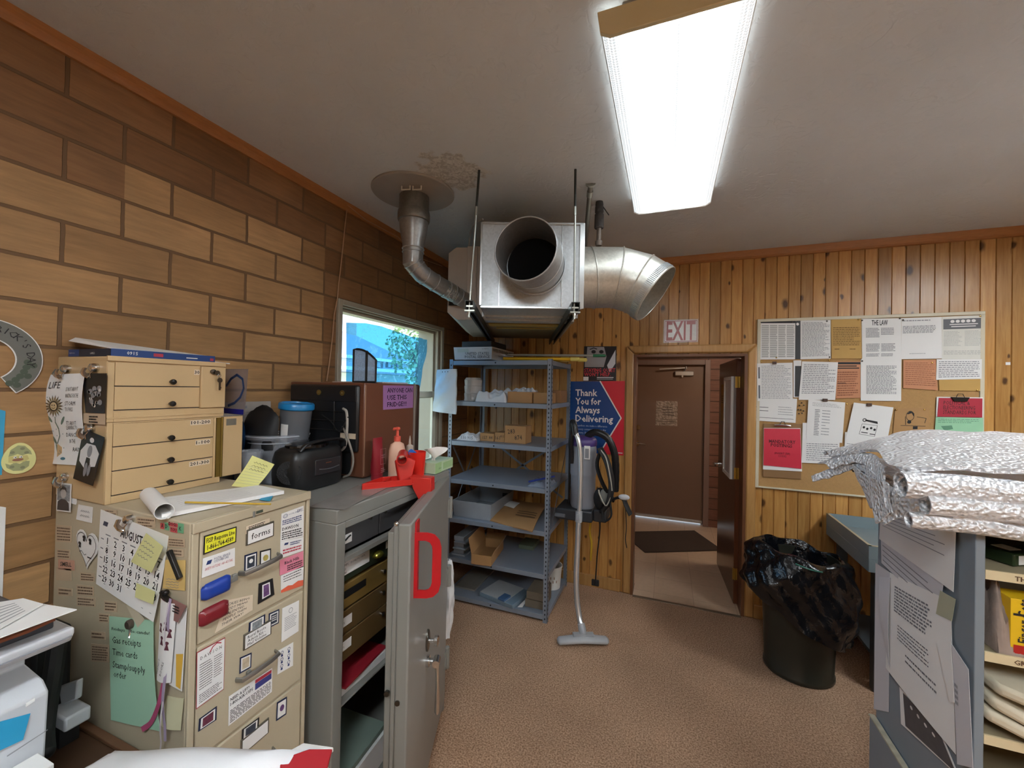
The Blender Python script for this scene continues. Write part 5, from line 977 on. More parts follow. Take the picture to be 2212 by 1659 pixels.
# heart card
def hpts(cx,cy,r,n=30): return [(cx+r*16*math.sin(t)**3/17,cy-r*(13*math.cos(t)-5*math.cos(2*t)-2*math.cos(3*t)-math.cos(4*t))/16) for t in [2*PI*k/n for k in range(n)]]
S=qY(c2,PS-0.003,(270,330),(402,375),(400,620),(270,560)); mb=MB(); P=[S.P(u,v,0.0) for u,v in hpts(0.5,0.5,0.5)]; mb.prism(P,(0,-0.001,0)); o=tag(add('heart_card',mb,M_paper),'white heart shaped card with ink figures left of the calendar','card')
mb=MB(); h=hpts(0.5,0.5,0.43); S.path(mb,h+[h[0]],0.0018,h=0.003)
for u,v in ((0.4,0.28),(0.66,0.3),(0.22,0.46)): S.ell(mb,u,v,0.06,0.04,h=0.003); S.rect(mb,u-0.04,v+0.04,u+0.04,v+0.1,h=0.003)
S.path(mb,[(0.2,0.66),(0.3,0.62),(0.42,0.7),(0.5,0.66)],0.0015,h=0.003); S.rect(mb,0.55,0.7,0.72,0.73,h=0.003); add('ink_drawing',mb,M_ink,o,recalc=False)
sheet_thing('script_card','small white card of script lettering above the heart card','card',qY(c2,PS-0.001,(283,232),(363,248),(358,337),(270,316)),M_paper,[(M_grey_ink,'script',lambda S,m:[S.path(m,[(0.25+0.04*k,0.35+0.3*r+0.07*math.sin(k*2.3)) for k in range(16)],0.0013,h=0.0012) for r in range(2)])])
def photo(label,S,draw,nu=1,nv=1,base=None): return sheet_thing('photo',label,'photo',S,base or mat('photo_black','#131316',0.35),draw,nu=nu,nv=nv,group='black and white photos on the cabinet side')
photo('small photo of a person in a dark shirt, lowest of the photos',qY(c2,PS-0.006,(163,108),(244,118),(238,277),(160,268)),[(M_p2,'background',lambda S,m:S.rect(m,0.06,0.05,0.94,0.62)),(mat('photo_pale_grey','#b6b3b0',0.4),'face',lambda S,m:S.ell(m,0.5,0.36,0.2,0.17,h=0.0009)),(mat('photo_dark_grey','#3b3b40',0.4),'hair_and_shirt',lambda S,m:(S.poly(m,[(0.28,0.3),(0.32,0.15),(0.5,0.1),(0.7,0.16),(0.74,0.32),(0.6,0.22),(0.4,0.22)],h=0.0012),S.poly(m,[(0.08,0.95),(0.12,0.66),(0.35,0.56),(0.65,0.56),(0.9,0.68),(0.94,0.95)],h=0.0012)))],base=M_paper)
sheet_thing('paper_slip','narrow white paper slip behind the lowest photo','paper',qY(c2,PS-0.001,(243,108),(283,118),(270,235),(238,225)),M_paper,[(M_grey_ink,'printed_text',LN(0.1,0.1,0.9,0.6,3))])
# green list
def grp(S,m):
    S.text(m,'Fridays    to candu!',0.5,0.13,0.012,'c',h=0.001,width=0.86)
    for i,(s,w) in enumerate((('Gas receipts',0.66),('Time cards',0.58),('Stamp/supply',0.74),('order',0.29))): S.text(m,s,0.08 if i<3 else 0.1,(0.25,0.365,0.485,0.575)[i],0.026,h=0.001,width=w)
sheet_thing('green_list','pale green reminder list hanging low on the cabinet side','sheet',qY(c2,PS-0.004,(455,858),(703,882),(742,1502),(465,1440),curl=lambda u,v:0.006*math.sin(v*3)*u),mat('pale_green_paper','#a6cfb4',0.65,var=0.02),[(M_ink,'lettering',grp)],nu=5,nv=8)
q=onY(*c2(583,898),PS-0.004); mb=MB(); mb.lathe([(0,0.012),(0.010,0.012),(0.0125,0.009),(0.0125,0)],q,22,(1,0,0),(0,0,1),(0,-1,0)); tag(add('round_magnet',mb,mat('dark_brown_magnet','#4a4038',0.35)),'dark round magnet holding the green list','magnet')
sheet_thing('beige_tab','folded beige paper tab behind the round magnet','paper',qY(c2,PS-0.007,(545,800),(575,788),(648,880),(610,925),curl=lambda u,v:-0.002),mat('beige_tab_paper','#c8bda5',0.6),[])
q=onY(*c2(572,955),PS-0.006); mb=MB(); mb.tube([q+V((0,0,0.012)),q,q+V((0.004,-0.004,-0.01))],0.003,8); tag(add('wire_hook',mb,M_chrome),'small chrome hook under the round magnet on the green list','hook')
# ribbons and cards at the right of the side
def rib(name,label,pts,w,m,cat='ribbon',yy=PS-0.010):
    P=[onY(*c2(*p),yy) for p in pts]; P=arc_pts(P,4); n=len(P)
    def f(u,v):
        i=min(n-2,int(v*(n-1))); q=P[i].lerp(P[i+1],v*(n-1)-i); d=(P[i+1]-P[i]).normalized(); s=d.cross(V((0,-1,0))); return q+s*((u-0.5)*w)+V((0,-0.003*math.sin(v*12),0))
    mb=MB(); mb.grid(f,1,n-1,0.0006); return tag(add(name,mb,m,smooth=60),label,cat)
sheet_thing('picture_card','white card of black chess-like figures hanging in the ribbon bunch','card',qY(c2,PS-0.012,(745,760),(835,790),(800,1230),(722,1215),curl=lambda u,v:0.006*math.sin(u*3)),M_paper,[(mat('maroon_ink','#5d2b38',0.6),'figures',lambda S,m:[(S.ell(m,u,v,0.10,0.022),S.poly(m,[(u-0.13,v+0.09),(u-0.04,v+0.02),(u+0.04,v+0.02),(u+0.13,v+0.09)])) for u,v in ((0.2,0.3),(0.55,0.26),(0.8,0.34),(0.35,0.45),(0.7,0.5))]),(M_ink,'lettering',lambda S,m:[S.text(m,s,0.12+0.35*i,0.92,0.012,h=0.001,rot=1.3) for i,s in enumerate(('WENDY','BOOKS'))])],nu=4,nv=4)
sheet_thing('picture_card','second white card with a yellow strip at the right of the ribbon bunch','card',qY(c2,PS-0.006,(830,860),(890,810),(862,1280),(790,1240)),M_paper,[(mat('yellow_strip','#e4b445',0.5),'yellow_strip',lambda S,m:S.poly(m,[(0.35,0.55),(0.95,0.55),(0.9,0.98),(0.55,0.97)]))])
sheet_thing('mauve_card','mauve card in the black clip at the top of the ribbon bunch','card',qY(c2,PS-0.014,(800,757),(887,800),(840,893),(782,870)),mat('mauve_card','#8a625c',0.6),[(M_ink,'printed_text',LN(0.1,0.2,0.8,0.6,3))])
M_rib=mat('pink_ribbon','#b7547a',0.35); M_rib2=mat('lilac_ribbon','#a99ab4',0.3)
rib('ribbon','deep pink ribbon hanging down the middle of the bunch',[(760,740),(775,850),(760,1000),(765,1180),(745,1330),(690,1450),(635,1495)],0.014,M_rib)
rib('ribbon','lilac ribbon hanging over the cards',[(800,760),(790,900),(775,1080),(768,1250),(757,1400),(765,1560)],0.010,M_rib2,yy=PS-0.016)
rib('ribbon','thin pale ribbon tail reaching lowest, beside the white bag',[(790,780),(768,1000),(760,1300),(745,1500),(735,1620)],0.005,mat('pale_ribbon','#d6cdd4',0.3),yy=PS-0.018)
q=onY(*c2(792,735),PS-0.004); mb=MB(); mb.tube([q+V((-0.018,-0.006,0.006)),q+V((0,-0.012,0.0)),q+V((0.02,-0.01,-0.008))],0.006,8,squash=(1.2,0.7)); mb.ball(q+V((0,-0.008,0.008)),0.008,10); tag(add('black_clip',mb,mat('black_clip_metal','#2a2626',0.3,0.5)),'black spring clip holding the ribbon bunch','clip')
# white poster and photos on the chest side
PC=CHY-0.004
LS=qY(c1,PC-0.006,(80,262),(352,248),(303,1005),(-6,990),curl=lambda u,v:0.012*math.sin(v*5.2+0.3)*(1-u*0.5)-0.002)
def sun(S,m):
    S.text(m,'LIFE',0.08,0.155,0.030,h=0.001,width=0.32)
    for s,v,u,w in (('IS NOT ABOUT',0.19,0.58,0.32),('WAITING FOR THE',0.262,0.58,0.34),('STORM',0.345,0.58,0.27),('TO PASS',0.41,0.58,0.2),("IT'S ABOUT",0.56,0.58,0.26),('LEARNING TO',0.61,0.56,0.3),('DANCE',0.69,0.54,0.3),('IN THE',0.76,0.62,0.16),('RAIN',0.85,0.72,0.22)):
        S.text(m,s,u,v,0.018,h=0.001,width=w)
def flower(S,m):
    for k in range(18):
        a=2*PI*k/18; S.poly(m,[(0.28+0.10*math.cos(a-.16),0.35+0.045*math.sin(a-.16)),(0.28+.19*math.cos(a-.12),0.35+.085*math.sin(a-.12)),(0.28+.25*math.cos(a),0.35+.115*math.sin(a)),(0.28+.19*math.cos(a+.12),0.35+.085*math.sin(a+.12)),(0.28+0.10*math.cos(a+.16),0.35+0.045*math.sin(a+.16))],h=0.001)
def petal_ink(S,m):
    S.ring(m,0.28,0.35,0.115,0.055,0.2,h=0.0014)
    for k in range(18):
        a=2*PI*k/18; S.path(m,[(0.28+0.10*math.cos(a-.17),0.35+0.045*math.sin(a-.17)),(0.28+.26*math.cos(a),0.35+.12*math.sin(a)),(0.28+0.10*math.cos(a+.17),0.35+0.045*math.sin(a+.17))],0.0012,h=0.0014)
    S.ell(m,0.25,0.34,0.012,0.008,h=0.002); S.ell(m,0.31,0.34,0.012,0.008,h=0.002); S.path(m,[(0.23,0.365),(0.28,0.378),(0.33,0.365)],0.0012,h=0.002)
def stem(S,m):
    S.path(m,[(0.28,0.47),(0.27,0.53),(0.33,0.6),(0.34,0.68),(0.26,0.77)],0.005)
    for u,v,r in ((0.12,0.49,0.5),(0.48,0.51,-0.6),(0.18,0.73,0.6),(0.26,0.83,0.9)): S.ell(m,u,v,0.075,0.022,rot=r)
def rain(S,m):
    rg=random.Random(5)
    for k in range(26): u,v=rg.uniform(0.02,0.45),rg.uniform(0.2,0.9); S.rect(m,u,v,u+0.015,v+0.012)
    S.ell(m,0.12,0.90,0.06,0.014); S.ell(m,0.46,0.935,0.07,0.016)
sheet_thing('life_poster','white sunflower poster lettered LIFE, clipped to the side of the chests','poster',LS,mat('bright_white_paper','#eef0f2',0.6),[(M_ink,'lettering',sun),(mat('tan_petals','#b9a070',0.6),'petals',flower),(mat('face_tan','#d9c49b',0.6),'flower_face',lambda S,m:S.ell(m,0.28,0.35,0.10,0.046,h=0.0012)),(M_ink,'petal_outline',petal_ink),(mat('green_grey_stem','#6d8478',0.6),'stem',stem),(mat('slate_drops','#3f7a94',0.6),'raindrops',rain)],nu=6,nv=16)
wh=mat('photo_white','#d8d8da',0.4); gy=mat('photo_grey','#8b8c92',0.4)
photo('dark photo of pale clustered flowers, top right of the chest side',qY(c1,PC-0.004,(328,250),(529,250),(512,577),(357,570)),[(gy,'grey_shapes',lambda S,m:[S.ell(m,0.55+0.22*math.sin(k*2.4),0.5+0.04*k*math.cos(k),0.10,0.07) for k in range(8)]),(wh,'pale_shapes',lambda S,m:[S.ell(m,0.5+0.26*math.sin(k*1.7),0.62+0.2*math.cos(k*2.9),0.06,0.04,h=0.0009) for k in range(12)])])
sheet_thing('beige_sticker','beige caption sticker right below the dark flower photo','sticker',qY(c1,PC-0.001,(340,575),(516,577),(516,670),(335,656)),mat('beige_sticker_paper','#c3ad92'),[(M_ink,'printed_text',LN(0.3,0.2,0.7,0.95,3))])
photo('tilted dark photo of a pale standing figure, lower on the chest side',qY(c1,PC-0.007,(335,702),(504,772),(430,1166),(270,1105),curl=lambda u,v:-0.002+0.006*v),[(wh,'pale_figure',lambda S,m:(S.ell(m,0.5,0.15,0.10,0.05),S.poly(m,[(0.3,0.24),(0.7,0.22),(0.95,0.35),(0.9,0.62),(0.66,0.66),(0.6,0.5),(0.42,0.5),(0.4,0.72),(0.12,0.62),(0.08,0.42)]))),(gy,'grey_figure',lambda S,m:(S.ell(m,0.52,0.37,0.11,0.12,h=0.0009),S.ell(m,0.5,0.74,0.08,0.14,h=0.0009),S.ell(m,0.66,0.73,0.07,0.12,h=0.0009)))],nu=3,nv=4)
for (x,y),lb in (((225,215),'chrome clip magnet holding the sunflower poster'),((455,205),'chrome clip magnet holding the dark flower photo'),((418,695),'chrome clip magnet holding the tilted photo')): magclip(onY(*c1(x,y),CHY),lb)
magclip(onY(*c2(228,75),CY0),'chrome clip magnet holding the lowest photo')
magclip(onY(*c2(583,310),CY0),'chrome clip magnet holding the calendar')
q=onY(*c2(128,68),CY0); t=thing('suction_hook','clear suction cup dangling from a chrome hook magnet at the wall end','suction cup',q); mb=MB(); mb.lathe([(0,0.018),(0.009,0.016),(0.012,0.009),(0.012,0)],q,20,(1,0,0),(0,0,1),(0,-1,0)); mb.tube([q+V((0,-0.016,0)),q+V((-0.02,-0.02,-0.008)),q+V((-0.04,-0.02,-0.004))],0.0022,8); add('hook_magnet',mb,M_chrome,t)
c=q+V((-0.048,-0.02,-0.04)); mb=MB(); mb.lathe([(0.003,0.012),(0.01,0.008),(0.022,0.002),(0.024,0)],c,24,(0.8,0.6,0),(0,0,1),(0.6,-0.8,0)); add('suction_cup',mb,mat('clear_vinyl','#cfc2b6',0.15,trans=0.8),t)
# --- the two chests
c0=thing('coin_chest','lower tan metal chest of three drawers numbered 1 to 300 on the filing cabinet','chest',(-1.67,0.85,1.331))
mb=MB(); x0,x1,y0,y1=-1.805,-1.536,0.682,1.008; mb.box(x0,x1,y0,y1,1.331,1.572); add('chest_body',mb,M_chest,c0,bev=0.003)
mb=MB(); mb.box(x1,x1+0.004,y0,y0+0.014,1.331,1.572).box(x1,x1+0.004,y0+0.014,y1,1.331,1.352).box(x1,x1+0.004,y0+0.014,y1,1.568,1.572).box(x1,x1+0.004,0.983,0.99,1.352,1.568); add('front_frame',mb,M_chest,c0,bev=0.001)
def knob(mb,x,y,z): mb.lathe([(0.005,0),(0.005,0.006),(0.0085,0.010),(0.0095,0.015),(0.008,0.019),(0,0.020)],(x,y,z),16,(0,1,0),(0,0,1),(1,0,0))
for i,(za,zb,lab) in enumerate(((1.567,1.500,'101-200'),(1.496,1.428,'1-100'),(1.424,1.355,'201-300'))):
    mb=MB(); mb.box(x1-0.001,x1+0.0025,y0+0.016,0.981,zb+0.001,za); d=add('drawer',mb,M_chest,c0)
    mb=MB(); mb.box(x1-0.0005,x1+0.0008,y0+0.0145,0.9825,zb-0.002,zb+0.0015); add('shadow_gap',mb,M_black,d)
    mb=MB(); knob(mb,x1+0.002,0.843,zb+0.012); add('knob',mb,M_knob,d)
    S=Sheet((x1+0.003,0.905+(0.018 if i==1 else 0),za-0.003),(x1+0.003,0.972,za-0.003),(x1+0.003,0.972,za-0.020),(x1+0.003,0.905+(0.018 if i==1 else 0),za-0.020)); mb=MB(); S.body(mb,1,1,0.0005); lb=add('number_label',mb,M_cream,d)
    mb=MB(); S.text(mb,lab,0.5,0.78,0.0155,'c',True,h=0.0006,width=0.92); add('lettering',mb,M_ink,d,recalc=False)
t=c0; mb=MB(); mb.box(x1+0.001,x1+0.005,0.992,1.006,1.352,1.568); add('hinge_leaf',mb,mat('dull_brass','#8a7337',0.4,0.7),t)
mb=MB(); mb.cyl((x1+0.006,1.010,1.35),(x1+0.006,1.010,1.57),0.004,10); add('hinge_pin',mb,mat('dull_brass','#8a7337'),t)
mb=MB(); mb.box(x1-0.002,x1+0.006,1.014,1.088,1.349,1.570); fp=add('locking_flap',mb,M_chest,t,bev=0.002)
mb=MB(); mb.box(x1+0.006,x1+0.007,1.025,1.062,1.537,1.562); add('flap_plate',mb,mat('worn_steel','#8b8980',0.4,0.6),fp)
c4=thing('coin_chest','upper tan metal chest of two drawers with keys in its lock','chest',(-1.67,0.85,1.573))
mb=MB(); y1=1.016; mb.box(x0-0.005,x1,CHY,y1,1.573,1.768); add('chest_body',mb,M_chest,c4,bev=0.003)
mb=MB(); mb.box(x1,x1+0.004,CHY,CHY+0.016,1.573,1.75).box(x1,x1+0.004,CHY+0.016,y1,1.573,1.604).box(x1,x1+0.007,CHY-0.002,y1+0.002,1.755,1.770).box(x1+0.003,x1+0.006,CHY,y1,1.583,1.588); add('front_frame',mb,M_chest,c4,bev=0.001)
for i,(za,zb) in enumerate(((1.752,1.681),(1.677,1.609))):
    mb=MB(); mb.box(x1-0.001,x1+0.0025,CHY+0.018,0.931,zb+0.001,za); d=add('drawer',mb,M_chest,c4)
    mb=MB(); mb.box(x1-0.0005,x1+0.0008,CHY+0.0165,0.9325,zb-0.002,zb+0.0015); add('shadow_gap',mb,M_black,d)
    mb=MB(); knob(mb,x1+0.002,0.843,zb+0.015); add('knob',mb,M_knob,d)
    if i==0:
        S=Sheet((x1+0.003,0.913,za-0.012),(x1+0.003,0.931,za-0.012),(x1+0.003,0.931,za-0.03),(x1+0.003,0.913,za-0.03)); mb=MB(); S.body(mb,1,1,0.0005); add('number_label',mb,M_cream,d); mb=MB(); S.text(mb,'30',0.5,0.8,0.016,'c',True,width=0.85); add('lettering',mb,M_ink,d,recalc=False)
mb=MB(); mb.box(x1,x1+0.010,0.933,1.016,1.606,1.752); add('lock_panel',mb,M_chest,c4,bev=0.002)
lk=V((x1+0.010,0.970,1.735)); mb=MB(); mb.lathe([(0.009,0),(0.009,0.006),(0.006,0.008),(0,0.008)],lk,16,(0,1,0),(0,0,1),(1,0,0)); add('lock',mb,mat('dark_nickel','#5d554b',0.3,0.9),c4)
kk=thing('keys','small bunch of keys hanging in the lock of the upper chest','keys',lk+V((0.01,0.01,-0.07)))
mb=MB(); 
for dy,dz,hh in ((0.008,-0.004,0),(0.017,-0.03,1)):
    p=lk+V((0.012,dy,dz)); mb.lathe([(0.004,0),(0.009,0),(0.009,0.002),(0.004,0.002)],p,16,(0,1,0),(0,0,1),(1,0,0)); 
    if hh: mb.box(p.x,p.x+0.002,p.y-0.003,p.y+0.003,p.z-0.036,p.z-0.008).box(p.x,p.x+0.002,p.y+0.003,p.y+0.005,p.z-0.03,p.z-0.024)
    add('key',mb,mat('dark_nickel','#5d554b'),kk); mb=MB()
hoop(mb,lk+V((0.014,0.014,-0.014)),(1,0.3,0),0.007,0.0008,16); add('key_ring',mb,M_chrome,kk)
# label box and papers on the upper chest
t=thing('label_box','long dark blue box of address labels lying upside down on the upper chest','box',(-1.68,0.84,1.770))
mb=MB(); mb.box(-1.80,-1.562,0.700,1.000,1.7705,1.7935); add('box_body',mb,mat('blue_label_box','#1d3f7a',0.4,var=0.15,scale=6),t,bev=0.001)
S=Sheet((-1.5612,1.0,1.7705),(-1.5612,0.70,1.7705),(-1.5612,0.70,1.7935),(-1.5612,1.0,1.7935)); mb=MB(); S.text(mb,'5160',0.78,0.75,0.014,bold=True,h=-0.0006); add('lettering',mb,M_paper,t,recalc=False)
mb=MB(); S.rect(mb,0.55,0.3,0.64,0.75,h=-0.0006); S.rect(mb,0.02,0.2,0.06,0.6,h=-0.0006); add('red_mark',mb,M_red_ink,t,recalc=False)
mb=MB(); S.rect(mb,0.2,0.35,0.32,0.5,h=-0.0006); add('white_mark',mb,M_paper,t,recalc=False)
S=Sheet((-1.80,0.699,1.7935),(-1.562,0.699,1.7935),(-1.562,0.699,1.7705),(-1.80,0.699,1.7705)); mb=MB(); S.rect(mb,0.28,0.02,1,0.98,h=0.0004); add('dark_end',mb,mat('dark_navy','#1a2236',0.4),t,recalc=False)
mb=MB(); S.text(mb,'LABELS',0.55,0.7,0.008,h=0.0009); S.text(mb,'MADE IN USA',0.05,0.6,0.005,h=0.0009); add('small_print',mb,M_paper,t,recalc=False)
sheet_thing('paper_stack','loose white papers sloping up on top of the blue label box','papers',Sheet((-1.81,0.72,1.835),(-1.60,1.0,1.7955),(-1.57,0.70,1.7955),(-1.80,0.70,1.822)),M_paper,[],th=0.002)
sheet_thing('loose_sheet','thin white sheets sticking out at the far end of the blue label box','papers',Sheet((-1.79,1.08,1.7725),(-1.60,1.08,1.7725),(-1.59,1.002,1.7765),(-1.79,1.002,1.7765)),M_paper,[],th=0.003)
# pad, pencil and note on the cabinet top
zt=CZ+0.0015
P=[onZ(385,1060,zt),onZ(575,1050,zt),onZ(560,1090,zt),onZ(345,1122,zt)]
t=thing('notepad','white notepad with rolled-over pages lying on the filing cabinet','notepad',P[3])
S=Sheet((-1.40,0.70,zt),(-1.24,1.02,zt),(-1.16,0.99,zt),(-1.265,0.665,zt)); S=Sheet(V((-1.44,0.76,zt+.012)),V((-1.32,1.0,zt+.012)),V((-1.18,0.985,zt+.012)),V((-1.25,0.675,zt+.012)),flip=False)
if S.n.z<0: S.n=-S.n
mb=MB(); S.body(mb,1,1,0.011); add('pad_pages',mb,M_paper,t)
mb=MB(); S.path(mb,[(0.05,0.2),(0.9,0.22)],0.001,h=0.001); 
for r in range(5): S.path(mb,[(0.15+0.06*k,0.3+0.12*r+0.02*math.sin(k*2+r)) for k in range(11)],0.0012,h=0.001)
add('handwriting',mb,M_grey_ink,t,recalc=False)
a,b=V((-1.445,0.745,zt+0.026)),V((-1.235,0.672,zt+0.022)); mb=MB(); d=(b-a).normalized(); n_=V((0,0,1)); s_=d.cross(n_)
def roll(u,v):
    th=-1.2+u*6.2; r=0.021-0.0022*u; return a.lerp(b,v)+s_*(r*math.cos(th))*-1+n_*(r*math.sin(th))
mb.grid(roll,22,3,0.0012); add('rolled_pages',mb,M_paper,t,smooth=60)
mb=MB(); mb.cyl(onZ(400,1085,zt+0.02),onZ(585,1089,zt+0.016),0.0028,6); tag(add('pencil',mb,mat('yellow_pencil','#c9a63c',0.4)),'thin yellow pencil lying across the notepad','pencil')
mb=MB(); S2=Sheet(onZ(572,1068,zt+.0025),onZ(590,1071,zt+.0025),onZ(583,1082,zt+.0025),onZ(560,1079,zt+.0025)); S2.body(mb,1,1,0.001); tag(add('blue_tab',mb,mat('sky_blue_paper','#3aa0c9',0.6)),'sky blue paper tab sticking out behind the notepad','paper')
A=[V((-1.33,1.03,zt+0.10)),V((-1.31,1.13,zt+0.105)),V((-1.335,0.99,zt+0.004)),V((-1.40,0.93,zt+0.003))]
A=[onX(545,984,-1.36),onX(593,1003,-1.33),onX(552,1055,-1.33),onX(500,1050,-1.385)]
S=Sheet(*A,curl=lambda u,v:0.012*math.sin(v*3.1)); S.n=V((0.9,-0.3,0.3)); 
sheet_thing('legal_note','curling yellow lined note leaning on the black radio','note',S,mat('yellow_legal_paper','#d8d488',0.6,var=0.02),[(M_grey_ink,'ruled_lines',lambda S,m:[S.path(m,[(0.05,0.35+0.09*k),(0.95,0.35+0.09*k)],0.0006,h=0.001) for k in range(7)]),(M_ink,'handwriting',lambda S,m:[S.path(m,[(0.2+0.05*k,0.18+0.12*r+0.03*math.sin(k*2.2+r)) for k in range(13)],0.001,h=0.0012) for r in range(3)])],nu=5,nv=10)
# ================================================================ safe with its open door
M_safe=mat('grey_safe_paint','#85847f',0.38,var=0.06,scale=4); M_safed=mat('dark_grey_drawer','#4c4b4d',0.4,var=0.05)
sf=thing('safe','low grey steel safe with a heavy door standing ajar','safe',(-1.44,1.49,0))
X0_,X1_,Y0_,Y1_,ZT=-1.80,-1.07,1.105,1.885,1.257
mb=MB(); mb.box(X0_,X1_,Y0_,Y0_+0.045,0,ZT-0.05).box(X0_,X1_,Y1_-0.045,Y1_,0,ZT-0.05).box(X0_,X1_,Y0_,Y1_,ZT-0.05,ZT).box(X0_,X0_+0.03,Y0_+0.045,Y1_-0.045,0,ZT-0.05).box(X0_+0.03,X1_,Y0_+0.045,Y1_-0.045,0,0.08)
add('safe_body',mb,M_safe,sf,bev=0.004)
mb=MB(); mb.box(X1_-0.012,X1_-0.001,Y0_+0.045,Y1_-0.045,ZT-0.075,ZT-0.05).box(X1_-0.03,X1_-0.001,Y0_+0.045,Y1_-0.045,1.058,1.078); add('inner_lip',mb,M_safe,sf,bev=0.002)
def idr(name,ya,yb,za,zb,m,x=-1.105,dep=0.5,bev=0.003):
    mb=MB(); mb.box(x-dep,x,ya,yb,zb,za); return add(name,mb,m,sf,bev=bev)
def flab(parent,ya,yb,za,zb,x=-1.105,txt=None,m=None):
    S=Sheet((x+0.0012,ya,za),(x+0.0012,yb,za),(x+0.0012,yb,zb),(x+0.0012,ya,zb)); mb=MB(); S.body(mb,1,1,0.001); l=add('paper_label',mb,m or M_paper,parent)
    if txt:
        mb=MB(); 
        for s,u,v,z in txt: S.text(mb,s,u,v,z,h=0.0008)
        add('lettering',mb,M_ink,parent,recalc=False)
for k,(ya,yb) in enumerate(((1.152,1.372),(1.378,1.835))):
    d=idr('inner_drawer',ya,yb,1.205,1.082,M_safed); mb=MB(); yk=1.315 if k==0 else 1.405; mb.cyl((-1.105,yk,1.168),(-1.097,yk,1.168),0.008,14); add('lock',mb,M_chrome,d)
    if k==0:
        flab(d,1.153,1.218,1.142,1.108); mb=MB(); mb.tube([(-1.101,1.158,1.122),(-1.099,1.18,1.124),(-1.099,1.195,1.132),(-1.101,1.208,1.134)],0.003,8); add('bent_pull',mb,M_black,d)
M_green=mat('dark_green_cashbox','#2c3427',0.4); M_wood=mat('yellowed_wood_drawer','#7d6434',0.5,var=0.2,scale=6,stretch=(1,1,6)); M_wood2=mat('brown_wood_drawer','#5f4a2b',0.5,var=0.2,scale=6)
d=idr('cash_box',1.152,1.835,1.046,0.968,M_green); flab(d,1.153,1.318,1.043,0.992,txt=(('STAMPS',0.05,0.35,0.012),('DOMESTIC / INTL',0.38,0.35,0.010),('MONEY',0.03,0.65,0.010),('ORDERS',0.03,0.9,0.010))); flab(d,1.42,1.455,1.035,1.005)
mb=MB(); mb.ball((-1.100,1.36,1.006),0.026,14,sz=0.6); add('brass_pull',mb,mat('olive_brass','#8f8a3c',0.25,0.8),d)
d=idr('cash_box',1.152,1.835,0.955,0.865,M_wood); mb=MB(); mb.box(-1.104,-1.102,1.185,1.30,0.905,0.932); add('slot',mb,M_black,d); mb=MB(); mb.cyl((-1.105,1.40,0.92),(-1.09,1.40,0.92),0.009,12); add('lock',mb,M_chrome,d)
for za,zb,m,lz in ((0.858,0.772,M_wood2,0.834),(0.768,0.672,M_wood2,0.745)):
    d=idr('cash_box',1.152,1.835,za,zb,m); flab(d,1.153,1.228,lz,lz-0.034,txt=(('FLATS',0.1,0.7,0.012),)); mb=MB(); mb.cyl((-1.105,1.395,lz),(-1.09,1.395,lz),0.009,12); add('lock',mb,M_chrome,d)
idr('inner_shelf',1.152,1.835,0.53,0.522,M_safe,x=-1.09)
def slab(name,label,cat,z,th,pts,m,grp=None):
    mb=MB(); mb.prism([(x,y,z) for x,y in pts],(0,0,th)); return tag(add(name,mb,m,bev=0.001),label,cat,grp)
slab('ledger','stack of white papers lying on the shelf inside the safe','papers',0.531,0.03,[(-1.55,1.17),(-1.12,1.17),(-1.11,1.45),(-1.55,1.45)],M_paper)
slab('red_folder','red folder lying on the papers inside the safe','folder',0.5625,0.008,[(-1.50,1.16),(-1.10,1.20),(-1.12,1.46),(-1.52,1.44)],mat('dark_red_folder','#9c2430',0.5))
slab('green_folder','grey-green folder at the bottom of the safe, upper one','folder',0.20,0.02,[(-1.55,1.17),(-1.11,1.18),(-1.13,1.48),(-1.55,1.47)],mat('grey_green_folder','#7e8e84',0.6))
slab('paper_pile','pile of white envelopes at the bottom of the safe under a grey-green folder','papers',0.082,0.115,[(-1.56,1.16),(-1.10,1.165),(-1.12,1.50),(-1.55,1.49)],M_paper)
mb=MB(); mb.bar((-1.12,1.17,0.40),(-1.12,1.50,0.46),0.04,0.004); 
# door
HN=V((-1.068,1.885,0)); E_=V((-0.805,1.166,0)); DD=(E_-HN).normalized(); DN=V((-DD.y,DD.x,0)); DL=(E_-HN).length
def dbox(mb,s0,s1,n0,n1,z0,z1): return mb.obox(HN+DD*((s0+s1)/2)+DN*((n0+n1)/2)+V((0,0,(z0+z1)/2)),DD,DN,(0,0,1),(s1-s0)/2,(n1-n0)/2,(z1-z0)/2)
mb=MB(); dbox(mb,0.0,DL,-0.044,0,0.06,1.228); dr=add('safe_door',mb,M_safe,sf,bev=0.006)
mb=MB(); dbox(mb,0.03,DL-0.004,-0.060,-0.044,0.08,1.218); add('door_step',mb,M_safe,dr,bev=0.004)
mb=MB(); dbox(mb,0.06,DL-0.012,-0.083,-0.060,0.10,1.196); add('door_inner_slab',mb,M_safe,dr,bev=0.004)
p=lambda s,n,z: HN+DD*s+DN*n+V((0,0,z))
mb=MB(); mb.ball(p(DL-0.014,-0.054,1.223),0.010,12); add('door_stud',mb,M_chrome,dr)
for s,n,z in ((DL,-0.07,0.655),(DL,-0.033,0.625)):
    mb=MB(); mb.cyl(p(s-0.006,n,z),p(s+0.004,n,z),0.009,14); add('bolt',mb,mat('dark_bolt','#55524c',0.3,0.9),dr)
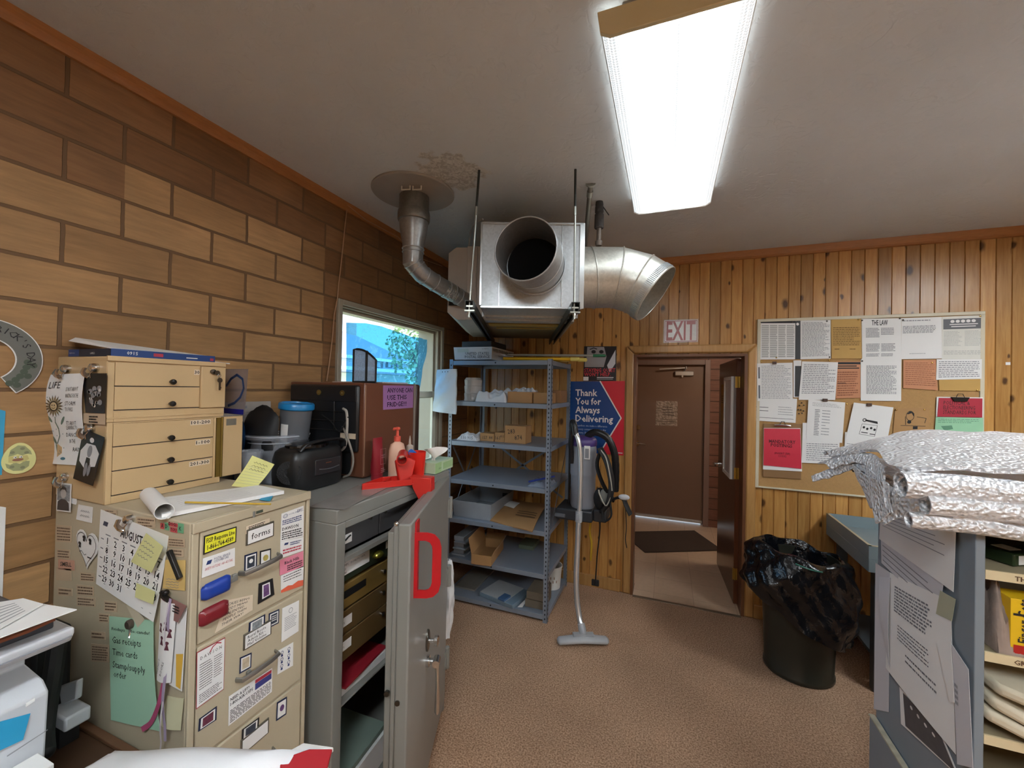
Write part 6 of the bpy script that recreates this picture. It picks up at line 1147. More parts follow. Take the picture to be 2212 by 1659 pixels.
# red D handle: flange on the door face, loop standing out
M_red=mat('red_painted_handle','#c01520',0.3,coat=0.3)
sH=DL-0.055; zb,zt_=0.952,1.202
mb=MB(); dbox(mb,sH-0.045,sH,0.0,0.006,zb,zt_+0.015); hd_=add('handle_flange',mb,M_red,dr,bev=0.001)
outer=[(0.0,zt_-0.02),(0.045,zt_-0.02),(0.07,zt_-0.026),(0.088,zt_-0.045),(0.095,zt_-0.07),(0.095,zb+0.05),(0.088,zb+0.024),(0.07,zb+0.006),(0.045,zb),(0.0,zb)]
inner=[(0.004,zb+0.028),(0.040,zb+0.028),(0.056,zb+0.034),(0.064,zb+0.050),(0.064,zt_-0.070),(0.056,zt_-0.054),(0.040,zt_-0.048),(0.004,zt_-0.048)]
def rs(P,n):   # resample a closed polygon
    Q=P+[P[0]]; L_=[math.dist(Q[i],Q[i+1]) for i in range(len(P))]; T=sum(L_); o=[]
    for k in range(n):
        t=T*k/n; i=0
        while t>L_[i]: t-=L_[i]; i+=1
        f=t/L_[i]; o.append((Q[i][0]+(Q[i+1][0]-Q[i][0])*f,Q[i][1]+(Q[i+1][1]-Q[i][1])*f))
    return o
O2=outer; I2=[(0.012,zt_-0.048),(0.040,zt_-0.048),(0.054,zt_-0.054),(0.062,zt_-0.066),(0.064,zt_-0.08),(0.064,zb+0.056),(0.060,zb+0.042),(0.052,zb+0.032),(0.040,zb+0.028),(0.012,zb+0.028)]
mb=MB(); n=10; A=[p(sH-0.003,a,z) for a,z in O2]+[p(sH-0.003,a,z) for a,z in I2]; B2=[q+DD*0.006 for q in A]
F=[(i,(i+1)%n,n+(i+1)%n,n+i) for i in range(n)]; F+=[tuple(2*n+k for k in reversed(f)) for f in F]+[(i,2*n+i,2*n+(i+1)%n,(i+1)%n) for i in range(n)]+[(n+(i+1)%n,3*n+(i+1)%n,3*n+i,n+i) for i in range(n)]
mb._a(A+B2,F); add('d_handle',mb,M_red,dr)
s0=0.30; c=onP(*[640+690/2.444,980+985/2.444],E_,DN); k=(V((c.x,c.y,0))-HN).dot(DD); c=p(k,0,c.z)
mb=MB(); mb.lathe([(0.026,0),(0.026,0.006),(0.022,0.009),(0,0.009)],c,24,tuple(DD),(0,0,1),tuple(DN),sy=1.7); add('lock_escutcheon',mb,mat('dark_chrome','#77736c',0.25,0.9),dr)
mb=MB(); mb.lathe([(0.008,0.0),(0.008,0.028),(0.019,0.032),(0.02,0.045),(0.016,0.048),(0,0.048)],c,20,tuple(DD),(0,0,1),tuple(DN)); add('dial_knob',mb,M_chrome,dr)
c=p(k,0,0.570); mb=MB(); mb.cyl(c,c+DN*0.012,0.022,20).cyl(c+DN*0.012,c+DN*0.035,0.012,14); mb.tube([c+DN*0.04-DD*0.02,c+DN*0.042+DD*0.022],0.015,16)
mb.tube([c+DN*0.042,c+DN*0.045+V((0,0,-0.05)),c+DN*0.047+V((0,0,-0.10)),c+DN*0.047+V((0,0,-0.205)),c+DN*0.047+V((0,0,-0.215))],[0.009,0.0075,0.008,0.0105,0.006],14); add('lever_handle',mb,M_chrome,dr)
for z in (1.06,0.70,0.27):
    mb=MB(); mb.cyl(p(-0.004,0.006,z-0.055),p(-0.004,0.006,z+0.055),0.013,14); dbox(mb,0.0,0.03,-0.002,0.006,z-0.045,z+0.045); add('hinge',mb,M_safe,dr,bev=0.002)
# crumpled bag hanging on the door's hinge side
q=p(-0.05,-0.02,0.45); mb=MB()
def bagf(u,v):
    a=2*PI*u; r=(0.018+0.022*math.sin(PI*min(1,v*1.05)))*(1+0.25*math.sin(a*3+v*7)+0.12*math.sin(a*7-v*11)); return V((q.x+0.008+r*0.9*math.cos(a),q.y+0.012+r*math.sin(a),0.76-0.42*v))
mb.grid(bagf,24,16); tag(add('plastic_bag',mb,M_pbag,smooth=60,recalc=False),'crumpled white plastic bag hanging beside the hinges of the safe door','bag')
# ================================================================ small fridge, its back to the camera
M_brown=mat('brown_fridge_enamel','#6f4533',0.32,var=0.03,scale=3); M_rub=mat('black_plastic','#1c1d20',0.35,var=0.15)
FX0,FX1,FY0,FY1,FZ0,FZ1=-1.795,-1.322,1.52,1.915,1.262,1.708
fg=thing('mini_fridge','small brown fridge on the safe, its black back turned to the room','fridge',(-1.56,1.74,FZ0))
mb=MB(); mb.box(FX0,FX1,FY0,FY1,FZ0,FZ1); add('fridge_cabinet',mb,M_brown,fg,bev=0.006)
mb=MB(); mb.box(FX0,FX1+0.004,FY1,FY1+0.012,FZ0,FZ1); add('door_gasket',mb,mat('grey_gasket','#8b8078',0.5),fg,bev=0.002)
mb=MB(); mb.box(FX0,FX1+0.006,FY1+0.012,FY1+0.052,FZ0+0.005,FZ1-0.002); add('fridge_door',mb,mat('dark_brown_door','#3c2a22',0.3),fg,bev=0.010)
mb=MB(); mb.box(FX0+0.02,FX1-0.022,FY0-0.02,FY0,FZ0+0.12,FZ1-0.012); add('back_cover',mb,M_rub,fg,bev=0.012)
mb=MB(); mb.box(FX0+0.03,FX1-0.03,FY0-0.024,FY0-0.006,FZ1-0.09,FZ1-0.018); 
for k in range(3): mb.box(FX0+0.04,FX1-0.10,FY0-0.026,FY0-0.02,FZ1-0.14-0.045*k,FZ1-0.136-0.045*k)
mb.box(FX1-0.16,FX1-0.155,FY0-0.028,FY0-0.02,FZ0+0.21,FZ1-0.09); add('back_ribs',mb,M_rub,fg,bev=0.003)
mb=MB(); mb.box(FX0+0.02,FX1-0.07,FY0-0.004,FY0-0.001,FZ0+0.01,FZ0+0.19); add('motor_recess',mb,M_black,fg)
for x in (FX1-0.255,FX1-0.11):
    mb=MB(); mb.cyl((x,FY0-0.028,FZ1-0.05),(x,FY0-0.022,FZ1-0.05),0.013,18).ball((x,FY0-0.029,FZ1-0.05),0.004,8); add('mounting_screw',mb,mat('brass_screw','#a3935c',0.3,0.9),fg)
mb=MB(); mb.tube(arc_pts([(-1.56,FY0-0.03,1.40),(-1.45,FY0-0.04,1.385),(-1.395,FY0-0.04,1.41),(-1.385,FY0-0.04,1.50),(-1.39,FY0-0.04,1.57),(-1.42,FY0-0.03,1.585)],5),0.006,8); add('refrigerant_tube',mb,mat('grey_white_tube','#a9a49c',0.4),fg)
mb=MB(); mb.tube(arc_pts([(-1.42,FY0-0.03,1.50),(-1.37,FY0-0.05,1.45),(-1.345,FY0-0.04,1.36),(-1.36,FY0-0.04,1.29),(-1.40,FY0-0.04,1.268)],5),0.005,8); add('power_cord',mb,mat('grey_cord','#8d867e',0.5),fg)
mb=MB(); mb.tube(arc_pts([(-1.55,FY0-0.03,1.55),(-1.48,FY0-0.04,1.52),(-1.42,FY0-0.05,1.48),(-1.38,FY0-0.04,1.55)],5),0.0035,8); add('thin_cable',mb,M_black,fg)
mb=MB(); mb.box(-1.44,-1.35,FY0-0.024,FY0-0.0215,1.445,1.47); add('tape_label',mb,M_cream,fg)
mb=MB(); mb.box(FX1-0.0005,FX1+0.0006,FY0+0.003,FY0+0.009,FZ0+0.01,FZ1-0.01); add('corner_strip',mb,mat('light_edge','#a8836a',0.4),fg)
S=Sheet((FX1+0.0015,1.648,1.698),(FX1+0.0015,1.905,1.700),(FX1+0.0015,1.905,1.577),(FX1+0.0015,1.652,1.576))
sheet_thing('purple_sign','purple handwritten-style sign about the fridge stuck on its brown side','sign',S,mat('purple_paper','#a274ac',0.6,var=0.02),[(mat('deep_purple_ink','#2d1440',0.5),'lettering',lambda S,m:[S.text(m,s,0.12,v,0.034,'l',True,width=w,h=0.001) for s,v,w in (('ANYONE CAN',0.30,0.84),('USE THIS',0.60,0.64),('FRIDGE!!!',0.89,0.64))])])
# arched mesh stand on the fridge
q=V((-1.46,1.62,FZ1+0.001)); t=thing('arched_stand','small black arched frame with pale mesh panels standing on the fridge','stand',q)
def arch(mb,c,w,h,ax,r=0.005):
    P=[c+V(ax)*(-w)+V((0,0,0)),c+V(ax)*(-w)+V((0,0,h*0.97))]+[c+V(ax)*(-w+2*w*k/8)+V((0,0,h*(0.97+0.03*math.sin(PI*k/8))-h*0.33*(k/8)**2)) for k in range(1,9)]+[c+V(ax)*w]
    mb.tube(P,r,8,closed=True); return P
mb=MB(); a0=onY(748,826,1.62); wd=0.070; c=V((-1.414,1.62,FZ1+0.006)); P=arch(mb,c,wd,0.168,(1,0,0),0.0055); mb.tube([c+V((0.012,0,0)),c+V((0.012,0,0.155))],0.0065,8); add('arch_frame',mb,M_black,t)
mb=MB(); mb.prism([p_+V((0,0.001,0)) for p_ in P],(0,0.001,0)); add('mesh_panel',mb,mat('pale_blue_mesh','#aebfd6',0.5,alpha=0.75,var=0.3,scale=120),t)
slab('flat_papers','few flat papers lying on the fridge top beside the arched stand','papers',FZ1+0.001,0.006,[(-1.70,1.70),(-1.35,1.68),(-1.34,1.88),(-1.70,1.88)],mat('pinkish_paper','#c9b6ae',0.6))
# ================================================================ things on the safe beside the fridge
zs=ZT+0.001
# radio
rd=thing('radio','black rounded portable radio on the safe behind the filing cabinet','radio',(-1.44,1.33,zs))
def rbox(mb,cx,cy,hx,hy,z0,z1,ex=4,n=40,tx=1.0,bulge=0.03):
    L_=[(0.90,z0),(0.97,z0+0.012),(1.0,(z0+z1)/2-0.02),(0.99,z1-0.045),(0.93,z1-0.015),(0.80,z1-0.002),(0.4,z1+0.004)]; vs=[]
    for s,z in L_:
        for k in range(n):
            a=2*PI*k/n; ca,sa=math.cos(a),math.sin(a); r=(abs(ca)**ex+abs(sa)**ex)**(-1/ex); vs.append((cx+hx*s*r*ca,cy+hy*s*r*sa,z))
    m=len(L_); mb._a(vs,[(i*n+k,i*n+(k+1)%n,(i+1)*n+(k+1)%n,(i+1)*n+k) for i in range(m-1) for k in range(n)]+[tuple(range(n-1,-1,-1)),tuple((m-1)*n+k for k in range(n))])
M_rad=mat('black_radio_plastic','#1b1c1e',0.38,var=0.1)
mb=MB(); rbox(mb,-1.435,1.315,0.082,0.135,zs+0.004,zs+0.175,5); add('radio_body',mb,M_rad,rd,smooth=50)
mb=MB(); mb.lathe([(0.075,0),(0.074,0.012),(0.05,0.022),(0,0.024)],(-1.44,1.31,zs+0.172),28,sy=1.25); add('disc_lid',mb,mat('gloss_black','#101012',0.15),rd)
mb=MB(); mb.tube(arc_pts([(-1.37,1.21,zs+0.168),(-1.36,1.24,zs+0.196),(-1.355,1.34,zs+0.203),(-1.36,1.42,zs+0.194),(-1.37,1.44,zs+0.165)],4),0.010,10,squash=(1.6,0.7)); add('carry_handle',mb,M_rad,rd)
mb=MB(); mb.lathe([(0.048,0),(0.046,0.006),(0.02,0.006),(0.016,0.002),(0,0.003)],(-1.395,1.187,zs+0.085),26,(0.85,0.5,0),(0,0,1),(0.45,-0.9,0)); add('speaker_grille',mb,mat('dark_grille','#26272a',0.7,bump=0.6,bscale=300),rd)
mb=MB(); mb.box(-1.356,-1.349,1.27,1.41,zs+0.06,zs+0.125); add('tape_door',mb,mat('dark_panel','#2a2b2e',0.3),rd,bev=0.003)
mb=MB(); mb.box(-1.3495,-1.3485,1.325,1.355,zs+0.105,zs+0.108); add('maker_mark',mb,mat('copper_mark','#a06a4a',0.3,0.6),rd)
mb=MB(); mb.tube([(-1.348,1.29+0.012*k,zs+0.085-0.006*math.sin(PI*k/9)) for k in range(10)],0.0025,6); add('door_pull',mb,mat('soft_grey_line','#4f5054',0.3),rd)
mb=MB(); mb.obox(V((-1.38,1.24,zs+0.185)),(1,0,0),(0,1,0),(0.1,0,1),0.014,0.022,0.004); add('grey_buttons',mb,mat('grey_button','#55565a',0.4),rd)
# clear tub with containers
ct=V((-1.665,1.352,zs)); tb=thing('clear_tub','large clear plastic tub holding a blue-lidded container, behind the radio','tub',ct)
M_clr=mat('clear_plastic','#c8ccd6',0.12,trans=0.5,alpha=0.6); 
mb=MB(); mb.lathe([(0.10,0.001),(0.122,0.19),(0.130,0.192),(0.131,0.212),(0.126,0.213),(0.122,0.2),(0.118,0.19),(0.097,0.006),(0,0.006)],ct,40); add('tub_body',mb,M_clr,tb,smooth=50)
mb=MB(); hoop(mb,ct+V((0,0,0.205)),(0,0,1),0.130,0.003,40); hoop(mb,ct+V((0,0,0.178)),(0,0,1),0.123,0.002,40); add('tub_rim',mb,mat('frosted_rim','#b9bcc6',0.2),tb)
bc=ct+V((0.075,0.02,0.195)); t=thing('blue_lid_container','tall grey translucent container with a bright blue lid, standing in the clear tub','container',bc)
mb=MB(); T_=Matrix.Translation(bc)@Matrix.Rotation(0.08,4,'Y'); mb.T=T_; mb.lathe([(0.052,-0.15),(0.066,0.13),(0,0.13)],(0,0,0),32); add('container_body',mb,mat('grey_translucent','#6e7178',0.3,trans=0.2),t,smooth=50)
mb=MB(); mb.T=T_; mb.lathe([(0.070,0.128),(0.074,0.132),(0.074,0.152),(0.070,0.158),(0.062,0.158),(0.060,0.152),(0,0.153)],(0,0,0),32); add('blue_lid',mb,mat('bright_blue_lid','#1f7fbe',0.3),t)
mb=MB(); mb.T=T_; 
vs=[]; 
for k in range(7):
    a=-1.75+0.10*k; vs+=[(0.0645*math.cos(a),0.0645*math.sin(a),0.065),(0.0625*math.cos(a),0.0625*math.sin(a),-0.015)]
mb._a(vs,[(2*k,2*k+1,2*k+3,2*k+2) for k in range(6)]); add('barcode_label',mb,M_paper,t,recalc=False)
bp_=ct+V((-0.015,-0.07,0.20)); t=thing('black_pouch','rounded black foam pouch leaning in the clear tub','pouch',bp_)
mb=MB(); mb.grid(lambda u,v: bp_+V(((0.075+0.008*math.sin(v*3))*math.sin(PI*(u-0.5))*(1 if v>0 else 1)*min(1,(1.0001-v)*3.2)**0.5,-0.03*math.cos(PI*(u-0.5))*math.sin(PI*min(1,v+0.15))-0.01+0.03*v,-0.05+0.19*v)),20,14,0.02); add('pouch_body',mb,mat('black_foam','#17171a',0.6),t,smooth=60)
q=onY(528,925,1.30); mb=MB(); mb.lathe([(0,-0.012),(0.06,-0.010),(0.075,0),(0.06,0.010),(0,0.012)],V((-1.755,1.235,1.46)),28,(0.9,-0.4,0),(0,0,1),(0.4,0.9,0),sy=1.1); mb.box(-1.77,-1.74,1.22,1.25,zs,1.40); tag(add('blue_paddle',mb,mat('deep_blue_plastic','#12365f',0.4),smooth=50),'round dark blue plastic paddle standing behind the chests','paddle')
jc=V((-1.60,1.165,zs)); t=thing('clear_jar','clear plastic jar of small dark items behind the curled note','jar',jc)
mb=MB(); mb.lathe([(0.045,0.001),(0.05,0.15),(0.054,0.152),(0.054,0.16),(0.050,0.16),(0.047,0.15),(0.043,0.005),(0,0.005)],jc,30); add('jar_body',mb,M_clr,t,smooth=50)
mb=MB(); mb.lathe([(0.040,0.006),(0.043,0.09),(0.03,0.10),(0,0.095)],jc,20); add('dark_contents',mb,mat('dark_contents','#23262c',0.6,bump=1,bscale=60),t)
# pouch with a blue loop, and pale box against the wall
S=Sheet(onY(485,797,1.10),onY(536,797,1.10),onY(528,897,1.10),onY(484,893,1.10)); t=sheet_thing('clear_pouch','clear plastic pouch with a drawn blue loop hanging behind the upper chest','pouch',S,mat('clear_pouch_film','#8f8386',0.15,alpha=0.55),[(mat('blue_loop','#2f456e',0.4),'blue_loop',lambda S,m:S.path(m,[(0.1,0.38),(0.3,0.22),(0.55,0.13),(0.8,0.22),(0.88,0.42),(0.75,0.62),(0.5,0.75),(0.2,0.82)],0.010)),(mat('royal_blue_band','#23268a',0.4),'blue_band',lambda S,m:S.rect(m,0,0.88,0.95,0.99))])
mb=MB(); mb.box(-1.817,-1.803,1.16,1.42,zs,1.61); o=tag(add('pale_box',mb,mat('pale_box_card','#b3aca6',0.7),bev=0.002),'flat pale grey box standing against the block wall behind the tub','box')
S=Sheet((-1.8025,1.17,1.60),(-1.8025,1.41,1.60),(-1.8025,1.41,1.5),(-1.8025,1.17,1.5)); mb=MB(); S.lines(mb,0.1,0.35,0.9,0.95,5,rn,0.15); S.rect(mb,0.48,0.08,0.54,0.2); add('printed_text',mb,M_grey_ink,o,recalc=False)
# red lotion tube
q=V((-1.262,1.545,zs)); t=thing('red_tube','tall dark red lotion tube standing on its cap beside the fridge','tube',q)
mb=MB(); n=24; vs=[]
for z,rx,ry in ((0.0,0.026,0.022),(0.03,0.026,0.022),(0.031,0.030,0.024),(0.08,0.031,0.022),(0.15,0.033,0.010),(0.195,0.034,0.002)):
    for k in range(n): a=2*PI*k/n; vs.append(q+V((0.25*ry*math.sin(a)+rx*0.3*math.cos(a)*0,rx*math.cos(a),z))+V((ry*math.sin(a),0,0)))
mb._a(vs,[(i*n+k,i*n+(k+1)%n,(i+1)*n+(k+1)%n,(i+1)*n+k) for i in range(5) for k in range(n)]+[tuple(range(n-1,-1,-1)),tuple(5*n+k for k in range(n))]); add('tube_body',mb,mat('dark_red_tube','#8f1f2c',0.35),t,smooth=50)
S=Sheet(q+V((0.0335,-0.018,0.145)),q+V((0.0335,0.018,0.145)),q+V((0.0335,0.018,0.075)),q+V((0.0335,-0.018,0.075))); mb=MB(); S.path(mb,[(0,0),(1,0),(1,1),(0,1),(0,0)],0.001); S.text(mb,'VELVET',0.5,0.45,0.008,'c'); S.text(mb,'HAND',0.5,0.6,0.008,'c'); S.lines(mb,0.1,1.25,0.9,1.6,3,rn,0.3); add('lettering',mb,mat('pink_print','#e0b0b4',0.5),t,recalc=False)
# pump bottle
q=V((-1.215,1.63,zs)); t=thing('pump_bottle','pale pink lotion bottle with a coral pump between the red tube and the fridge sign','bottle',q)
mb=MB(); mb.lathe([(0.034,0.0),(0.037,0.006),(0.038,0.06),(0.037,0.13),(0.030,0.158),(0.014,0.168),(0.013,0.175)],q,30,(0.4,0.9,0),(-0.9,0.4,0),sx=1.15,sy=0.7); add('bottle_body',mb,mat('pale_pink_lotion','#e3b79e',0.3),t,smooth=50)
mb=MB(); mb.lathe([(0.016,0.172),(0.016,0.195),(0.007,0.198),(0.006,0.225),(0.012,0.227),(0.013,0.235),(0.008,0.24),(0,0.24)],q,18); mb.tube([q+V((0,0,0.232)),q+V((0.0,-0.025,0.236)),q+V((0.002,-0.032,0.230))],0.005,8); add('pump',mb,mat('coral_pump','#e2604f',0.35),t)
S=Sheet(q+V((0.028,-0.008,0.115)),q+V((0.020,0.036,0.115)),q+V((0.020,0.036,0.03)),q+V((0.028,-0.008,0.03))); mb=MB(); S.text(mb,"Johnson's",0.5,0.3,0.012,'c',True,h=0.004,width=0.95); S.text(mb,'baby lotion',0.5,0.47,0.009,'c',h=0.004,width=0.85); S.rect(mb,0.2,0.0,0.45,0.08,h=0.004); S.ell(mb,0.6,0.85,0.25,0.06,h=0.004); add('lettering',mb,M_blue_ink,t,recalc=False)
# red cup, blue cap inside, glue bottle behind
q=V((-1.145,1.695,zs)); cp_=thing('red_cup','bright red round cup behind the red tape gun','cup',q)
mb=MB(); mb.lathe([(0.036,0),(0.043,0.105),(0.044,0.118),(0.041,0.118),(0.040,0.105),(0.034,0.004),(0,0.004)],q,32); add('cup_body',mb,mat('bright_red_plastic','#e0261b',0.35),cp_,smooth=50)
mb=MB(); mb.T=Matrix.Translation(q+V((-0.012,-0.02,0.112)))@Matrix.Rotation(1.1,4,'X'); mb.cyl((0,0,-0.012),(0,0,0.018),0.014,16); tag(add('loose_blue_cap',mb,mat('blue_cap','#2d6fd0',0.3)),'tiny bright blue cap sticking out of the red cup','bottle')
q=V((-1.262,1.80,zs)); mb=MB(); mb.lathe([(0.018,0),(0.019,0.10),(0.018,0.125),(0.007,0.132),(0.006,0.15),(0.002,0.178),(0,0.178)],q,18); tag(add('glue_bottle',mb,mat('pale_bottle','#c9b8aa',0.4),smooth=50),'small bottle with a pointed nozzle behind the red cup','bottle')
# red tape gun lying over the front edge of the safe
M_tg=mat('tape_gun_red','#cf2b22',0.35); q=onZ(840,1040,zs)
tg=thing('tape_gun','red plastic packing tape gun hanging over the front edge of the safe','tape gun',(-1.10,1.5,zs))
G=lambda x,y,z: V((-1.105+x,1.50+y,zs+z))
mb=MB()
for zz in (0.004,): mb.prism([G(-0.08,-0.14,0.002),G(0.055,0.02,0.002),G(0.075,0.10,0.002),G(0.02,0.12,0.002),G(-0.09,0.0,0.002)],(0,0,0.004))
for a,b in ((G(-0.08,-0.14,0.014),G(0.055,0.02,0.014)),(G(-0.08,-0.14,0.014),G(-0.09,0.0,0.014)),(G(-0.02,-0.07,0.014),G(-0.06,0.02,0.014)),(G(-0.09,0,0.014),G(0.02,0.11,0.014)),(G(0.02,-0.02,0.014),G(-0.03,0.05,0.014))): mb.bar(a,b,0.004,0.026)
add('ribbed_frame',mb,M_tg,tg,bev=0.001)
mb=MB(); mb.prism([G(0.04,0.02,0.036),G(0.125,0.065,0.028),G(0.130,0.062,-0.075),G(0.095,0.045,-0.100),G(0.055,0.03,-0.02)],(-0.014,0.052,0)); add('hook_blade_guard',mb,M_tg,tg,bev=0.003)
mb=MB(); mb.prism([G(-0.01,0.02,0.0),G(0.03,0.05,0.0),G(0.035,0.075,0.10),G(0.0,0.055,0.115),G(-0.025,0.01,0.10)],(-0.025,0.02,0)); add('grip',mb,M_tg,tg,bev=0.005)
mb=MB(); c=G(-0.005,0.03,0.115); ring_tube('roll_hub',[c+V((0.03,-0.045,0.0)),c+V((-0.03,0.045,0.006))],0.024,M_tg,tg,n=28,th=0.004)
# tissue box
T_=Matrix.Translation(V((-1.130,1.835,zs)))@Matrix.Rotation(0.06,4,'Z'); t=thing('tissue_box','pale green tissue box with a tissue sticking out at the far end of the safe','tissue box',T_@V((0,0,0)))
mb=MB(); mb.T=T_; mb.box(-0.05,0.05,-0.085,0.115,0.001,0.055); add('box_body',mb,mat('pale_green_box','#bcd3b2',0.5),t,bev=0.002)
mb=MB(); mb.T=T_; mb.box(0.05,0.0506,-0.085,-0.02,0.001,0.054).box(0.05,0.0506,0.0,0.11,0.012,0.045); add('printed_side',mb,mat('soft_green_print','#a3c58e',0.5),t)
S=Sheet(T_@V((0.0508,-0.08,0.05)),T_@V((0.0508,0.0,0.05)),T_@V((0.0508,0.0,0.0)),T_@V((0.0508,-0.08,0.0))); mb=MB(); S.text(mb,'aloe',0.35,0.62,0.018); add('lettering',mb,mat('dark_green_print','#4d6b4a',0.5),t,recalc=False)
mb=MB(); mb.T=T_; mb.grid(lambda u,v:V(((u-0.5)*(0.03+0.07*v)+0.012*math.sin(v*5+u*4),-0.01+0.05*math.sin(u*5+v*3)*v,0.054+0.075*v*(1-0.45*abs(u-0.6)))),10,10,0.0006); add('tissue',mb,mat('white_tissue','#eceae6',0.8),t,smooth=30)
# clear sleeve on the safe top
P=[onZ(772,1050,zs),onZ(843,1051,zs),onZ(742,1102,zs),onZ(668,1096,zs)]
S=Sheet(P[0],P[1],P[2],P[3]); S.n=V((0,0,1)); t=sheet_thing('clear_sleeve','flat clear plastic sleeve with a faded print lying on the safe top','sleeve',S,mat('clear_sleeve_film','#8f8a86',0.08,var=0.2,scale=14),[(mat('faded_picture','#a8888a',0.3,var=0.5,scale=20),'faded_print',lambda S,m:S.rect(m,0.35,0.15,0.92,0.6)),(mat('dark_sleeve_edge','#4f4b48',0.3),'edge',lambda S,m:(S.rect(m,0,0,1,0.03),S.rect(m,0,0.97,1,1),S.rect(m,0,0,0.03,1),S.rect(m,0.97,0,1,1))),(M_paper,'white_corner',lambda S,m:S.rect(m,0.1,0.08,0.28,0.2,h=0.001))],h=0.002)
# ================================================================ exit sign, posters and bulletin board on the pine wall
PB=YB-0.003
def onw(x,y,d=0.004): return onY(x,y,YB-d)
def qB(pts,d=0.004,curl=None): return Sheet(*[onw(x,y,d) for x,y in pts],curl=curl)
def cw_(x,y): return (1180+x/2.182,660+y/2.183)
M_sred=mat('sign_red','#a8202c',0.35); M_poster_b=mat('poster_blue','#1d4480',0.25,var=0.05,scale=3); M_poster_r=mat('poster_red','#cf2b3c',0.25); M_swh=mat('sign_white','#e9e4e2',0.2)
S=qB([(1435,692),(1508,690),(1507,738),(1434,740)])
sheet_thing('exit_sign','white EXIT sign with red letters under clear tape over the doorway','sign',S,M_swh,[(M_sred,'lettering',lambda S,m:(S.text(m,'EXIT',0.5,0.90,0.215,'c',True,width=0.86,h=0.0012),)),(M_sred,'border',lambda S,m:(S.rect(m,0.02,0.03,0.98,0.06),S.rect(m,0.02,0.95,0.98,0.98),S.rect(m,0.02,0.03,0.035,0.98),S.rect(m,0.965,0.03,0.98,0.98))),(mat('glossy_tape','#ffffff',0.05,alpha=0.22,bump=1.0,bscale=25),'clear_tape',lambda S,m:S.rect(m,-0.03,-0.04,1.03,1.04,h=0.003))])
S=qB([(1230,824),(1350,823),(1347,984),(1230,975)],0.006)
def thank(S,m):
    for s,v,w in (('Thank',0.205,0.42),('You for',0.325,0.49),('Always',0.445,0.47),('Delivering',0.565,0.72)): S.text(m,s,0.115,v,0.082,'l',True,width=w*0.96,h=0.0022)
    S.path(m,[(0.565,0.0),(0.945,0.50),(0.565,1.0)],0.010,h=0.0018)
sheet_thing('thank_you_poster','blue and red poster thanking staff for always delivering, behind the vacuum','poster',S,M_poster_b,[(M_poster_r,'red_field',lambda S,m:S.poly(m,[(0.565,0),(1,0),(1,1),(0.565,1),(0.945,0.50)],h=0.0012)),(M_swh,'lettering',thank),(mat('pale_blue_print','#b9c8dc',0.4),'small_print',lambda S,m:[S.text(m,s,0.12,0.635+0.05*i,0.024,'l',False,h=0.002,width=w) for i,(s,w) in enumerate((('Together, we make a difference',0.58),('in every community across the',0.56),('country. Every day.',0.36)))]),(M_swh,'eagle_mark',lambda S,m:S.poly(m,[(0.15,0.80),(0.30,0.78),(0.27,0.83),(0.18,0.88),(0.24,0.83),(0.15,0.83)],h=0.0016)),(M_swh,'corner_print',lambda S,m:S.rect(m,0.8,0.965,0.98,0.975,h=0.0016))])
S=qB([(1262,748),(1332,748),(1331,823),(1260,823)],0.004)
sheet_thing('help_poster','half hidden poster with a grey face and red STAYING QUIET words above the blue one','poster',S,mat('poster_dark','#26262c',0.3),[(mat('poster_grey_face','#9d9a9c',0.35,var=0.1),'grey_face',lambda S,m:S.poly(m,[(0.03,0.02),(0.62,0.02),(0.7,0.3),(0.62,0.6),(0.03,0.6)])),(mat('poster_dark','#26262c'),'eyes',lambda S,m:(S.ell(m,0.30,0.16,0.07,0.05,h=0.0012),S.ell(m,0.54,0.16,0.07,0.05,h=0.0012),S.path(m,[(0.18,0.09),(0.3,0.05),(0.4,0.08)],0.008,h=0.0012),S.poly(m,[(0.03,0.02),(0.10,0.02),(0.08,0.35),(0.03,0.4)],h=0.0012))),(mat('poster_pale','#c9c9cf',0.35),'pale_sleeve',lambda S,m:S.poly(m,[(0.72,0.55),(0.97,0.1),(0.97,0.5),(0.8,0.75)])),(mat('poster_word_red','#cf3744',0.4),'lettering',lambda S,m:(S.text(m,'STAYING QUIET',0.02,0.74,0.045,'l',True,width=0.95,h=0.0014),S.text(m,"WON'T HELP.",0.02,0.86,0.045,'l',True,width=0.82,h=0.0014))),(M_swh,'small_print',lambda S,m:(S.rect(m,0.42,0.89,0.92,0.91),S.rect(m,0.42,0.94,0.9,0.95),S.rect(m,0.0,0.88,0.16,0.99)))])
# bulletin board
A,Bq=onw(1636,689,.03),onw(2129,676,.03); C_=onw(1634,1051,.03)
BX0,BX1,BZ1,BZ0=0.630,1.905,2.255,0.985
bb_=thing('bulletin_board','large cork bulletin board with a pale frame crowded with notices','board',((BX0+BX1)/2,YB-0.01,BZ0))
mb=MB(); mb.box(BX0+0.01,BX1-0.01,YB-0.012,YB-0.001,BZ0+0.01,BZ1-0.01); add('cork_panel',mb,mat('tan_cork','#b28a58',0.85,var=0.08,scale=90,bump=0.3,bscale=200),bb_)
mb=MB(); f=0.022; mb.box(BX0,BX1,YB-0.02,YB-0.001,BZ1-f,BZ1).box(BX0,BX0+f,YB-0.02,YB-0.001,BZ0,BZ1-f).box(BX1-f,BX1,YB-0.02,YB-0.001,BZ0,BZ1-f).box(BX0+f,BX1-f,YB-0.02,YB-0.001,BZ0,BZ0+0.012); add('board_frame',mb,mat('cream_frame','#cfc5ad',0.5),bb_,bev=0.002)
def cb(x,y): return (1600+x/3.771,660+y/3.771)
def qb(pts,lay=1,curl=None): return Sheet(*[onY(*cb(*p),YB-0.0135-0.0028*lay) for p in pts],curl=curl)
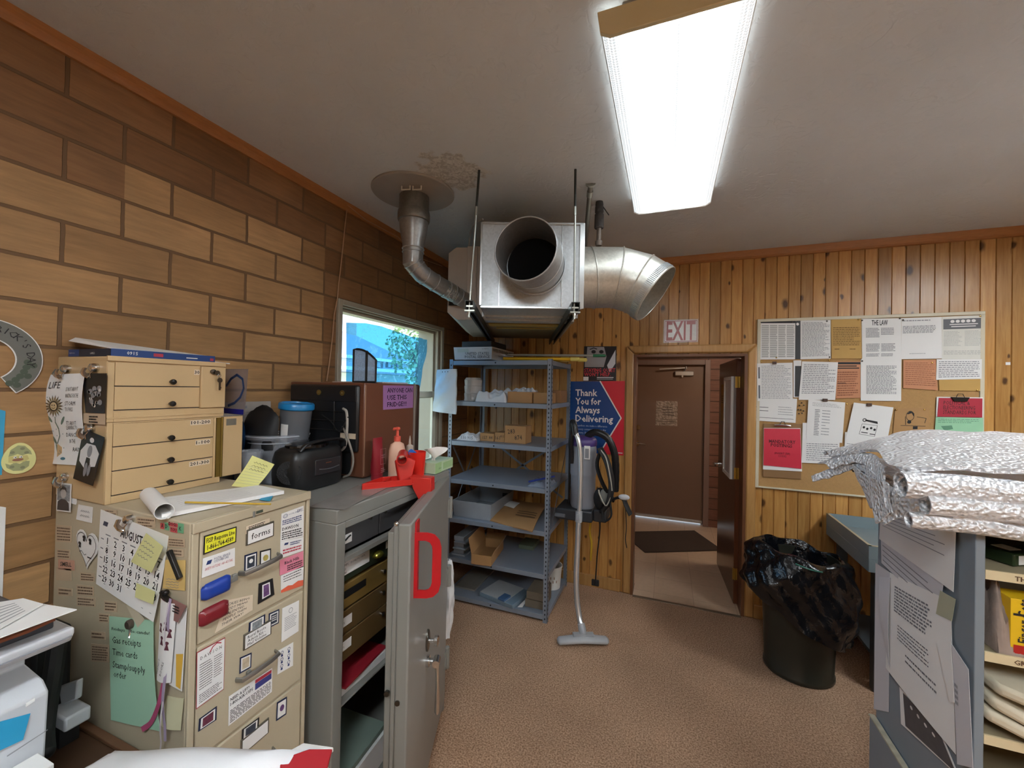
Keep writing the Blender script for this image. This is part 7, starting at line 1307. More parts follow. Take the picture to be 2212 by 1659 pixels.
M_tan=mat('tan_notice_paper','#c29a55',0.65); M_sal=mat('salmon_notice_paper','#c98a64',0.65); M_mint=mat('mint_notice_paper','#9ccfa8',0.65); M_crim=mat('crimson_folder','#b12a3e',0.45); M_redp=mat('red_notice_paper','#cf2f44',0.5)
N_=lambda label,pts,m,prints,lay=1,name='notice',cat='notice',nu=1,nv=1,curl=None: sheet_thing(name,label,cat,qb(pts,lay,curl),m,prints,nu=nu,nv=nv)
def L_(*a,**k): return (M_grey_ink,'printed_text',LN(*a,**k))
rn=random.Random(5)
N_('white notice with a black heading bar and four dense columns, top left of the board',((160,125),(445,125),(443,438),(160,440)),M_paper,[(M_ink,'heading_bar',lambda S,m:S.rect(m,0,0.0,1,0.06)),(mat('pale_print','#a9a9a6',0.7),'column_text',lambda S,m:[S.lines(m,0.04+0.24*k,0.10,0.25+0.24*k,0.95,18,rn,0.6,0.1,False) for k in range(4)])],2)
N_('narrow black notice edge sticking out between the two leftmost top notices',((440,120),(487,120),(487,437),(443,437)),mat('black_notice','#2a2d30',0.4),[(M_swh,'white_dot',lambda S,m:S.ell(m,0.5,0.1,0.25,0.035))])
N_('white page of close printed lines, second in the top row',((487,122),(733,118),(733,432),(487,438)),M_paper,[L_(0.05,0.05,0.96,0.94,26,fill=0.42)],2)
N_('tan page, the only tan one in the top row',((736,112),(985,108),(990,432),(741,432)),M_tan,[(mat('brown_text','#7a5c30',0.7),'printed_text',ALL(LN(0.06,0.2,0.95,0.68,11,fill=0.4),LN(0.1,0.74,0.3,0.78,1),LN(0.6,0.74,0.8,0.78,1)))],2)
N_('long white notice headed THE LAW in the middle of the top row',((980,108),(1308,103),(1310,440),(985,445)),M_paper,[(M_ink,'lettering',lambda S,m:S.text(m,'THE LAW',0.47,0.16,0.050,'c',True,width=0.40)),(M_grey_ink,'printed_text',lambda S,m:[S.lines(m,a,b,c,d,n,rn,0.6,0.15) for a,b,c,d,n in ((0.12,0.22,0.46,0.46,7),(0.5,0.22,0.82,0.4,5),(0.12,0.6,0.46,0.8,6),(0.5,0.6,0.85,0.8,6),(0.12,0.84,0.46,0.92,3),(0.5,0.84,0.8,0.92,3))])],2)
N_('white page with two short paragraphs, right of THE LAW notice',((1310,103),(1638,92),(1640,432),(1310,437)),M_paper,[L_(0.03,0.05,0.9,0.09,1),L_(0.03,0.19,0.85,0.38,6,fill=0.5),L_(0.2,0.86,0.6,0.88,1)],2)
N_('white poster with a dark heading band of five ovals, top right of the board',((1640,92),(1985,77),(1985,437),(1640,437)),mat('off_white_poster','#dcd9d0',0.6),[(mat('dark_grey_band','#5b5a5e',0.5),'heading_band',lambda S,m:S.rect(m,0.03,0.06,0.95,0.30)),(M_swh,'ovals',lambda S,m:[S.ell(m,0.25+0.125*k,0.12,0.05,0.035,h=0.0012) for k in range(5)]+[S.rect(m,0.18,0.18,0.85,0.20,h=0.0012),S.rect(m,0.22,0.23,0.8,0.25,h=0.0012)]),(mat('pale_print','#a9a9a6'),'printed_text',lambda S,m:(S.lines(m,0.04,0.34,0.48,0.7,12,rn,0.35),S.lines(m,0.54,0.34,0.95,0.7,12,rn,0.35),S.lines(m,0.04,0.8,0.95,0.9,3,rn,0.35)))],2)
N_('white form with grey margin bars, left end of the second row',((133,472),(423,465),(425,780),(137,778)),M_paper,[(mat('grey_margin','#6f7176',0.6),'margin_bars',lambda S,m:(S.rect(m,0.03,0.1,0.08,0.4),S.rect(m,0.03,0.58,0.08,0.93))),L_(0.12,0.06,0.95,0.95,22,fill=0.3)],3)
N_('black and white notice half hidden between two white pages in the second row',((430,447),(495,447),(485,748),(430,748)),M_paper,[(mat('black_notice','#2a2d30'),'dark_block',lambda S,m:S.rect(m,0.2,0.15,1,0.98))])
N_('white letter slightly tilted, second row under the close printed page',((500,455),(793,462),(770,770),(473,768)),M_paper,[L_(0.06,0.06,0.95,0.85,17,fill=0.4)],3)
N_('salmon notice with a black heading bar, second row left of the long white page',((780,455),(975,455),(975,752),(776,757)),M_sal,[(M_ink,'lettering',lambda S,m:(S.rect(m,0.03,0.02,1,0.08),S.rect(m,0.03,0.11,0.85,0.14),S.rect(m,0.03,0.17,0.95,0.2),S.rect(m,0.05,0.58,0.4,0.6))),(mat('salmon_text','#8b5238',0.7),'printed_text',LN(0.05,0.27,0.9,0.95,11,fill=0.4))],2)
N_('white page filling the middle of the second row under THE LAW',((978,440),(1310,440),(1307,778),(978,775)),M_paper,[L_(0.14,0.14,0.88,0.84,22,fill=0.5)],2)
N_('salmon page with a curled lower edge, second row',((1325,445),(1590,442),(1605,690),(1325,672)),M_sal,[(mat('salmon_text','#8b5238'),'printed_text',LN(0.06,0.08,0.95,0.9,12,fill=0.25,words=False) if 0 else LN(0.06,0.08,0.95,0.9,12,fill=0.25))],2)
N_('white half page at the right end of the second row',((1597,438),(1965,437),(1963,597),(1592,605)),M_paper,[L_(0.05,0.08,0.95,0.92,9,fill=0.4)],3)
N_('tan page showing under the white half page at the right',((1615,590),(1958,590),(1955,697),(1618,692)),M_tan,[],2)
N_('white form sticking out past the left edge of the board',((92,737),(460,760),(447,957),(88,935)),M_paper,[(M_ink,'bold_lines',lambda S,m:(S.rect(m,0.08,0.42,0.38,0.44),S.rect(m,0.08,0.56,0.38,0.58),S.rect(m,0.06,0.85,0.95,0.865))),L_(0.6,0.35,0.95,0.75,4,fill=0.2)],2)
N_('white columned letter with a chip clip, middle of the third row',((552,765),(852,790),(827,1120),(533,1092)),M_paper,[(M_grey_ink,'printed_text',lambda S,m:(S.lines(m,0.12,0.06,0.9,0.16,3,rn,0.25),S.lines(m,0.2,0.22,0.34,0.88,16,rn,0.5,0.3),S.lines(m,0.4,0.22,0.62,0.88,9,rn,0.25,0.6)))],4)
N_('white page of faint lines low behind the columned letter',((505,955),(808,960),(803,1293),(497,1280)),M_paper,[L_(0.12,0.5,0.95,0.95,9,fill=0.35)],3)
N_('tilted white page with a dark key cartoon',((922,790),(1245,830),(1185,1150),(850,1112)),M_paper,[(M_ink,'key_cartoon',lambda S,m:(S.ring(m,0.36,0.40,0.05,0.045,0.4),S.poly(m,[(0.38,0.38),(0.68,0.40),(0.70,0.46),(0.38,0.42)]),S.path(m,[(0.32,0.5),(0.7,0.5),(0.68,0.78),(0.3,0.76),(0.32,0.5)],0.002),[S.ell(m,0.38+0.09*k,0.58+0.03*(k%2),0.03,0.03) for k in range(4)],S.rect(m,0.34,0.70,0.5,0.72),S.rect(m,0.55,0.72,0.68,0.74)))],4)
N_('white page edge low behind the key cartoon page',((850,1030),(1040,1045),(1000,1225),(845,1200)),M_paper,[L_(0.1,0.5,0.9,0.9,3,fill=0.2)],3)
N_('brown drawing of a figure on cardboard-coloured paper',((1258,840),(1533,832),(1535,1060),(1240,1062)),mat('brown_drawing_paper','#b08656',0.7),[(M_ink,'drawing',lambda S,m:(S.ring(m,0.46,0.28,0.12,0.18,0.12),S.poly(m,[(0.36,0.2),(0.46,0.1),(0.58,0.2),(0.56,0.3),(0.5,0.18),(0.4,0.22)]),S.path(m,[(0.34,0.6),(0.32,0.3)],0.003),S.path(m,[(0.2,0.62),(0.9,0.66)],0.003),S.path(m,[(0.66,0.32),(0.92,0.38),(0.88,0.55)],0.003),S.ell(m,0.44,0.5,0.06,0.06),S.rect(m,0.55,0.66,0.68,0.76)))],2)
N_('crimson folder in a black clip, right end of the third row',((1615,752),(1970,757),(1968,912),(1602,905)),M_crim,[(M_ink,'lettering',lambda S,m:[S.text(m,s,0.12,v,0.035,width=w) for s,v,w in (('POLITICAL &',0.35,0.6),('ELECTIONEERING',0.6,0.72),('STANDARDS FOR',0.85,0.74))])],4)
N_('white sheet edge showing behind the crimson folder',((1597,743),(1975,748),(1975,912),(1592,905)),M_paper,[],3)
N_('mint green letter under the crimson folder',((1590,908),(1975,915),(1978,1060),(1580,1055)),M_mint,[(mat('green_text','#5f8f72',0.7),'printed_text',LN(0.05,0.08,0.9,0.35,3,fill=0.3)),(mat('green_text','#5f8f72'),'crest',lambda S,m:S.poly(m,[(0.12,0.5),(0.35,0.45),(0.38,0.65),(0.2,0.75)])),(M_ink,'lettering',lambda S,m:S.text(m,'TO ALL:',0.08,0.93,0.018,'l',True))],3)
# clipboard with the red page
cbd=thing('clipboard','brown clipboard with a red MANDATORY POSTINGS page hung at the lower left','clipboard',onY(*cb(335,1410),YB-0.03))
S=Sheet(*[onY(*cb(*p),YB-0.022) for p in ((185,962),(498,965),(492,1415),(182,1395))]); mb=MB(); S.body(mb,1,1,0.005); add('hardboard',mb,mat('brown_hardboard','#8f6b45',0.5),cbd,bev=0.001)
S=Sheet(*[onY(*cb(*p),YB-0.028) for p in ((188,998),(487,1000),(500,1352),(182,1335))]); mb=MB(); S.body(mb,1,1,0.004); add('page_edges',mb,M_paper,cbd)
S=Sheet(*[onY(*cb(*p),YB-0.032) for p in ((190,1000),(485,1005),(495,1330),(185,1300))],curl=lambda u,v:0.004*math.sin(v*3)); mb=MB(); S.body(mb,4,6,0.001); rp=add('red_page',mb,M_redp,cbd)
mb=MB(); S.text(mb,'MANDATORY',0.5,0.38,0.034,'c',True,width=0.72,h=0.0015); S.text(mb,'POSTINGS',0.48,0.48,0.034,'c',True,width=0.58,h=0.0015); S.text(mb,'ZIP CODE 57732',0.5,0.67,0.020,'c',width=0.42,h=0.0015) if 0 else S.text(mb,'(INSERT ZIP)',0.5,0.67,0.020,'c',width=0.42,h=0.0015); S.text(mb,'CODE)',0.5,0.74,0.020,'c',width=0.22,h=0.0015); add('lettering',mb,mat('dark_red_ink','#5c1220',0.5),cbd,recalc=False)
mb=MB(); a,b=onY(*cb(275,975),YB-0.036),onY(*cb(405,980),YB-0.036); mb.tube([a,a.lerp(b,.5)+V((0,-0.006,0.004)),b],0.006,10); mb.tube([a.lerp(b,.3)+V((0,-.004,.004)),a.lerp(b,.42)+V((0,-0.01,0.03)),a.lerp(b,.58)+V((0,-.01,.03)),a.lerp(b,.7)+V((0,-.004,.004))],0.003,8); add('spring_clip',mb,M_chrome,cbd)
# clips and pins
for x,y,w,lb in ((275,468,24,'small dark clip on the form with grey margin bars'),(688,770,26,'small brown clip on the columned letter'),(1047,808,26,'small dark clip on the key cartoon page')):
    c=onY(*cb(x,y),YB-0.030); mb=MB(); mb.obox(c,(1,0,0),(0,1,0),(0,0,1),w/3.771/2/250,0.006,0.010); tag(add('paper_clip',mb,mat('dark_brown_clip','#4a3026',0.4),bev=0.001),lb,'clip','small clips on the bulletin board')
c=onY(*cb(1793,762),YB-0.034); mb=MB(); mb.prism([c+V((-0.045,0,0.012)),c+V((0.045,0,0.012)),c+V((0.032,0,-0.016)),c+V((-0.032,0,-0.016))],(0,0.014,0)); mb.tube([c+V((-0.02,0.004,0.012)),c+V((-0.012,0.004,0.034)),c+V((0.012,0.004,0.034)),c+V((0.02,0.004,0.012))],0.002,6); tag(add('binder_clip',mb,mat('black_clip_metal','#2a2626'),bev=0.001),'black binder clip holding the crimson folder','clip')
M_pin=mat('dark_pin','#4a4038',0.3,0.6); M_pinb=mat('brass_pin','#b99a55',0.25,0.9)
pins=[(420,137,0,'on the four column notice'),(290,425,1,'at the foot of the four column notice'),(703,127,0,'at the top right of the close printed page'),(724,420,0,'at the lower right of the close printed page'),(960,115,1,'on the tan page in the top row'),(990,121,0,'at the top left of THE LAW notice'),(1297,105,0,'at the top right of THE LAW notice'),(1323,118,0,'on the page with two short paragraphs'),(1952,87,1,'at the far top right corner'),(722,447,1,'on the tilted white letter'),(990,452,0,'at the top left of the long white page'),(1560,466,1,'on the curled salmon page'),(1928,690,1,'on the lower tan page'),(865,803,1,'alone on the cork beside the columned letter'),(1268,850,1,'at the left of the brown drawing'),(1497,848,1,'at the right of the brown drawing'),(170,455,1,'under the four column notice')]
def pin(x,y,m,lb,grp='push pins on the bulletin board'):
    c=onY(*cb(x,y),YB-0.022); mb=MB(); mb.lathe([(0,-0.004),(0.004,-0.003),(0.0055,0),(0.004,0.003),(0.002,0.004),(0.001,0.008),(0,0.008)],c,10,(1,0,0),(0,0,1),(0,1,0)); return tag(add('push_pin',mb,m),lb,'pin',grp)
for x,y,b,l in pins: pin(x,y,M_pinb if b else M_pin,('brass' if b else 'dark')+' push pin '+l)
for x,y in ((497,793),(480,815),(515,812),(470,848),(490,850),(512,858),(475,880),(500,877)): pin(x,y,M_pin,'dark push pin in the loose cluster stuck in bare cork','spare pins clustered in the cork')
pc=onY(2178,785,YB-0.001); mb=MB(); mb.box(pc.x-0.012,pc.x+0.010,YB-0.0015,YB-0.0003,pc.z-0.01,pc.z+0.008); tag(add('torn_paper',mb,M_paper),'tiny torn scrap of white paper on the pine right of the board','paper')
# ================================================================ backpack vacuum hung by the shelving
vb=V((-0.592,3.10,0.80)); vc=thing('backpack_vacuum','grey backpack vacuum with a purple collar and black harness hung beside the doorway','vacuum',vb)
M_vg=mat('grey_vacuum_plastic','#8f949e',0.4,var=0.04); M_str=mat('black_webbing','#17181b',0.7); M_pad=mat('pale_grey_piping','#a9a59a',0.6); M_ycord=mat('yellow_cord','#cfa62a',0.5)
mb=MB(); mb.lathe([(0.085,0.0),(0.094,0.02),(0.094,0.24),(0.098,0.245),(0.100,0.26),(0.097,0.45),(0.092,0.475)],vb,32,sy=0.95); add('canister',mb,M_vg,vc,smooth=50)
mb=MB(); mb.lathe([(0.098,0.470),(0.100,0.475),(0.098,0.515),(0.086,0.53),(0.04,0.545),(0,0.545)],vb,32); add('purple_collar',mb,mat('purple_plastic','#4a3878',0.4),vc,smooth=50)
mb=MB(); q=onY(1268,978,3.0); mb.box(q.x-0.022,q.x+0.022,3.0,3.008,q.z-0.05,q.z+0.05); tg_=add('white_tag',mb,M_paper,vc,bev=0.002); mb=MB(); mb.box(q.x-0.014,q.x+0.014,2.998,3.0,q.z-0.04,q.z+0.03); add('printed_patch',mb,M_grey_ink,tg_)
mb=MB(); mb.box(-0.775,-0.50,2.99,3.26,0.715,0.80); mb.box(-0.50,-0.40,3.02,3.22,0.72,0.81); add('motor_base',mb,mat('charcoal_base','#2c2e33',0.5),vc,bev=0.012)
mb=MB(); mb.box(-0.78,-0.70,2.975,3.02,0.735,0.76); add('base_lip',mb,mat('grey_lip','#5d6067',0.4),vc,bev=0.004)
mb=MB(); mb.box(-0.71,-0.695,3.10,3.30,0.81,1.25); add('back_plate',mb,M_rub,vc,bev=0.004)
def ptube(name,pts,r,m,par,Ys,n=10,k=5,squash=None):
    P=[onY(x,y,Y) for (x,y),Y in zip(pts,Ys)]; mb=MB(); mb.tube(arc_pts(P,k),r,n,squash=squash); return add(name,mb,m,par,smooth=50)
mb=MB(); P=arc_pts([onY(x,y,Y) for x,y,Y in ((1268,950,3.10),(1272,940,3.08),(1288,934,3.07),(1312,946,3.07),(1326,975,3.08),(1330,1010,3.10),(1329,1060,3.14))],6); mb.tube(P,[0.026+0.0016*(i%2) for i in range(len(P))],14); add('hose',mb,mat('black_ribbed_hose','#18191c',0.4),vc,smooth=20)
ptube('shoulder_strap',((1300,968),(1290,1000),(1296,1030),(1310,1060),(1325,1080)),0.026,M_str,vc,(3.02,3.0,3.0,3.02,3.05),squash=(1.3,0.5))
ptube('shoulder_strap',((1296,968),(1312,1000),(1321,1045),(1315,1085),(1300,1105)),0.030,M_str,vc,(3.0,2.98,2.97,2.98,3.0),squash=(1.3,0.5))
ptube('strap_piping',((1296,970),(1309,990),(1318,1030),(1322,1060)),0.005,M_pad,vc,(2.98,2.95,2.94,2.95))
ptube('strap_piping',((1320,1058),(1316,1080),(1308,1092),(1296,1070),(1293,1058)),0.005,M_pad,vc,(2.96,2.95,2.95,2.95,2.96))
mb=MB(); q=onY(1305,1072,3.0); mb.ball(q,0.045,16,sz=1.2,sx=0.7,sy=0.4); add('hip_pad',mb,mat('grey_padding','#80827f',0.7),vc)
mb=MB(); q=onY(1285,1080,3.0); mb.ball(q+V((0.03,0.05,0)),0.06,14,sz=1.4,sx=0.8,sy=0.5); add('padding',mb,M_str,vc)
ptube('waist_belt',((1318,1082),(1335,1075),(1347,1078),(1352,1090),(1362,1112)),0.020,M_str,vc,(3.02,3.0,2.98,2.98,2.98),squash=(1.3,0.5))
mb=MB(); q=onY(1348,1074,2.95); mb.ball(q,0.030,12,sz=0.7,sx=1.3,sy=0.5); add('buckle_pad',mb,mat('light_grey_buckle','#b9bbc0',0.4),vc)
ptube('loose_strap',((1293,1100),(1296,1140),(1290,1200),(1286,1262)),0.012,M_str,vc,(3.05,3.08,3.12,3.15),squash=(1.5,0.4))
ptube('loose_strap',((1351,1090),(1353,1140),(1351,1165),(1354,1183)),0.006,M_str,vc,(2.98,2.99,3.0,3.0),squash=(1.5,0.5))
mb=MB(); q=onY(1286,1258,3.15); mb.box(q.x-0.028,q.x+0.028,q.y-0.01,q.y+0.01,q.z-0.025,q.z+0.02); add('strap_buckle',mb,M_str,vc,bev=0.004)
ptube('hanging_loop',((1300,1100),(1305,1125),(1320,1115),(1318,1085)),0.014,M_str,vc,(2.97,2.97,2.97,2.97),squash=(1.2,0.5))
ptube('power_cord',((1276,1125),(1274,1150),(1278,1175),(1276,1210)),0.008,M_ycord,vc,(3.15,3.15,3.15,3.15))
mb=MB(); 
for k in range(4): hoop(mb,onY(1232,1040,3.18)+V((0.006*k,0.01*k,0)),(1,0.5,0.1*k),0.055+0.004*k,0.005,20)
add('cord_coil',mb,M_ycord,vc)
wd_=thing('vacuum_wand','long bent aluminium vacuum wand standing on a wide grey floor tool','wand',(-0.5,2.73,0))
W1=[(1243,935,2.95),(1249,950,2.94),(1254,985,2.93),(1254,1040,2.91),(1251,1118,2.88)]; W2=[(1250,1120,2.88),(1248,1170,2.86),(1245,1240,2.83),(1246,1290,2.80),(1251,1330,2.77),(1255,1350,2.745)]
mb=MB(); mb.tube(arc_pts([onY(x,y,Y) for x,y,Y in W1],5),0.0175,16); add('upper_tube',mb,mat('polished_tube','#d6d8da',0.25,0.7,var=0.02),wd_,smooth=50)
mb=MB(); mb.tube(arc_pts([onY(x,y,Y) for x,y,Y in W2],5),0.0195,16); add('lower_tube',mb,mat('polished_tube','#c5c7c9'),wd_,smooth=50)
mb=MB(); mb.tube([onY(1251,1104,2.885),onY(1250,1128,2.875)],0.025,16); mb.box(*(lambda q:(q.x-0.012,q.x+0.012,q.y-0.034,q.y-0.02,q.z-0.02,q.z+0.02))(onY(1250,1114,2.88))); add('tube_collar',mb,mat('grey_collar','#9b9da0',0.4),wd_,bev=0.002)
mb=MB(); mb.tube(arc_pts([onY(x,y,Y) for x,y,Y in ((1236,922,2.99),(1237,912,2.98),(1240,918,2.96),(1243,940,2.95))],4),0.024,12); mb.tube([onY(1237,915,2.99),onY(1233,960,3.02),onY(1236,1000,3.04)],0.02,12); add('hose_cuff',mb,M_rub,wd_,smooth=50)
a,b=onZ(1204,1384,0.03),onZ(1314,1383,0.03); c=a.lerp(b,.5); 
mb=MB(); mb.tube([a,a.lerp(b,0.04),a.lerp(b,0.5)+V((0,0.0,0.012)),a.lerp(b,0.96),b],[0.014,0.026,0.030,0.026,0.014],14,squash=(1.4,0.8)); add('floor_tool',mb,mat('grey_floor_tool','#a7a9ac',0.35),wd_,smooth=60)
mb=MB(); mb.tube([onY(1255,1346,2.75),onY(1258,1362,2.735),c+V((0,0,0.03))],[0.024,0.026,0.022],14); mb.obox(c+V((0,0.01,0.028)),(b-a),(0,0,1),(b-a).cross(V((0,0,1))),0.07,0.014,0.02); add('swivel_neck',mb,mat('grey_collar','#9b9da0'),wd_,bev=0.004)
# ================================================================ waste bin
bc=V((0.775,2.975,0)); wb_=thing('waste_bin','dark olive waste bin lined with a black bag, beside the doorway casing','bin',bc)
mb=MB(); mb.lathe([(0.176,0.002),(0.184,0.010),(0.184,0.03),(0.178,0.036),(0.186,0.25),(0.205,0.70),(0.198,0.70),(0.178,0.25),(0.17,0.02),(0,0.02)],bc,44,sy=0.9); add('bin_body',mb,mat('dark_olive_bin','#26261f',0.35),wb_,smooth=50)
rg=random.Random(2)
def bag(u,v):
    a=2*PI*u; s=math.sin; wr=0.020*s(a*4+v*7)+0.010*s(a*9-v*14)+0.004*s(a*17+v*23)+0.002*s(a*31-v*13)
    lo=0.40-0.12*math.cos(a+0.5)          # hem height, lowest on the right
    if v<0.16: k=v/0.16; r=0.165+0.035*k; z=0.52+0.22*k; wr*=0.5
    elif v<0.24: k=(v-0.16)/0.08; r=0.20+0.032*k; z=0.74-0.012*k*k+0.01*s(a*6); wr*=0.6
    else:
        k=(v-0.24)/0.76; r=0.232+0.075*s(PI*min(1,k*1.1)*0.62)-0.02*k+0.02*math.cos(a-3.4)*k; z=0.728-(0.728-lo)*k
    tilt=-0.03*math.cos(a)*(1 if v>.1 else 0); return V((bc.x+(r+wr)*math.cos(a),bc.y+(r+wr)*0.92*s(a),z+tilt))
mb=MB(); mb.grid(bag,110,46); bgm=bpy.data.materials.new('x') if 0 else mat('black_bin_bag','#0b0c10',0.22,bump=0.9,bscale=22,var=0.2); add('bin_bag',mb,bgm,wb_,smooth=50,recalc=False)
mb=MB(); mb.tube([bag(0.70+0.02*k,0.27)+V((0,-0.006,0)) for k in range(5)],0.004,6); add('green_edge',mb,mat('green_edge','#2f6b5c',0.4),wb_)
# ================================================================ sorting table against the pine wall
M_bg=mat('blue_grey_table_paint','#7c8a8f',0.5,var=0.05); TX0,TY0,TZ=1.075,2.865,0.85
tb_=thing('sorting_table','blue-grey sorting table with a raised worn rim against the pine wall','table',(1.7,3.2,0))
mb=MB(); mb.box(TX0,2.6,TY0,YB-0.02,0.70,0.775); add('table_top',mb,M_bg,tb_,bev=0.002)
mb=MB(); mb.box(TX0,TX0+0.014,TY0,YB-0.02,0.775,TZ-0.003).box(TX0+0.014,2.6,TY0,TY0+0.014,0.775,TZ-0.003).box(TX0+0.014,2.6,YB-0.034,YB-0.02,0.775,TZ); add('raised_rim',mb,M_bg,tb_)
mb=MB(); mb.box(TX0,TX0+0.014,TY0,YB-0.02,TZ-0.003,TZ).box(TX0,2.6,TY0,TY0+0.014,TZ-0.003,TZ); add('worn_rim_edge',mb,mat('worn_pale_edge','#b7a98c',0.6),tb_)
for x in (TX0+0.05,2.5):
    for y in (TY0+0.06,YB-0.10):
        mb=MB(); mb.box(x,x+0.05,y,y+0.05,0,0.70); add('leg',mb,mat('dark_grey_leg','#4b5257',0.5),tb_,bev=0.003)
mb=MB(); mb.box(TX0+0.06,2.5,TY0+0.08,YB-0.08,0.18,0.20); add('lower_shelf',mb,mat('dark_grey_leg','#4b5257'),tb_)
# ================================================================ mail case with papers on its end, foil pouches on top
KX,KY0,KY1,KZ=0.765,1.44,1.965,1.36
M_case=mat('blue_grey_case_paint','#7f8992',0.5,var=0.04); M_cin=mat('pale_case_interior','#9a8c70',0.6); M_ms=mat('cream_label_strip','#d9c8a2',0.6,var=0.05)
mc=thing('mail_case','blue-grey open mail case with labelled shelves on a wider base','mail case',(1.4,1.7,0))
mb=MB(); mb.box(KX,KX+0.02,KY0,KY1,0.47,KZ).box(KX+0.02,2.2,KY0,KY1,KZ-0.02,KZ).box(KX+0.02,2.2,KY1-0.015,KY1,0.47,KZ-0.02); add('case_shell',mb,M_case,mc,bev=0.002)
for z,s in ((1.228,'THUMBS'),(1.015,'GROUND OUT'),(0.80,'PRIORITY') ,(0.60,'')):
    mb=MB(); mb.box(KX+0.02,2.2,KY0+0.006,KY1-0.015,z,z+0.016); sh=add('shelf',mb,M_cin,mc)
    mb=MB(); mb.box(KX+0.02,2.2,KY0+0.0,KY0+0.0058,z-0.004,z+0.020); add('label_strip',mb,M_ms,sh)
    if s and z>0.9:
        S=Sheet((KX+0.075,KY0-0.0005,z+0.02),(KX+0.4,KY0-0.0005,z+0.02),(KX+0.4,KY0-0.0005,z-0.004),(KX+0.075,KY0-0.0005,z-0.004)); mb=MB(); S.text(mb,s,0.0,0.75,0.017,'l',True,h=0.0006); add('lettering',mb,mat('brown_strip_ink','#5b3f2a',0.6),sh,recalc=False)
mb=MB(); mb.box(KX-0.02,2.25,1.30,KY1,0,0.468); add('case_base',mb,M_case,mc,bev=0.004)
mb=MB(); mb.box(KX-0.022,KX-0.004,1.30,KY1,0.468,0.474); add('worn_edge',mb,mat('chipped_pale_paint','#b3ad98',0.6,var=0.3,scale=30),mc)
# shelf contents
zz=1.2445
for i,(x,y,r) in enumerate(((0.80,1.60,0.5),(0.93,1.55,0.62),(1.06,1.60,0.5))):
    T_=Matrix.Translation(V((x+0.075,y,zz)))@Matrix.Rotation(r,4,'Z'); t=thing('green_case',('leftmost','middle','rightmost')[i]+' dark green case with a white label on the mail case top shelf','case',T_@V((0,0,0)),'dark green cases on the mail case top shelf')
    mb=MB(); mb.T=T_; mb.box(-0.045,0.045,-0.085,0.085,0.001,0.035); add('case_body',mb,mat('dark_green_case','#26361f',0.25,var=0.2),t,bev=0.004)
    mb=MB(); mb.T=T_; mb.box(-0.03,0.03,-0.0856,-0.085,0.006,0.030).box(-0.02,0.02,-0.06,-0.02,0.035,0.036); add('white_label',mb,M_paper,t)
o=lumpy('plastic_bag','large cloudy plastic bag with pinkish things on the second shelf of the mail case','bag',KX+0.05,0.875,KY0+0.01,KY0+0.20,1.033,0.16,mat('cloudy_pink_bag','#b3a096',0.2,trans=0.2,var=0.4,scale=9,bump=0.8,bscale=25),31,wr=0.5)
t=thing('yellow_box','yellow carton of finger cots on the second shelf of the mail case','box',(0.87,KY0+0.02,1.033)); x0=0.908
x0=onY(2183,1350,KY0+0.012).x; mb=MB(); mb.box(x0,x0+0.09,KY0+0.012,KY0+0.08,1.033,1.180); add('carton',mb,mat('yellow_carton','#e8bd1c',0.45),t,bev=0.001)
S=Sheet((x0,KY0+0.0115,1.18),(x0+0.09,KY0+0.0115,1.18),(x0+0.09,KY0+0.0115,1.033),(x0,KY0+0.0115,1.033)); mb=MB(); S.text(mb,'Finger Cots',0.38,0.75,0.030,'l',True,rot=PI/2,sx=0.8); S.rect(mb,0.05,0.25,0.9,0.29); add('lettering',mb,M_ink,t,recalc=False)
mb=MB(); S.rect(mb,0.06,0.80,0.42,0.95); S.rect(mb,0.5,0.80,0.9,0.95); add('red_panels',mb,mat('red_panel','#b0201c',0.45),t,recalc=False)
mb=MB(); mb.box(KX+0.06,0.94,KY0+0.24,KY0+0.40,1.033,1.13); tag(add('dark_carton',mb,mat('dark_blue_carton','#2b2f3b',0.5),bev=0.002),'dark carton at the back of the second shelf behind the cloudy bag','box')
mb=MB(); S=Sheet((KX+0.03,KY0+0.45,0.83),(1.3,KY0+0.45,0.84),(1.12,KY0-0.01,0.825),(KX+0.025,KY0-0.005,0.83)); S.n=V((0,0,1))
for i in range(3):
    P=[(KX+0.024,KY1-0.03),(1.3,KY1-0.05),(1.25-0.05*i,KY0-0.03),(0.93-0.03*i,KY0-0.055+0.012*i),(KX+0.03+0.01*i,KY0+0.012)]
    mb=MB(); mb.prism([(x,y,0.82+0.036*i+0.03*(x<0.9)) for x,y in P],(0,0,0.03)); tag(add('padded_envelope',mb,mat('cream_envelope','#d3c8b0',0.65,bump=0.4,bscale=8,var=0.04),bev=0.010),'large cream envelope on the third shelf of the mail case, '+('lowest of three','middle of three','topmost of three')[i],'envelope','cream envelopes on the third shelf')
# papers on the end panel
def c5(x,y): return (1580+x/2.185,900+y/2.185)
PX=KX-0.001
def qE(pts,lay=1,curl=None): return Sheet(*[onX(*c5(*p),PX-0.002*lay) for p in pts],curl=curl,flip=False)
def E_sheet(name,label,pts,m,prints,lay=1,curl=None,nu=1,nv=1): 
    S=qE(pts,lay,curl); 
    if S.n.x>0: S.n=-S.n
    return sheet_thing(name,label,'sheet',S,m,prints,nu=nu,nv=nv)
M_gp=mat('grey_white_sheet','#cdcbd0',0.6,var=0.02); rn=random.Random(9)
E_sheet('blank_strip','long blank white sheet edge at the far end of the case panel',((680,690),(748,735),(742,1395),(672,1380)),M_gp,[],0.5)
E_sheet('end_notice','uppermost white notice of wide spaced lines on the case end, under the foil',((706,425),(1060,500),(1047,828),(697,577)),M_paper,[L_(0.05,0.1,0.9,0.6,6,fill=0.16,words=False)],4)
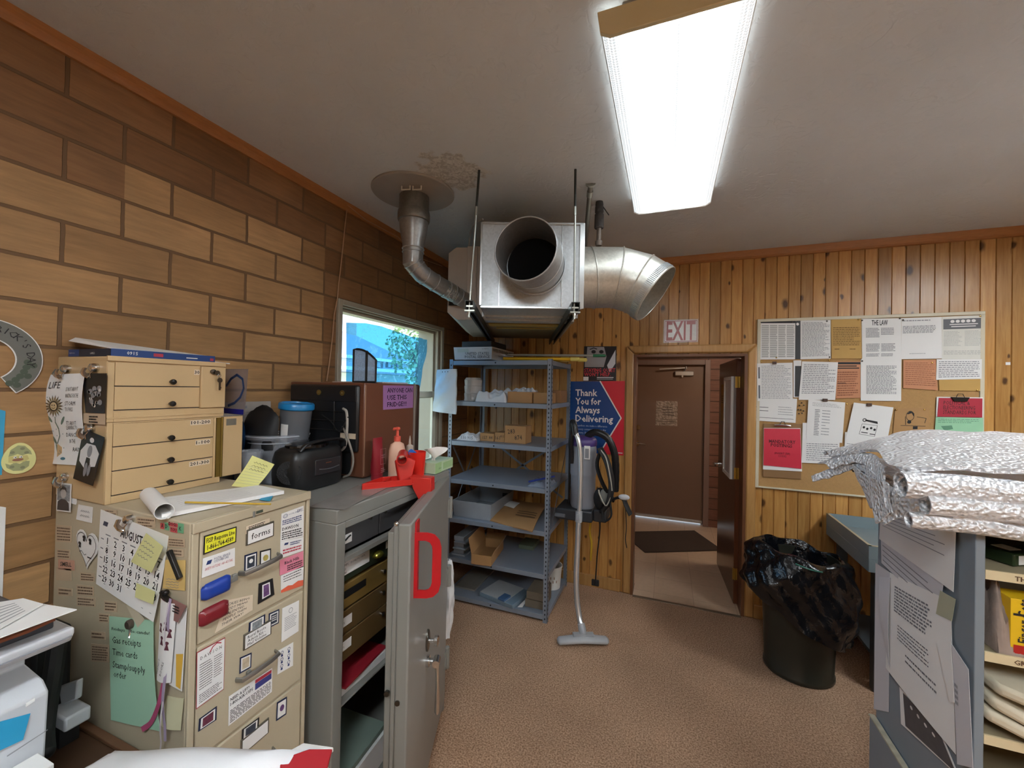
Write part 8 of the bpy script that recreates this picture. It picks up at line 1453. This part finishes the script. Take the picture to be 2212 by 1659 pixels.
E_sheet('end_notice','second white notice overlapped by the uppermost one on the case end',((705,560),(1000,790),(975,945),(708,690)),M_gp,[L_(0.04,0.25,0.9,0.95,4,fill=0.18,words=False)],3)
E_sheet('end_notice','long white notice of bold capital lines in the middle of the case end',((748,735),(1035,870),(1060,1595),(728,1185)),M_paper,[(mat('grey_bold_print','#77777d',0.6),'printed_text',lambda S,m:(S.lines(m,0.12,0.10,0.75,0.36,9,rn,0.5,0.15),S.lines(m,0.2,0.45,0.7,0.6,5,rn,0.35,0.2),S.lines(m,0.35,0.65,0.8,0.75,2,rn,0.3)))],2,curl=lambda u,v:0.004*math.sin(u*3),nu=4,nv=4)
E_sheet('end_notice','narrow curled white sheet at the far edge of the long bold notice',((697,755),(750,760),(747,1192),(715,1010)),M_gp,[],3,curl=lambda u,v:0.006*math.sin(v*3),nu=3,nv=5)
E_sheet('beige_slip','small beige-green paper slip between the notices on the case end',((985,820),(1057,862),(1040,965),(965,930)),mat('beige_green_slip','#b3b49c',0.6),[],3.5)
E_sheet('folded_leaflet','white leaflet folded open at the near edge of the case end',((968,1068),(1035,1060),(1052,1350),(1030,1345)),M_paper,[],5)
E_sheet('folded_leaflet','tall white leaflet back page reaching the bottom of the near edge',((1040,1075),(1118,1192),(1140,1659),(1065,1640)),M_gp,[(M_grey_ink,'printed_text',LN(0.1,0.3,0.3,0.5,4))],4)
E_sheet('dark_poster','dark striped poster with a white border low on the case end',((793,1275),(985,1480),(1075,1700),(800,1450)),M_paper,[(mat('charcoal_poster','#4b4c51',0.4,var=0.2,scale=40),'dark_field',lambda S,m:S.poly(m,[(0.1,0.06),(0.95,0.06),(0.97,0.97),(0.1,0.94)])),(M_swh,'pale_shapes',lambda S,m:[S.ell(m,0.3+0.15*k,0.25+0.05*k,0.03,0.05,h=0.001) for k in range(4)])],1)
# foil insulated pouches
def foil_mat():
    m,N,L,B=nodes_of('silver_bubble_foil'); tc=N.new('ShaderNodeNewGeometry'); vo=N.new('ShaderNodeTexVoronoi'); vo.inputs['Scale'].default_value=110; L.new(tc.outputs['Position'],vo.inputs['Vector']); vo.feature='SMOOTH_F1'
    nz=N.new('ShaderNodeTexNoise'); nz.inputs['Scale'].default_value=44; nz.inputs['Detail'].default_value=5; mp=N.new('ShaderNodeMapping'); mp.inputs['Scale'].default_value=(0.5,1.6,1.6); L.new(tc.outputs['Position'],mp.inputs[0]); L.new(mp.outputs[0],nz.inputs['Vector'])
    a=N.new('ShaderNodeMath'); a.operation='MULTIPLY_ADD'; a.inputs[1].default_value=0.9; L.new(nz.outputs['Fac'],a.inputs[0]); L.new(vo.outputs['Distance'],a.inputs[2])
    bp=N.new('ShaderNodeBump'); bp.inputs['Strength'].default_value=0.75; bp.inputs['Distance'].default_value=0.015; L.new(a.outputs[0],bp.inputs['Height']); L.new(bp.outputs[0],B.inputs['Normal'])
    B.inputs['Base Color'].default_value=(*lin('#ebecf0'),1); B.inputs['Metallic'].default_value=0.4; B.inputs['Roughness'].default_value=0.3; return m
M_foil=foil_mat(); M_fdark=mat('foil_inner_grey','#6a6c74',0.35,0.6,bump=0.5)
def fpouch(i,label,xl,xr,yf,yb,z,th,droop,rf,seed,xtip=0):
    t=thing('foil_pouch',label,'insulated pouch',((xl+xr)/2,(yf+yb)/2,z),'silver insulated pouches piled on the mail case')
    rg=random.Random(seed); a,b=rg.uniform(0,6),rg.uniform(0,6)
    def top(u,v):
        x=xl+(xr-xl)*u-xtip*(1-u)*v; y=yf+(yb-yf)*v; d=max(0,KX-0.01-x); return V((x,y,z+th*min(1,0.35+8*min(u,1-u,v+.08,1-v))-droop*0.30*d*(0.4+0.6*(1-v))+0.004*math.sin(x*21+a)*math.sin(y*17+b)))
    if i: mb=MB(); mb.grid(top,40,16,-max(0.004,th*0.6)); add('pouch_body',mb,M_foil,t,smooth=60)
    return t
z=KZ+0.001
p3=fpouch(9,'lowest silver pouch, its front edge rolled over the case front',0.74,2.1,1.42,2.02,z,0.022,1.2,0,1)
p2=fpouch(1,'second silver pouch from the bottom of the pile',0.74,2.1,1.43,2.06,z+0.032,0.024,1.0,0,2)
p1=fpouch(2,'third silver pouch with its corner opening towards the bin',0.72,2.1,1.44,2.10,z+0.066,0.024,1.3,0,3,0.0)
p0_=fpouch(0,'topmost silver pouch, widest and brightest of the pile',0.655,2.1,1.44,2.32,z+0.104,0.040,0.5,0,4,0.02)
for par,xs,zc,yc,r,xe in ((p3,0.615,z+0.003,1.415,0.022,2.1),(p2,0.645,z+0.052,1.405,0.028,2.1),(p1,0.70,z+0.030,1.418,0.018,2.1),(p0_,0.60,z+0.095,1.42,0.036,2.1)):
    P=[V((xs+(xe-xs)*k/12,yc+0.004*math.sin(k*1.7),zc+0.003*math.sin(k*2.3))) for k in range(13)]; ring_tube('rolled_edge',P,r,M_foil,par,n=26,th=0.004)
def flap(name,pts,par,m=M_foil,th=0.004,seed=0,n=12):
    P=[onY(x,y,Y) for x,y,Y in pts]; mb=MB(); mb.grid(lambda u,v:P[0].lerp(P[1],u).lerp(P[3].lerp(P[2],u),v)+V((0,-0.012*math.sin(PI*u)*math.sin(PI*v)-0.003*math.sin(u*19+v*7),0.006*math.sin(v*9+u*5+seed))),n,n,th); return add(name,mb,m,par,smooth=60)
def csurf(name,back,front,par,m=M_foil,th=-0.010,n=16,w=0.003):
    A=arc_pts([onY(*q) for q in back],6); B=arc_pts([onY(*q) for q in front],6)
    def pick(L,u): k=u*(len(L)-1); i=min(len(L)-2,int(k)); return L[i].lerp(L[i+1],k-i)
    mb=MB(); mb.grid(lambda u,v:pick(A,u).lerp(pick(B,u),v)+V((0,0,w*math.sin(u*31+v*6)*math.sin(v*9+u*7)+0.012*math.sin(PI*v))),60,n,th); return add(name,mb,m,par,smooth=60)
csurf('pouch_body',[(1781,984,2.02),(1850,966,2.0),(1912,950,2.0),(1968,936,2.06),(2100,938,2.1),(2212,942,2.15),(2500,952,2.2)],[(1800,989,1.96),(1850,982,1.86),(1893,975,1.76),(1918,1006,1.56),(1962,1018,1.45),(2100,1018,1.435),(2212,1026,1.43),(2500,1040,1.43)],p0_,th=-0.012)
csurf('open_end',[(1768,1003,2.0),(1800,992,1.97),(1850,982,1.88),(1885,982,1.80),(1915,1012,1.64)],[(1798,1014,1.93),(1828,1003,1.88),(1868,1003,1.79),(1890,1030,1.70),(1912,1046,1.60)],p1,th=-0.005,n=6)
csurf('dark_lining',[(1800,1003,1.99),(1830,991,1.95),(1862,988,1.88)],[(1812,1010,1.98),(1845,1004,1.93),(1880,1006,1.86)],p1,M_fdark,th=-0.004,n=5)
csurf('pointed_end',[(1753,1034,2.02),(1790,1018,1.97),(1838,1006,1.88),(1880,1012,1.78)],[(1758,1041,2.0),(1800,1030,1.94),(1846,1014,1.86),(1884,1026,1.74)],p2,th=-0.006,n=5)
flap('drooping_corner',((1840,1008,1.86),(1905,1042,1.60),(1912,1094,1.56),(1879,1094,1.70)),p2,seed=2)
flap('drooping_layer',((1864,1008,1.80),(1915,1040,1.58),(1925,1110,1.52),(1890,1128,1.60)),p3,seed=1)
flap('side_fold',((1905,1044,1.60),(2010,1062,1.43),(2035,1100,1.425),(1908,1130,1.56)),p3,M_foil,seed=3)
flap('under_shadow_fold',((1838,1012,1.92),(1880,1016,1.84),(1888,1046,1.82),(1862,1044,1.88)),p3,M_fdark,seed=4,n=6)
mb=MB(); P=[onZ(x,y,z+0.135) for x,y in ((2075,944),(2110,952),(2135,959),(2160,966),(2180,971),(2210,979))]
for i in range(0,5): mb.bar(P[i],P[i].lerp(P[i+1],0.6),0.004,0.002)
add('printed_dashes',mb,mat('grey_dash_print','#6b6d75',0.5),p0_)
# ================================================================ desk, printer and other things at the lower left
M_desk=mat('dark_brown_desk','#4d3526',0.45,var=0.12,scale=6,stretch=(1,6,1)); DZ_=0.69
dk_=thing('desk','dark brown desk under the printer at the lower left','desk',(-1.25,0,0))
mb=MB(); mb.box(-1.815,-0.72,-0.9,0.675,DZ_-0.035,DZ_); add('desk_top',mb,M_desk,dk_,bev=0.004)
for x in (-1.75,-0.80):
    for y in (-0.85,0.60): mb=MB(); mb.box(x,x+0.05,y,y+0.05,0,DZ_-0.035); add('leg',mb,M_desk,dk_,bev=0.003)
mb=MB(); mb.box(-1.815,-0.72,0.655,0.675,DZ_,DZ_+0.010); add('back_lip',mb,mat('brown_desk_lip','#6a4a35',0.4),dk_,bev=0.002)
M_prn=mat('white_printer_plastic','#c9cbd0',0.4,var=0.02); pr_=thing('printer','white multifunction printer on the desk with papers lying on its lid','printer',(-1.5,0.1,DZ_))
mb=MB(); mb.prism([(-1.75,-0.25,DZ_+0.001),(-1.325,-0.25,DZ_+0.001),(-1.31,-0.25,0.985),(-1.335,-0.25,1.005),(-1.42,-0.25,1.018),(-1.42,-0.25,1.075),(-1.75,-0.25,1.075)],(0,0.745,0)); add('printer_body',mb,M_prn,pr_,bev=0.005)
mb=MB(); mb.prism([(-1.76,-0.27,1.075),(-1.335,-0.27,1.075),(-1.285,-0.27,1.092),(-1.272,-0.27,1.112),(-1.272,-0.27,1.125),(-1.76,-0.27,1.125)],(0,0.79,0)); add('scanner_unit',mb,M_prn,pr_,bev=0.004)
mb=MB(); mb.box(-1.285,-1.2705,-0.27,0.515,1.1065,1.1085); add('lid_seam',mb,M_grey_ink,pr_)
mb=MB(); mb.box(-1.74,-1.31,-0.24,0.50,1.125,1.148); add('dark_lid',mb,mat('dark_scanner_lid','#34353b',0.3),pr_,bev=0.004)
mb=MB(); mb.box(-1.33,-1.285,-0.27,0.20,1.126,1.165); add('feeder_edge',mb,M_prn,pr_,bev=0.012)
q=onX(65,1517,-1.309); mb=MB(); mb.obox(q,(0,1,0.25),(1,0,0),(0,0,1),0.007,0.0015,0.0035); add('indicator',mb,mat('white_gloss','#f4f4f4',0.2),pr_)
S=Sheet(*[onX(x,y,-1.308) for x,y in ((-40,1570),(66,1541),(50,1598),(-40,1640))]); 
if S.n.x<0: S.n=-S.n
mb=MB(); S.body(mb,1,1,0.0008); add('blue_panel',mb,mat('printer_blue','#2f9cc9',0.4),pr_)
mb=MB(); S.c=[onX(x,y,-1.308) for x,y in ((15,1632),(103,1575),(103,1577),(15,1635))]; S.rect(mb,0,0,1,1); add('tray_seam',mb,M_grey_ink,pr_,recalc=False)
def flat(name,label,cat,pts,z,m,prints=(),th=0.002,dz=(0,0,0,0),curl=None,n=1,group=None):
    P=[onZ(x,y,z+d) for (x,y),d in zip(pts,dz)]; S=Sheet(*P,curl=curl); S.n=V((0,0,1)); return sheet_thing(name,label,cat,S,m,list(prints),nu=n,nv=n,th=th,group=group)
flat('brown_folder','brown folder under the loose papers on the printer lid','folder',[(-60,1330),(120,1335),(60,1362),(-60,1405)],1.158,mat('rust_brown_folder','#7c4326',0.5),th=0.006)
flat('loose_papers','loose printed white papers lying on the printer lid','papers',[(-60,1310),(50,1292),(93,1304),(-60,1390)],1.182,M_paper,[(M_grey_ink,'printed_text',lambda S,m:[S.rect(m,0.1,0.25+0.12*k,0.75,0.28+0.12*k) for k in range(6)])],0.003)
flat('loose_papers','curled white paper whose corner points at the filing cabinet','papers',[(60,1304),(92,1304),(166,1316),(-30,1388)],1.176,M_paper,[],0.002,(0,0,0.0,0))
# things in the gap
cx=V((-1.55,0.62,DZ_+0.001)); t=thing('white_bracket','small white L-shaped plastic stand on the desk between printer and cabinet','stand',cx)
mb=MB(); mb.hexa(onY(126,1484,0.62),onY(166,1470,0.62),onY(163,1512,0.62),onY(131,1526,0.62),(0,0.015,0)); add('upright',mb,M_prn,t,bev=0.004)
a=onY(131,1526,0.62); mb=MB(); mb.box(a.x+0.01,a.x+0.05,0.60,0.64,DZ_+0.001,a.z-0.03); add('black_foot',mb,M_black,t); mb=MB(); mb.box(a.x-0.005,a.x+0.085,0.595,0.65,a.z-0.03,a.z+0.008); add('base',mb,M_prn,t,bev=0.006)
mb=MB(); mb.tube(arc_pts([V((-1.55,0.60,DZ_+0.30)),V((-1.52,0.58,DZ_+0.22)),V((-1.50,0.56,DZ_+0.1)),V((-1.44,0.54,DZ_+0.06))],5),0.02,10); mb.box(-1.70,-1.60,0.57,0.65,DZ_+0.001,DZ_+0.30); tag(add('black_adapter',mb,M_black,bev=0.01),'black power adapter and cable standing behind the printer','adapter')
t=thing('blue_white_box','small blue and white carton in front of the printer at the lower left','box',(-1.29,0.45,DZ_))
T_=Matrix.Translation(onZ(72,1640,0.80)*1.0)@Matrix.Rotation(-0.06,4,'Z'); c=onZ(72,1640,0.80)
mb=MB(); mb.box(-1.300,-1.235,0.30,0.475,DZ_+0.001,0.835); add('carton',mb,mat('blue_carton','#1f4792',0.4),t,bev=0.002)
mb=MB(); mb.box(-1.302,-1.233,0.298,0.477,0.835,0.862); add('white_lid',mb,M_paper,t,bev=0.002)
S=Sheet((-1.2342,0.31,0.832),(-1.2342,0.47,0.832),(-1.2342,0.47,0.75),(-1.2342,0.31,0.75)); mb=MB(); S.rect(mb,0.72,0.1,0.92,0.45,h=0.0006); S.text(mb,'reminder',0.05,0.6,0.03,'l',True); add('lettering',mb,mat('pale_blue_print','#b9c8dc'),t,recalc=False)
mb=MB(); hoop(mb,V((-1.20,0.28,0.845)),(0.6,-0.5,0.6),0.045,0.012,24); mb.cyl((-1.20,0.28,DZ_+0.001),(-1.20,0.28,0.80),0.03,16); tag(add('black_dispenser',mb,M_rub,smooth=50),'black tape dispenser ring at the bottom left corner of the view','dispenser')
lumpy('yellow_cloth','small pale yellow cloth beside the blue and white carton','cloth',-1.228,-1.16,0.36,0.46,DZ_+0.001,0.07,mat('pale_yellow_cloth','#d8d2a0',0.8),9)
# big white mail bag
bg=thing('mail_bag','large white plastic mail bag with a red corner lying on the desk in the foreground','mail bag',(-0.93,0.42,DZ_))
def mbag(u,v):
    x=-1.12+0.42*u; y=-0.05+0.79*v-0.20*(1-u)*v; k=min(1,4.6*min(u,1-u,v+0.3,1-v)); e=math.sqrt(max(0,1-(1-k)**2)); return V((x+0.10*(v-.5),y,DZ_+0.026+0.262*e+0.006*math.sin(u*9+v*4)+0.004*math.sin(v*23-u*6)))
mb=MB(); mb.grid(mbag,30,30,-0.02); add('bag_body',mb,mat('white_mail_plastic','#dcdcdf',0.4,bump=0.25,bscale=12,var=0.05,scale=5),bg,smooth=60)
tip=onZ(718,1627,0.89); P=[onZ(600,1658,0.925),onZ(668,1636,0.915),tip,onZ(700,1690,0.88),onZ(620,1720,0.91)]
mb=MB(); mb.prism([P[0]+V((0,0,0.01)),P[1]+V((0,0,0.012)),tip+V((0,0,0.004)),P[3],P[4]+V((0,0,.01))],(0,0,0.006)); add('red_corner',mb,mat('red_mail_print','#a81a25',0.5),bg,bev=0.002)
mb=MB(); a=onZ(655,1616,0.912); mb.prism([a,tip+V((0,0.004,-0.002)),P[1]+V((0,0.004,0)),onZ(596,1650,0.925)],(0,0,0.012)); add('white_hem',mb,M_paper,bg,bev=0.002)
# ================================================================ paper decorations on the block wall at the left edge
XW=XL+0.004
def qW(p,x=XW): return [onX(a,b,x) for a,b in p]
hc=V((XW,0.532,1.752)); hs=thing('horseshoe_cutout','grey-green paper horseshoe for St. Patrick\'s Day taped to the block wall','decoration',hc)
SW=Sheet(hc+V((0,-0.13,0.13)),hc+V((0,0.13,0.13)),hc+V((0,0.13,-0.13)),hc+V((0,-0.13,-0.13))); 
def ringpts(r0,r1,a0,a1,n=34): return [(0.5+r0*math.cos(a0+(a1-a0)*k/n),0.5-r0*math.sin(a0+(a1-a0)*k/n)) for k in range(n+1)]+[(0.5+r1*math.cos(a1-(a1-a0)*k/n),0.5-r1*math.sin(a1-(a1-a0)*k/n)) for k in range(n+1)]
def strip(mb,S,r0,r1,a0,a1,h,n=40):
    vs=[]
    for k in range(n+1):
        a=a0+(a1-a0)*k/n; vs+=[S.P(0.5+r0*math.cos(a),0.5-r0*math.sin(a),h),S.P(0.5+r1*math.cos(a),0.5-r1*math.sin(a),h)]
    mb._a(vs,[(2*k,2*k+1,2*k+3,2*k+2) for k in range(n)])
mb=MB(); strip(mb,SW,0.455,0.235,-1.0,4.1,0.0); strip(mb,SW,0.455,0.235,-1.0,4.1,0.002); add('white_edge',mb,M_paper,hs,recalc=False)
mb=MB(); strip(mb,SW,0.445,0.245,-0.98,4.08,0.0028); add('grey_green_band',mb,mat('grey_green_felt','#6f6f69',0.7,var=0.08,scale=30),hs,recalc=False)
mb=MB(); s="ST. PATRICK'S DAY"; n=len(s)
for k,chh in enumerate(s):
    if chh==' ': continue
    a=2.35-k*0.155; SW.text(mb,chh,0.5+0.325*math.cos(a),0.5-0.325*math.sin(a),0.026,'c',rot=a-PI/2,h=0.004)
add('lettering',mb,M_ink,hs,recalc=False)
mb=MB()
for a in (-0.15,-0.5,-0.85):
    for k in range(3): b=a*1.0; SW.ell(mb,0.5+0.345*math.cos(a)+0.035*math.cos(b+2.1*k),0.5-0.345*math.sin(a)-0.035*math.sin(b+2.1*k),0.032,0.032,h=0.0038)
add('shamrocks',mb,mat('dull_green_felt','#4f5a4c',0.7),hs,recalc=False)
sheet_thing('blue_paper','sky blue sheet taped to the block wall at the left edge','paper',Sheet(*qW(((-60,868),(12,888),(4,1026),(-60,1030)))),mat('sky_blue_paper','#3aa0c9'),[])
sheet_thing('white_paper','white sheet taped low on the block wall at the left edge','paper',Sheet(*qW(((-60,1085),(13,1096),(5,1300),(-60,1300)))),M_paper,[])
def egg(c,w,h,n=40): return [(0.5+w*math.cos(t)*(1-0.16*math.sin(t)),0.5-h*math.sin(t)) for t in [2*PI*k/n for k in range(n)]]
ec=onX(41,988,XW); SE=Sheet(ec+V((0,-0.036,0.045)),ec+V((0,0.036,0.045)),ec+V((0,0.036,-0.05)),ec+V((0,-0.036,-0.05)))
ed=thing('egg_cutout','pale yellow paper egg with a hatching chick taped to the block wall','decoration',ec)
mb=MB(); mb.prism([SE.P(u,v,0) for u,v in egg(0,0.48,0.49)],(0.0015,0,0)); add('egg_backing',mb,mat('pale_yellow_card','#e0dc98',0.6),ed)
mb=MB(); SE.poly(mb,[(0.2,0.42),(0.25,0.22),(0.45,0.09),(0.65,0.12),(0.82,0.3),(0.86,0.42),(0.72,0.38),(0.58,0.42),(0.45,0.36),(0.32,0.4)],h=0.002); SE.poly(mb,[(0.12,0.62),(0.25,0.68),(0.38,0.62),(0.52,0.68),(0.66,0.6),(0.8,0.62),(0.78,0.78),(0.6,0.9),(0.35,0.88),(0.16,0.76)],h=0.002); add('shell_halves',mb,mat('sage_shell','#a3a67a',0.6),ed,recalc=False)
mb=MB(); SE.poly(mb,[(0.2,0.42),(0.72,0.42),(0.78,0.55),(0.66,0.62),(0.38,0.64),(0.2,0.6)],h=0.0024); add('chick',mb,mat('straw_chick','#cdc37f',0.6),ed,recalc=False)
mb=MB(); SE.ell(mb,0.38,0.46,0.05,0.035,h=0.003); SE.ell(mb,0.54,0.46,0.05,0.035,h=0.003); add('eyes',mb,M_paper,ed,recalc=False)
mb=MB(); SE.ell(mb,0.46,0.54,0.16,0.045,h=0.003); add('beak',mb,mat('brown_pink_beak','#9c6a55',0.6),ed,recalc=False)
mb=MB(); SE.ell(mb,0.39,0.465,0.02,0.015,h=0.0035); SE.ell(mb,0.55,0.465,0.02,0.015,h=0.0035); add('pupils',mb,M_ink,ed,recalc=False)
mb=MB(); 
for u,v in ((0.58,0.2),(0.3,0.3),(0.3,0.75),(0.6,0.8),(0.7,0.34)): SE.ell(mb,u,v,0.07,0.045,h=0.0026)
add('shell_spots',mb,mat('sage_spot','#85896a',0.6),ed,recalc=False)
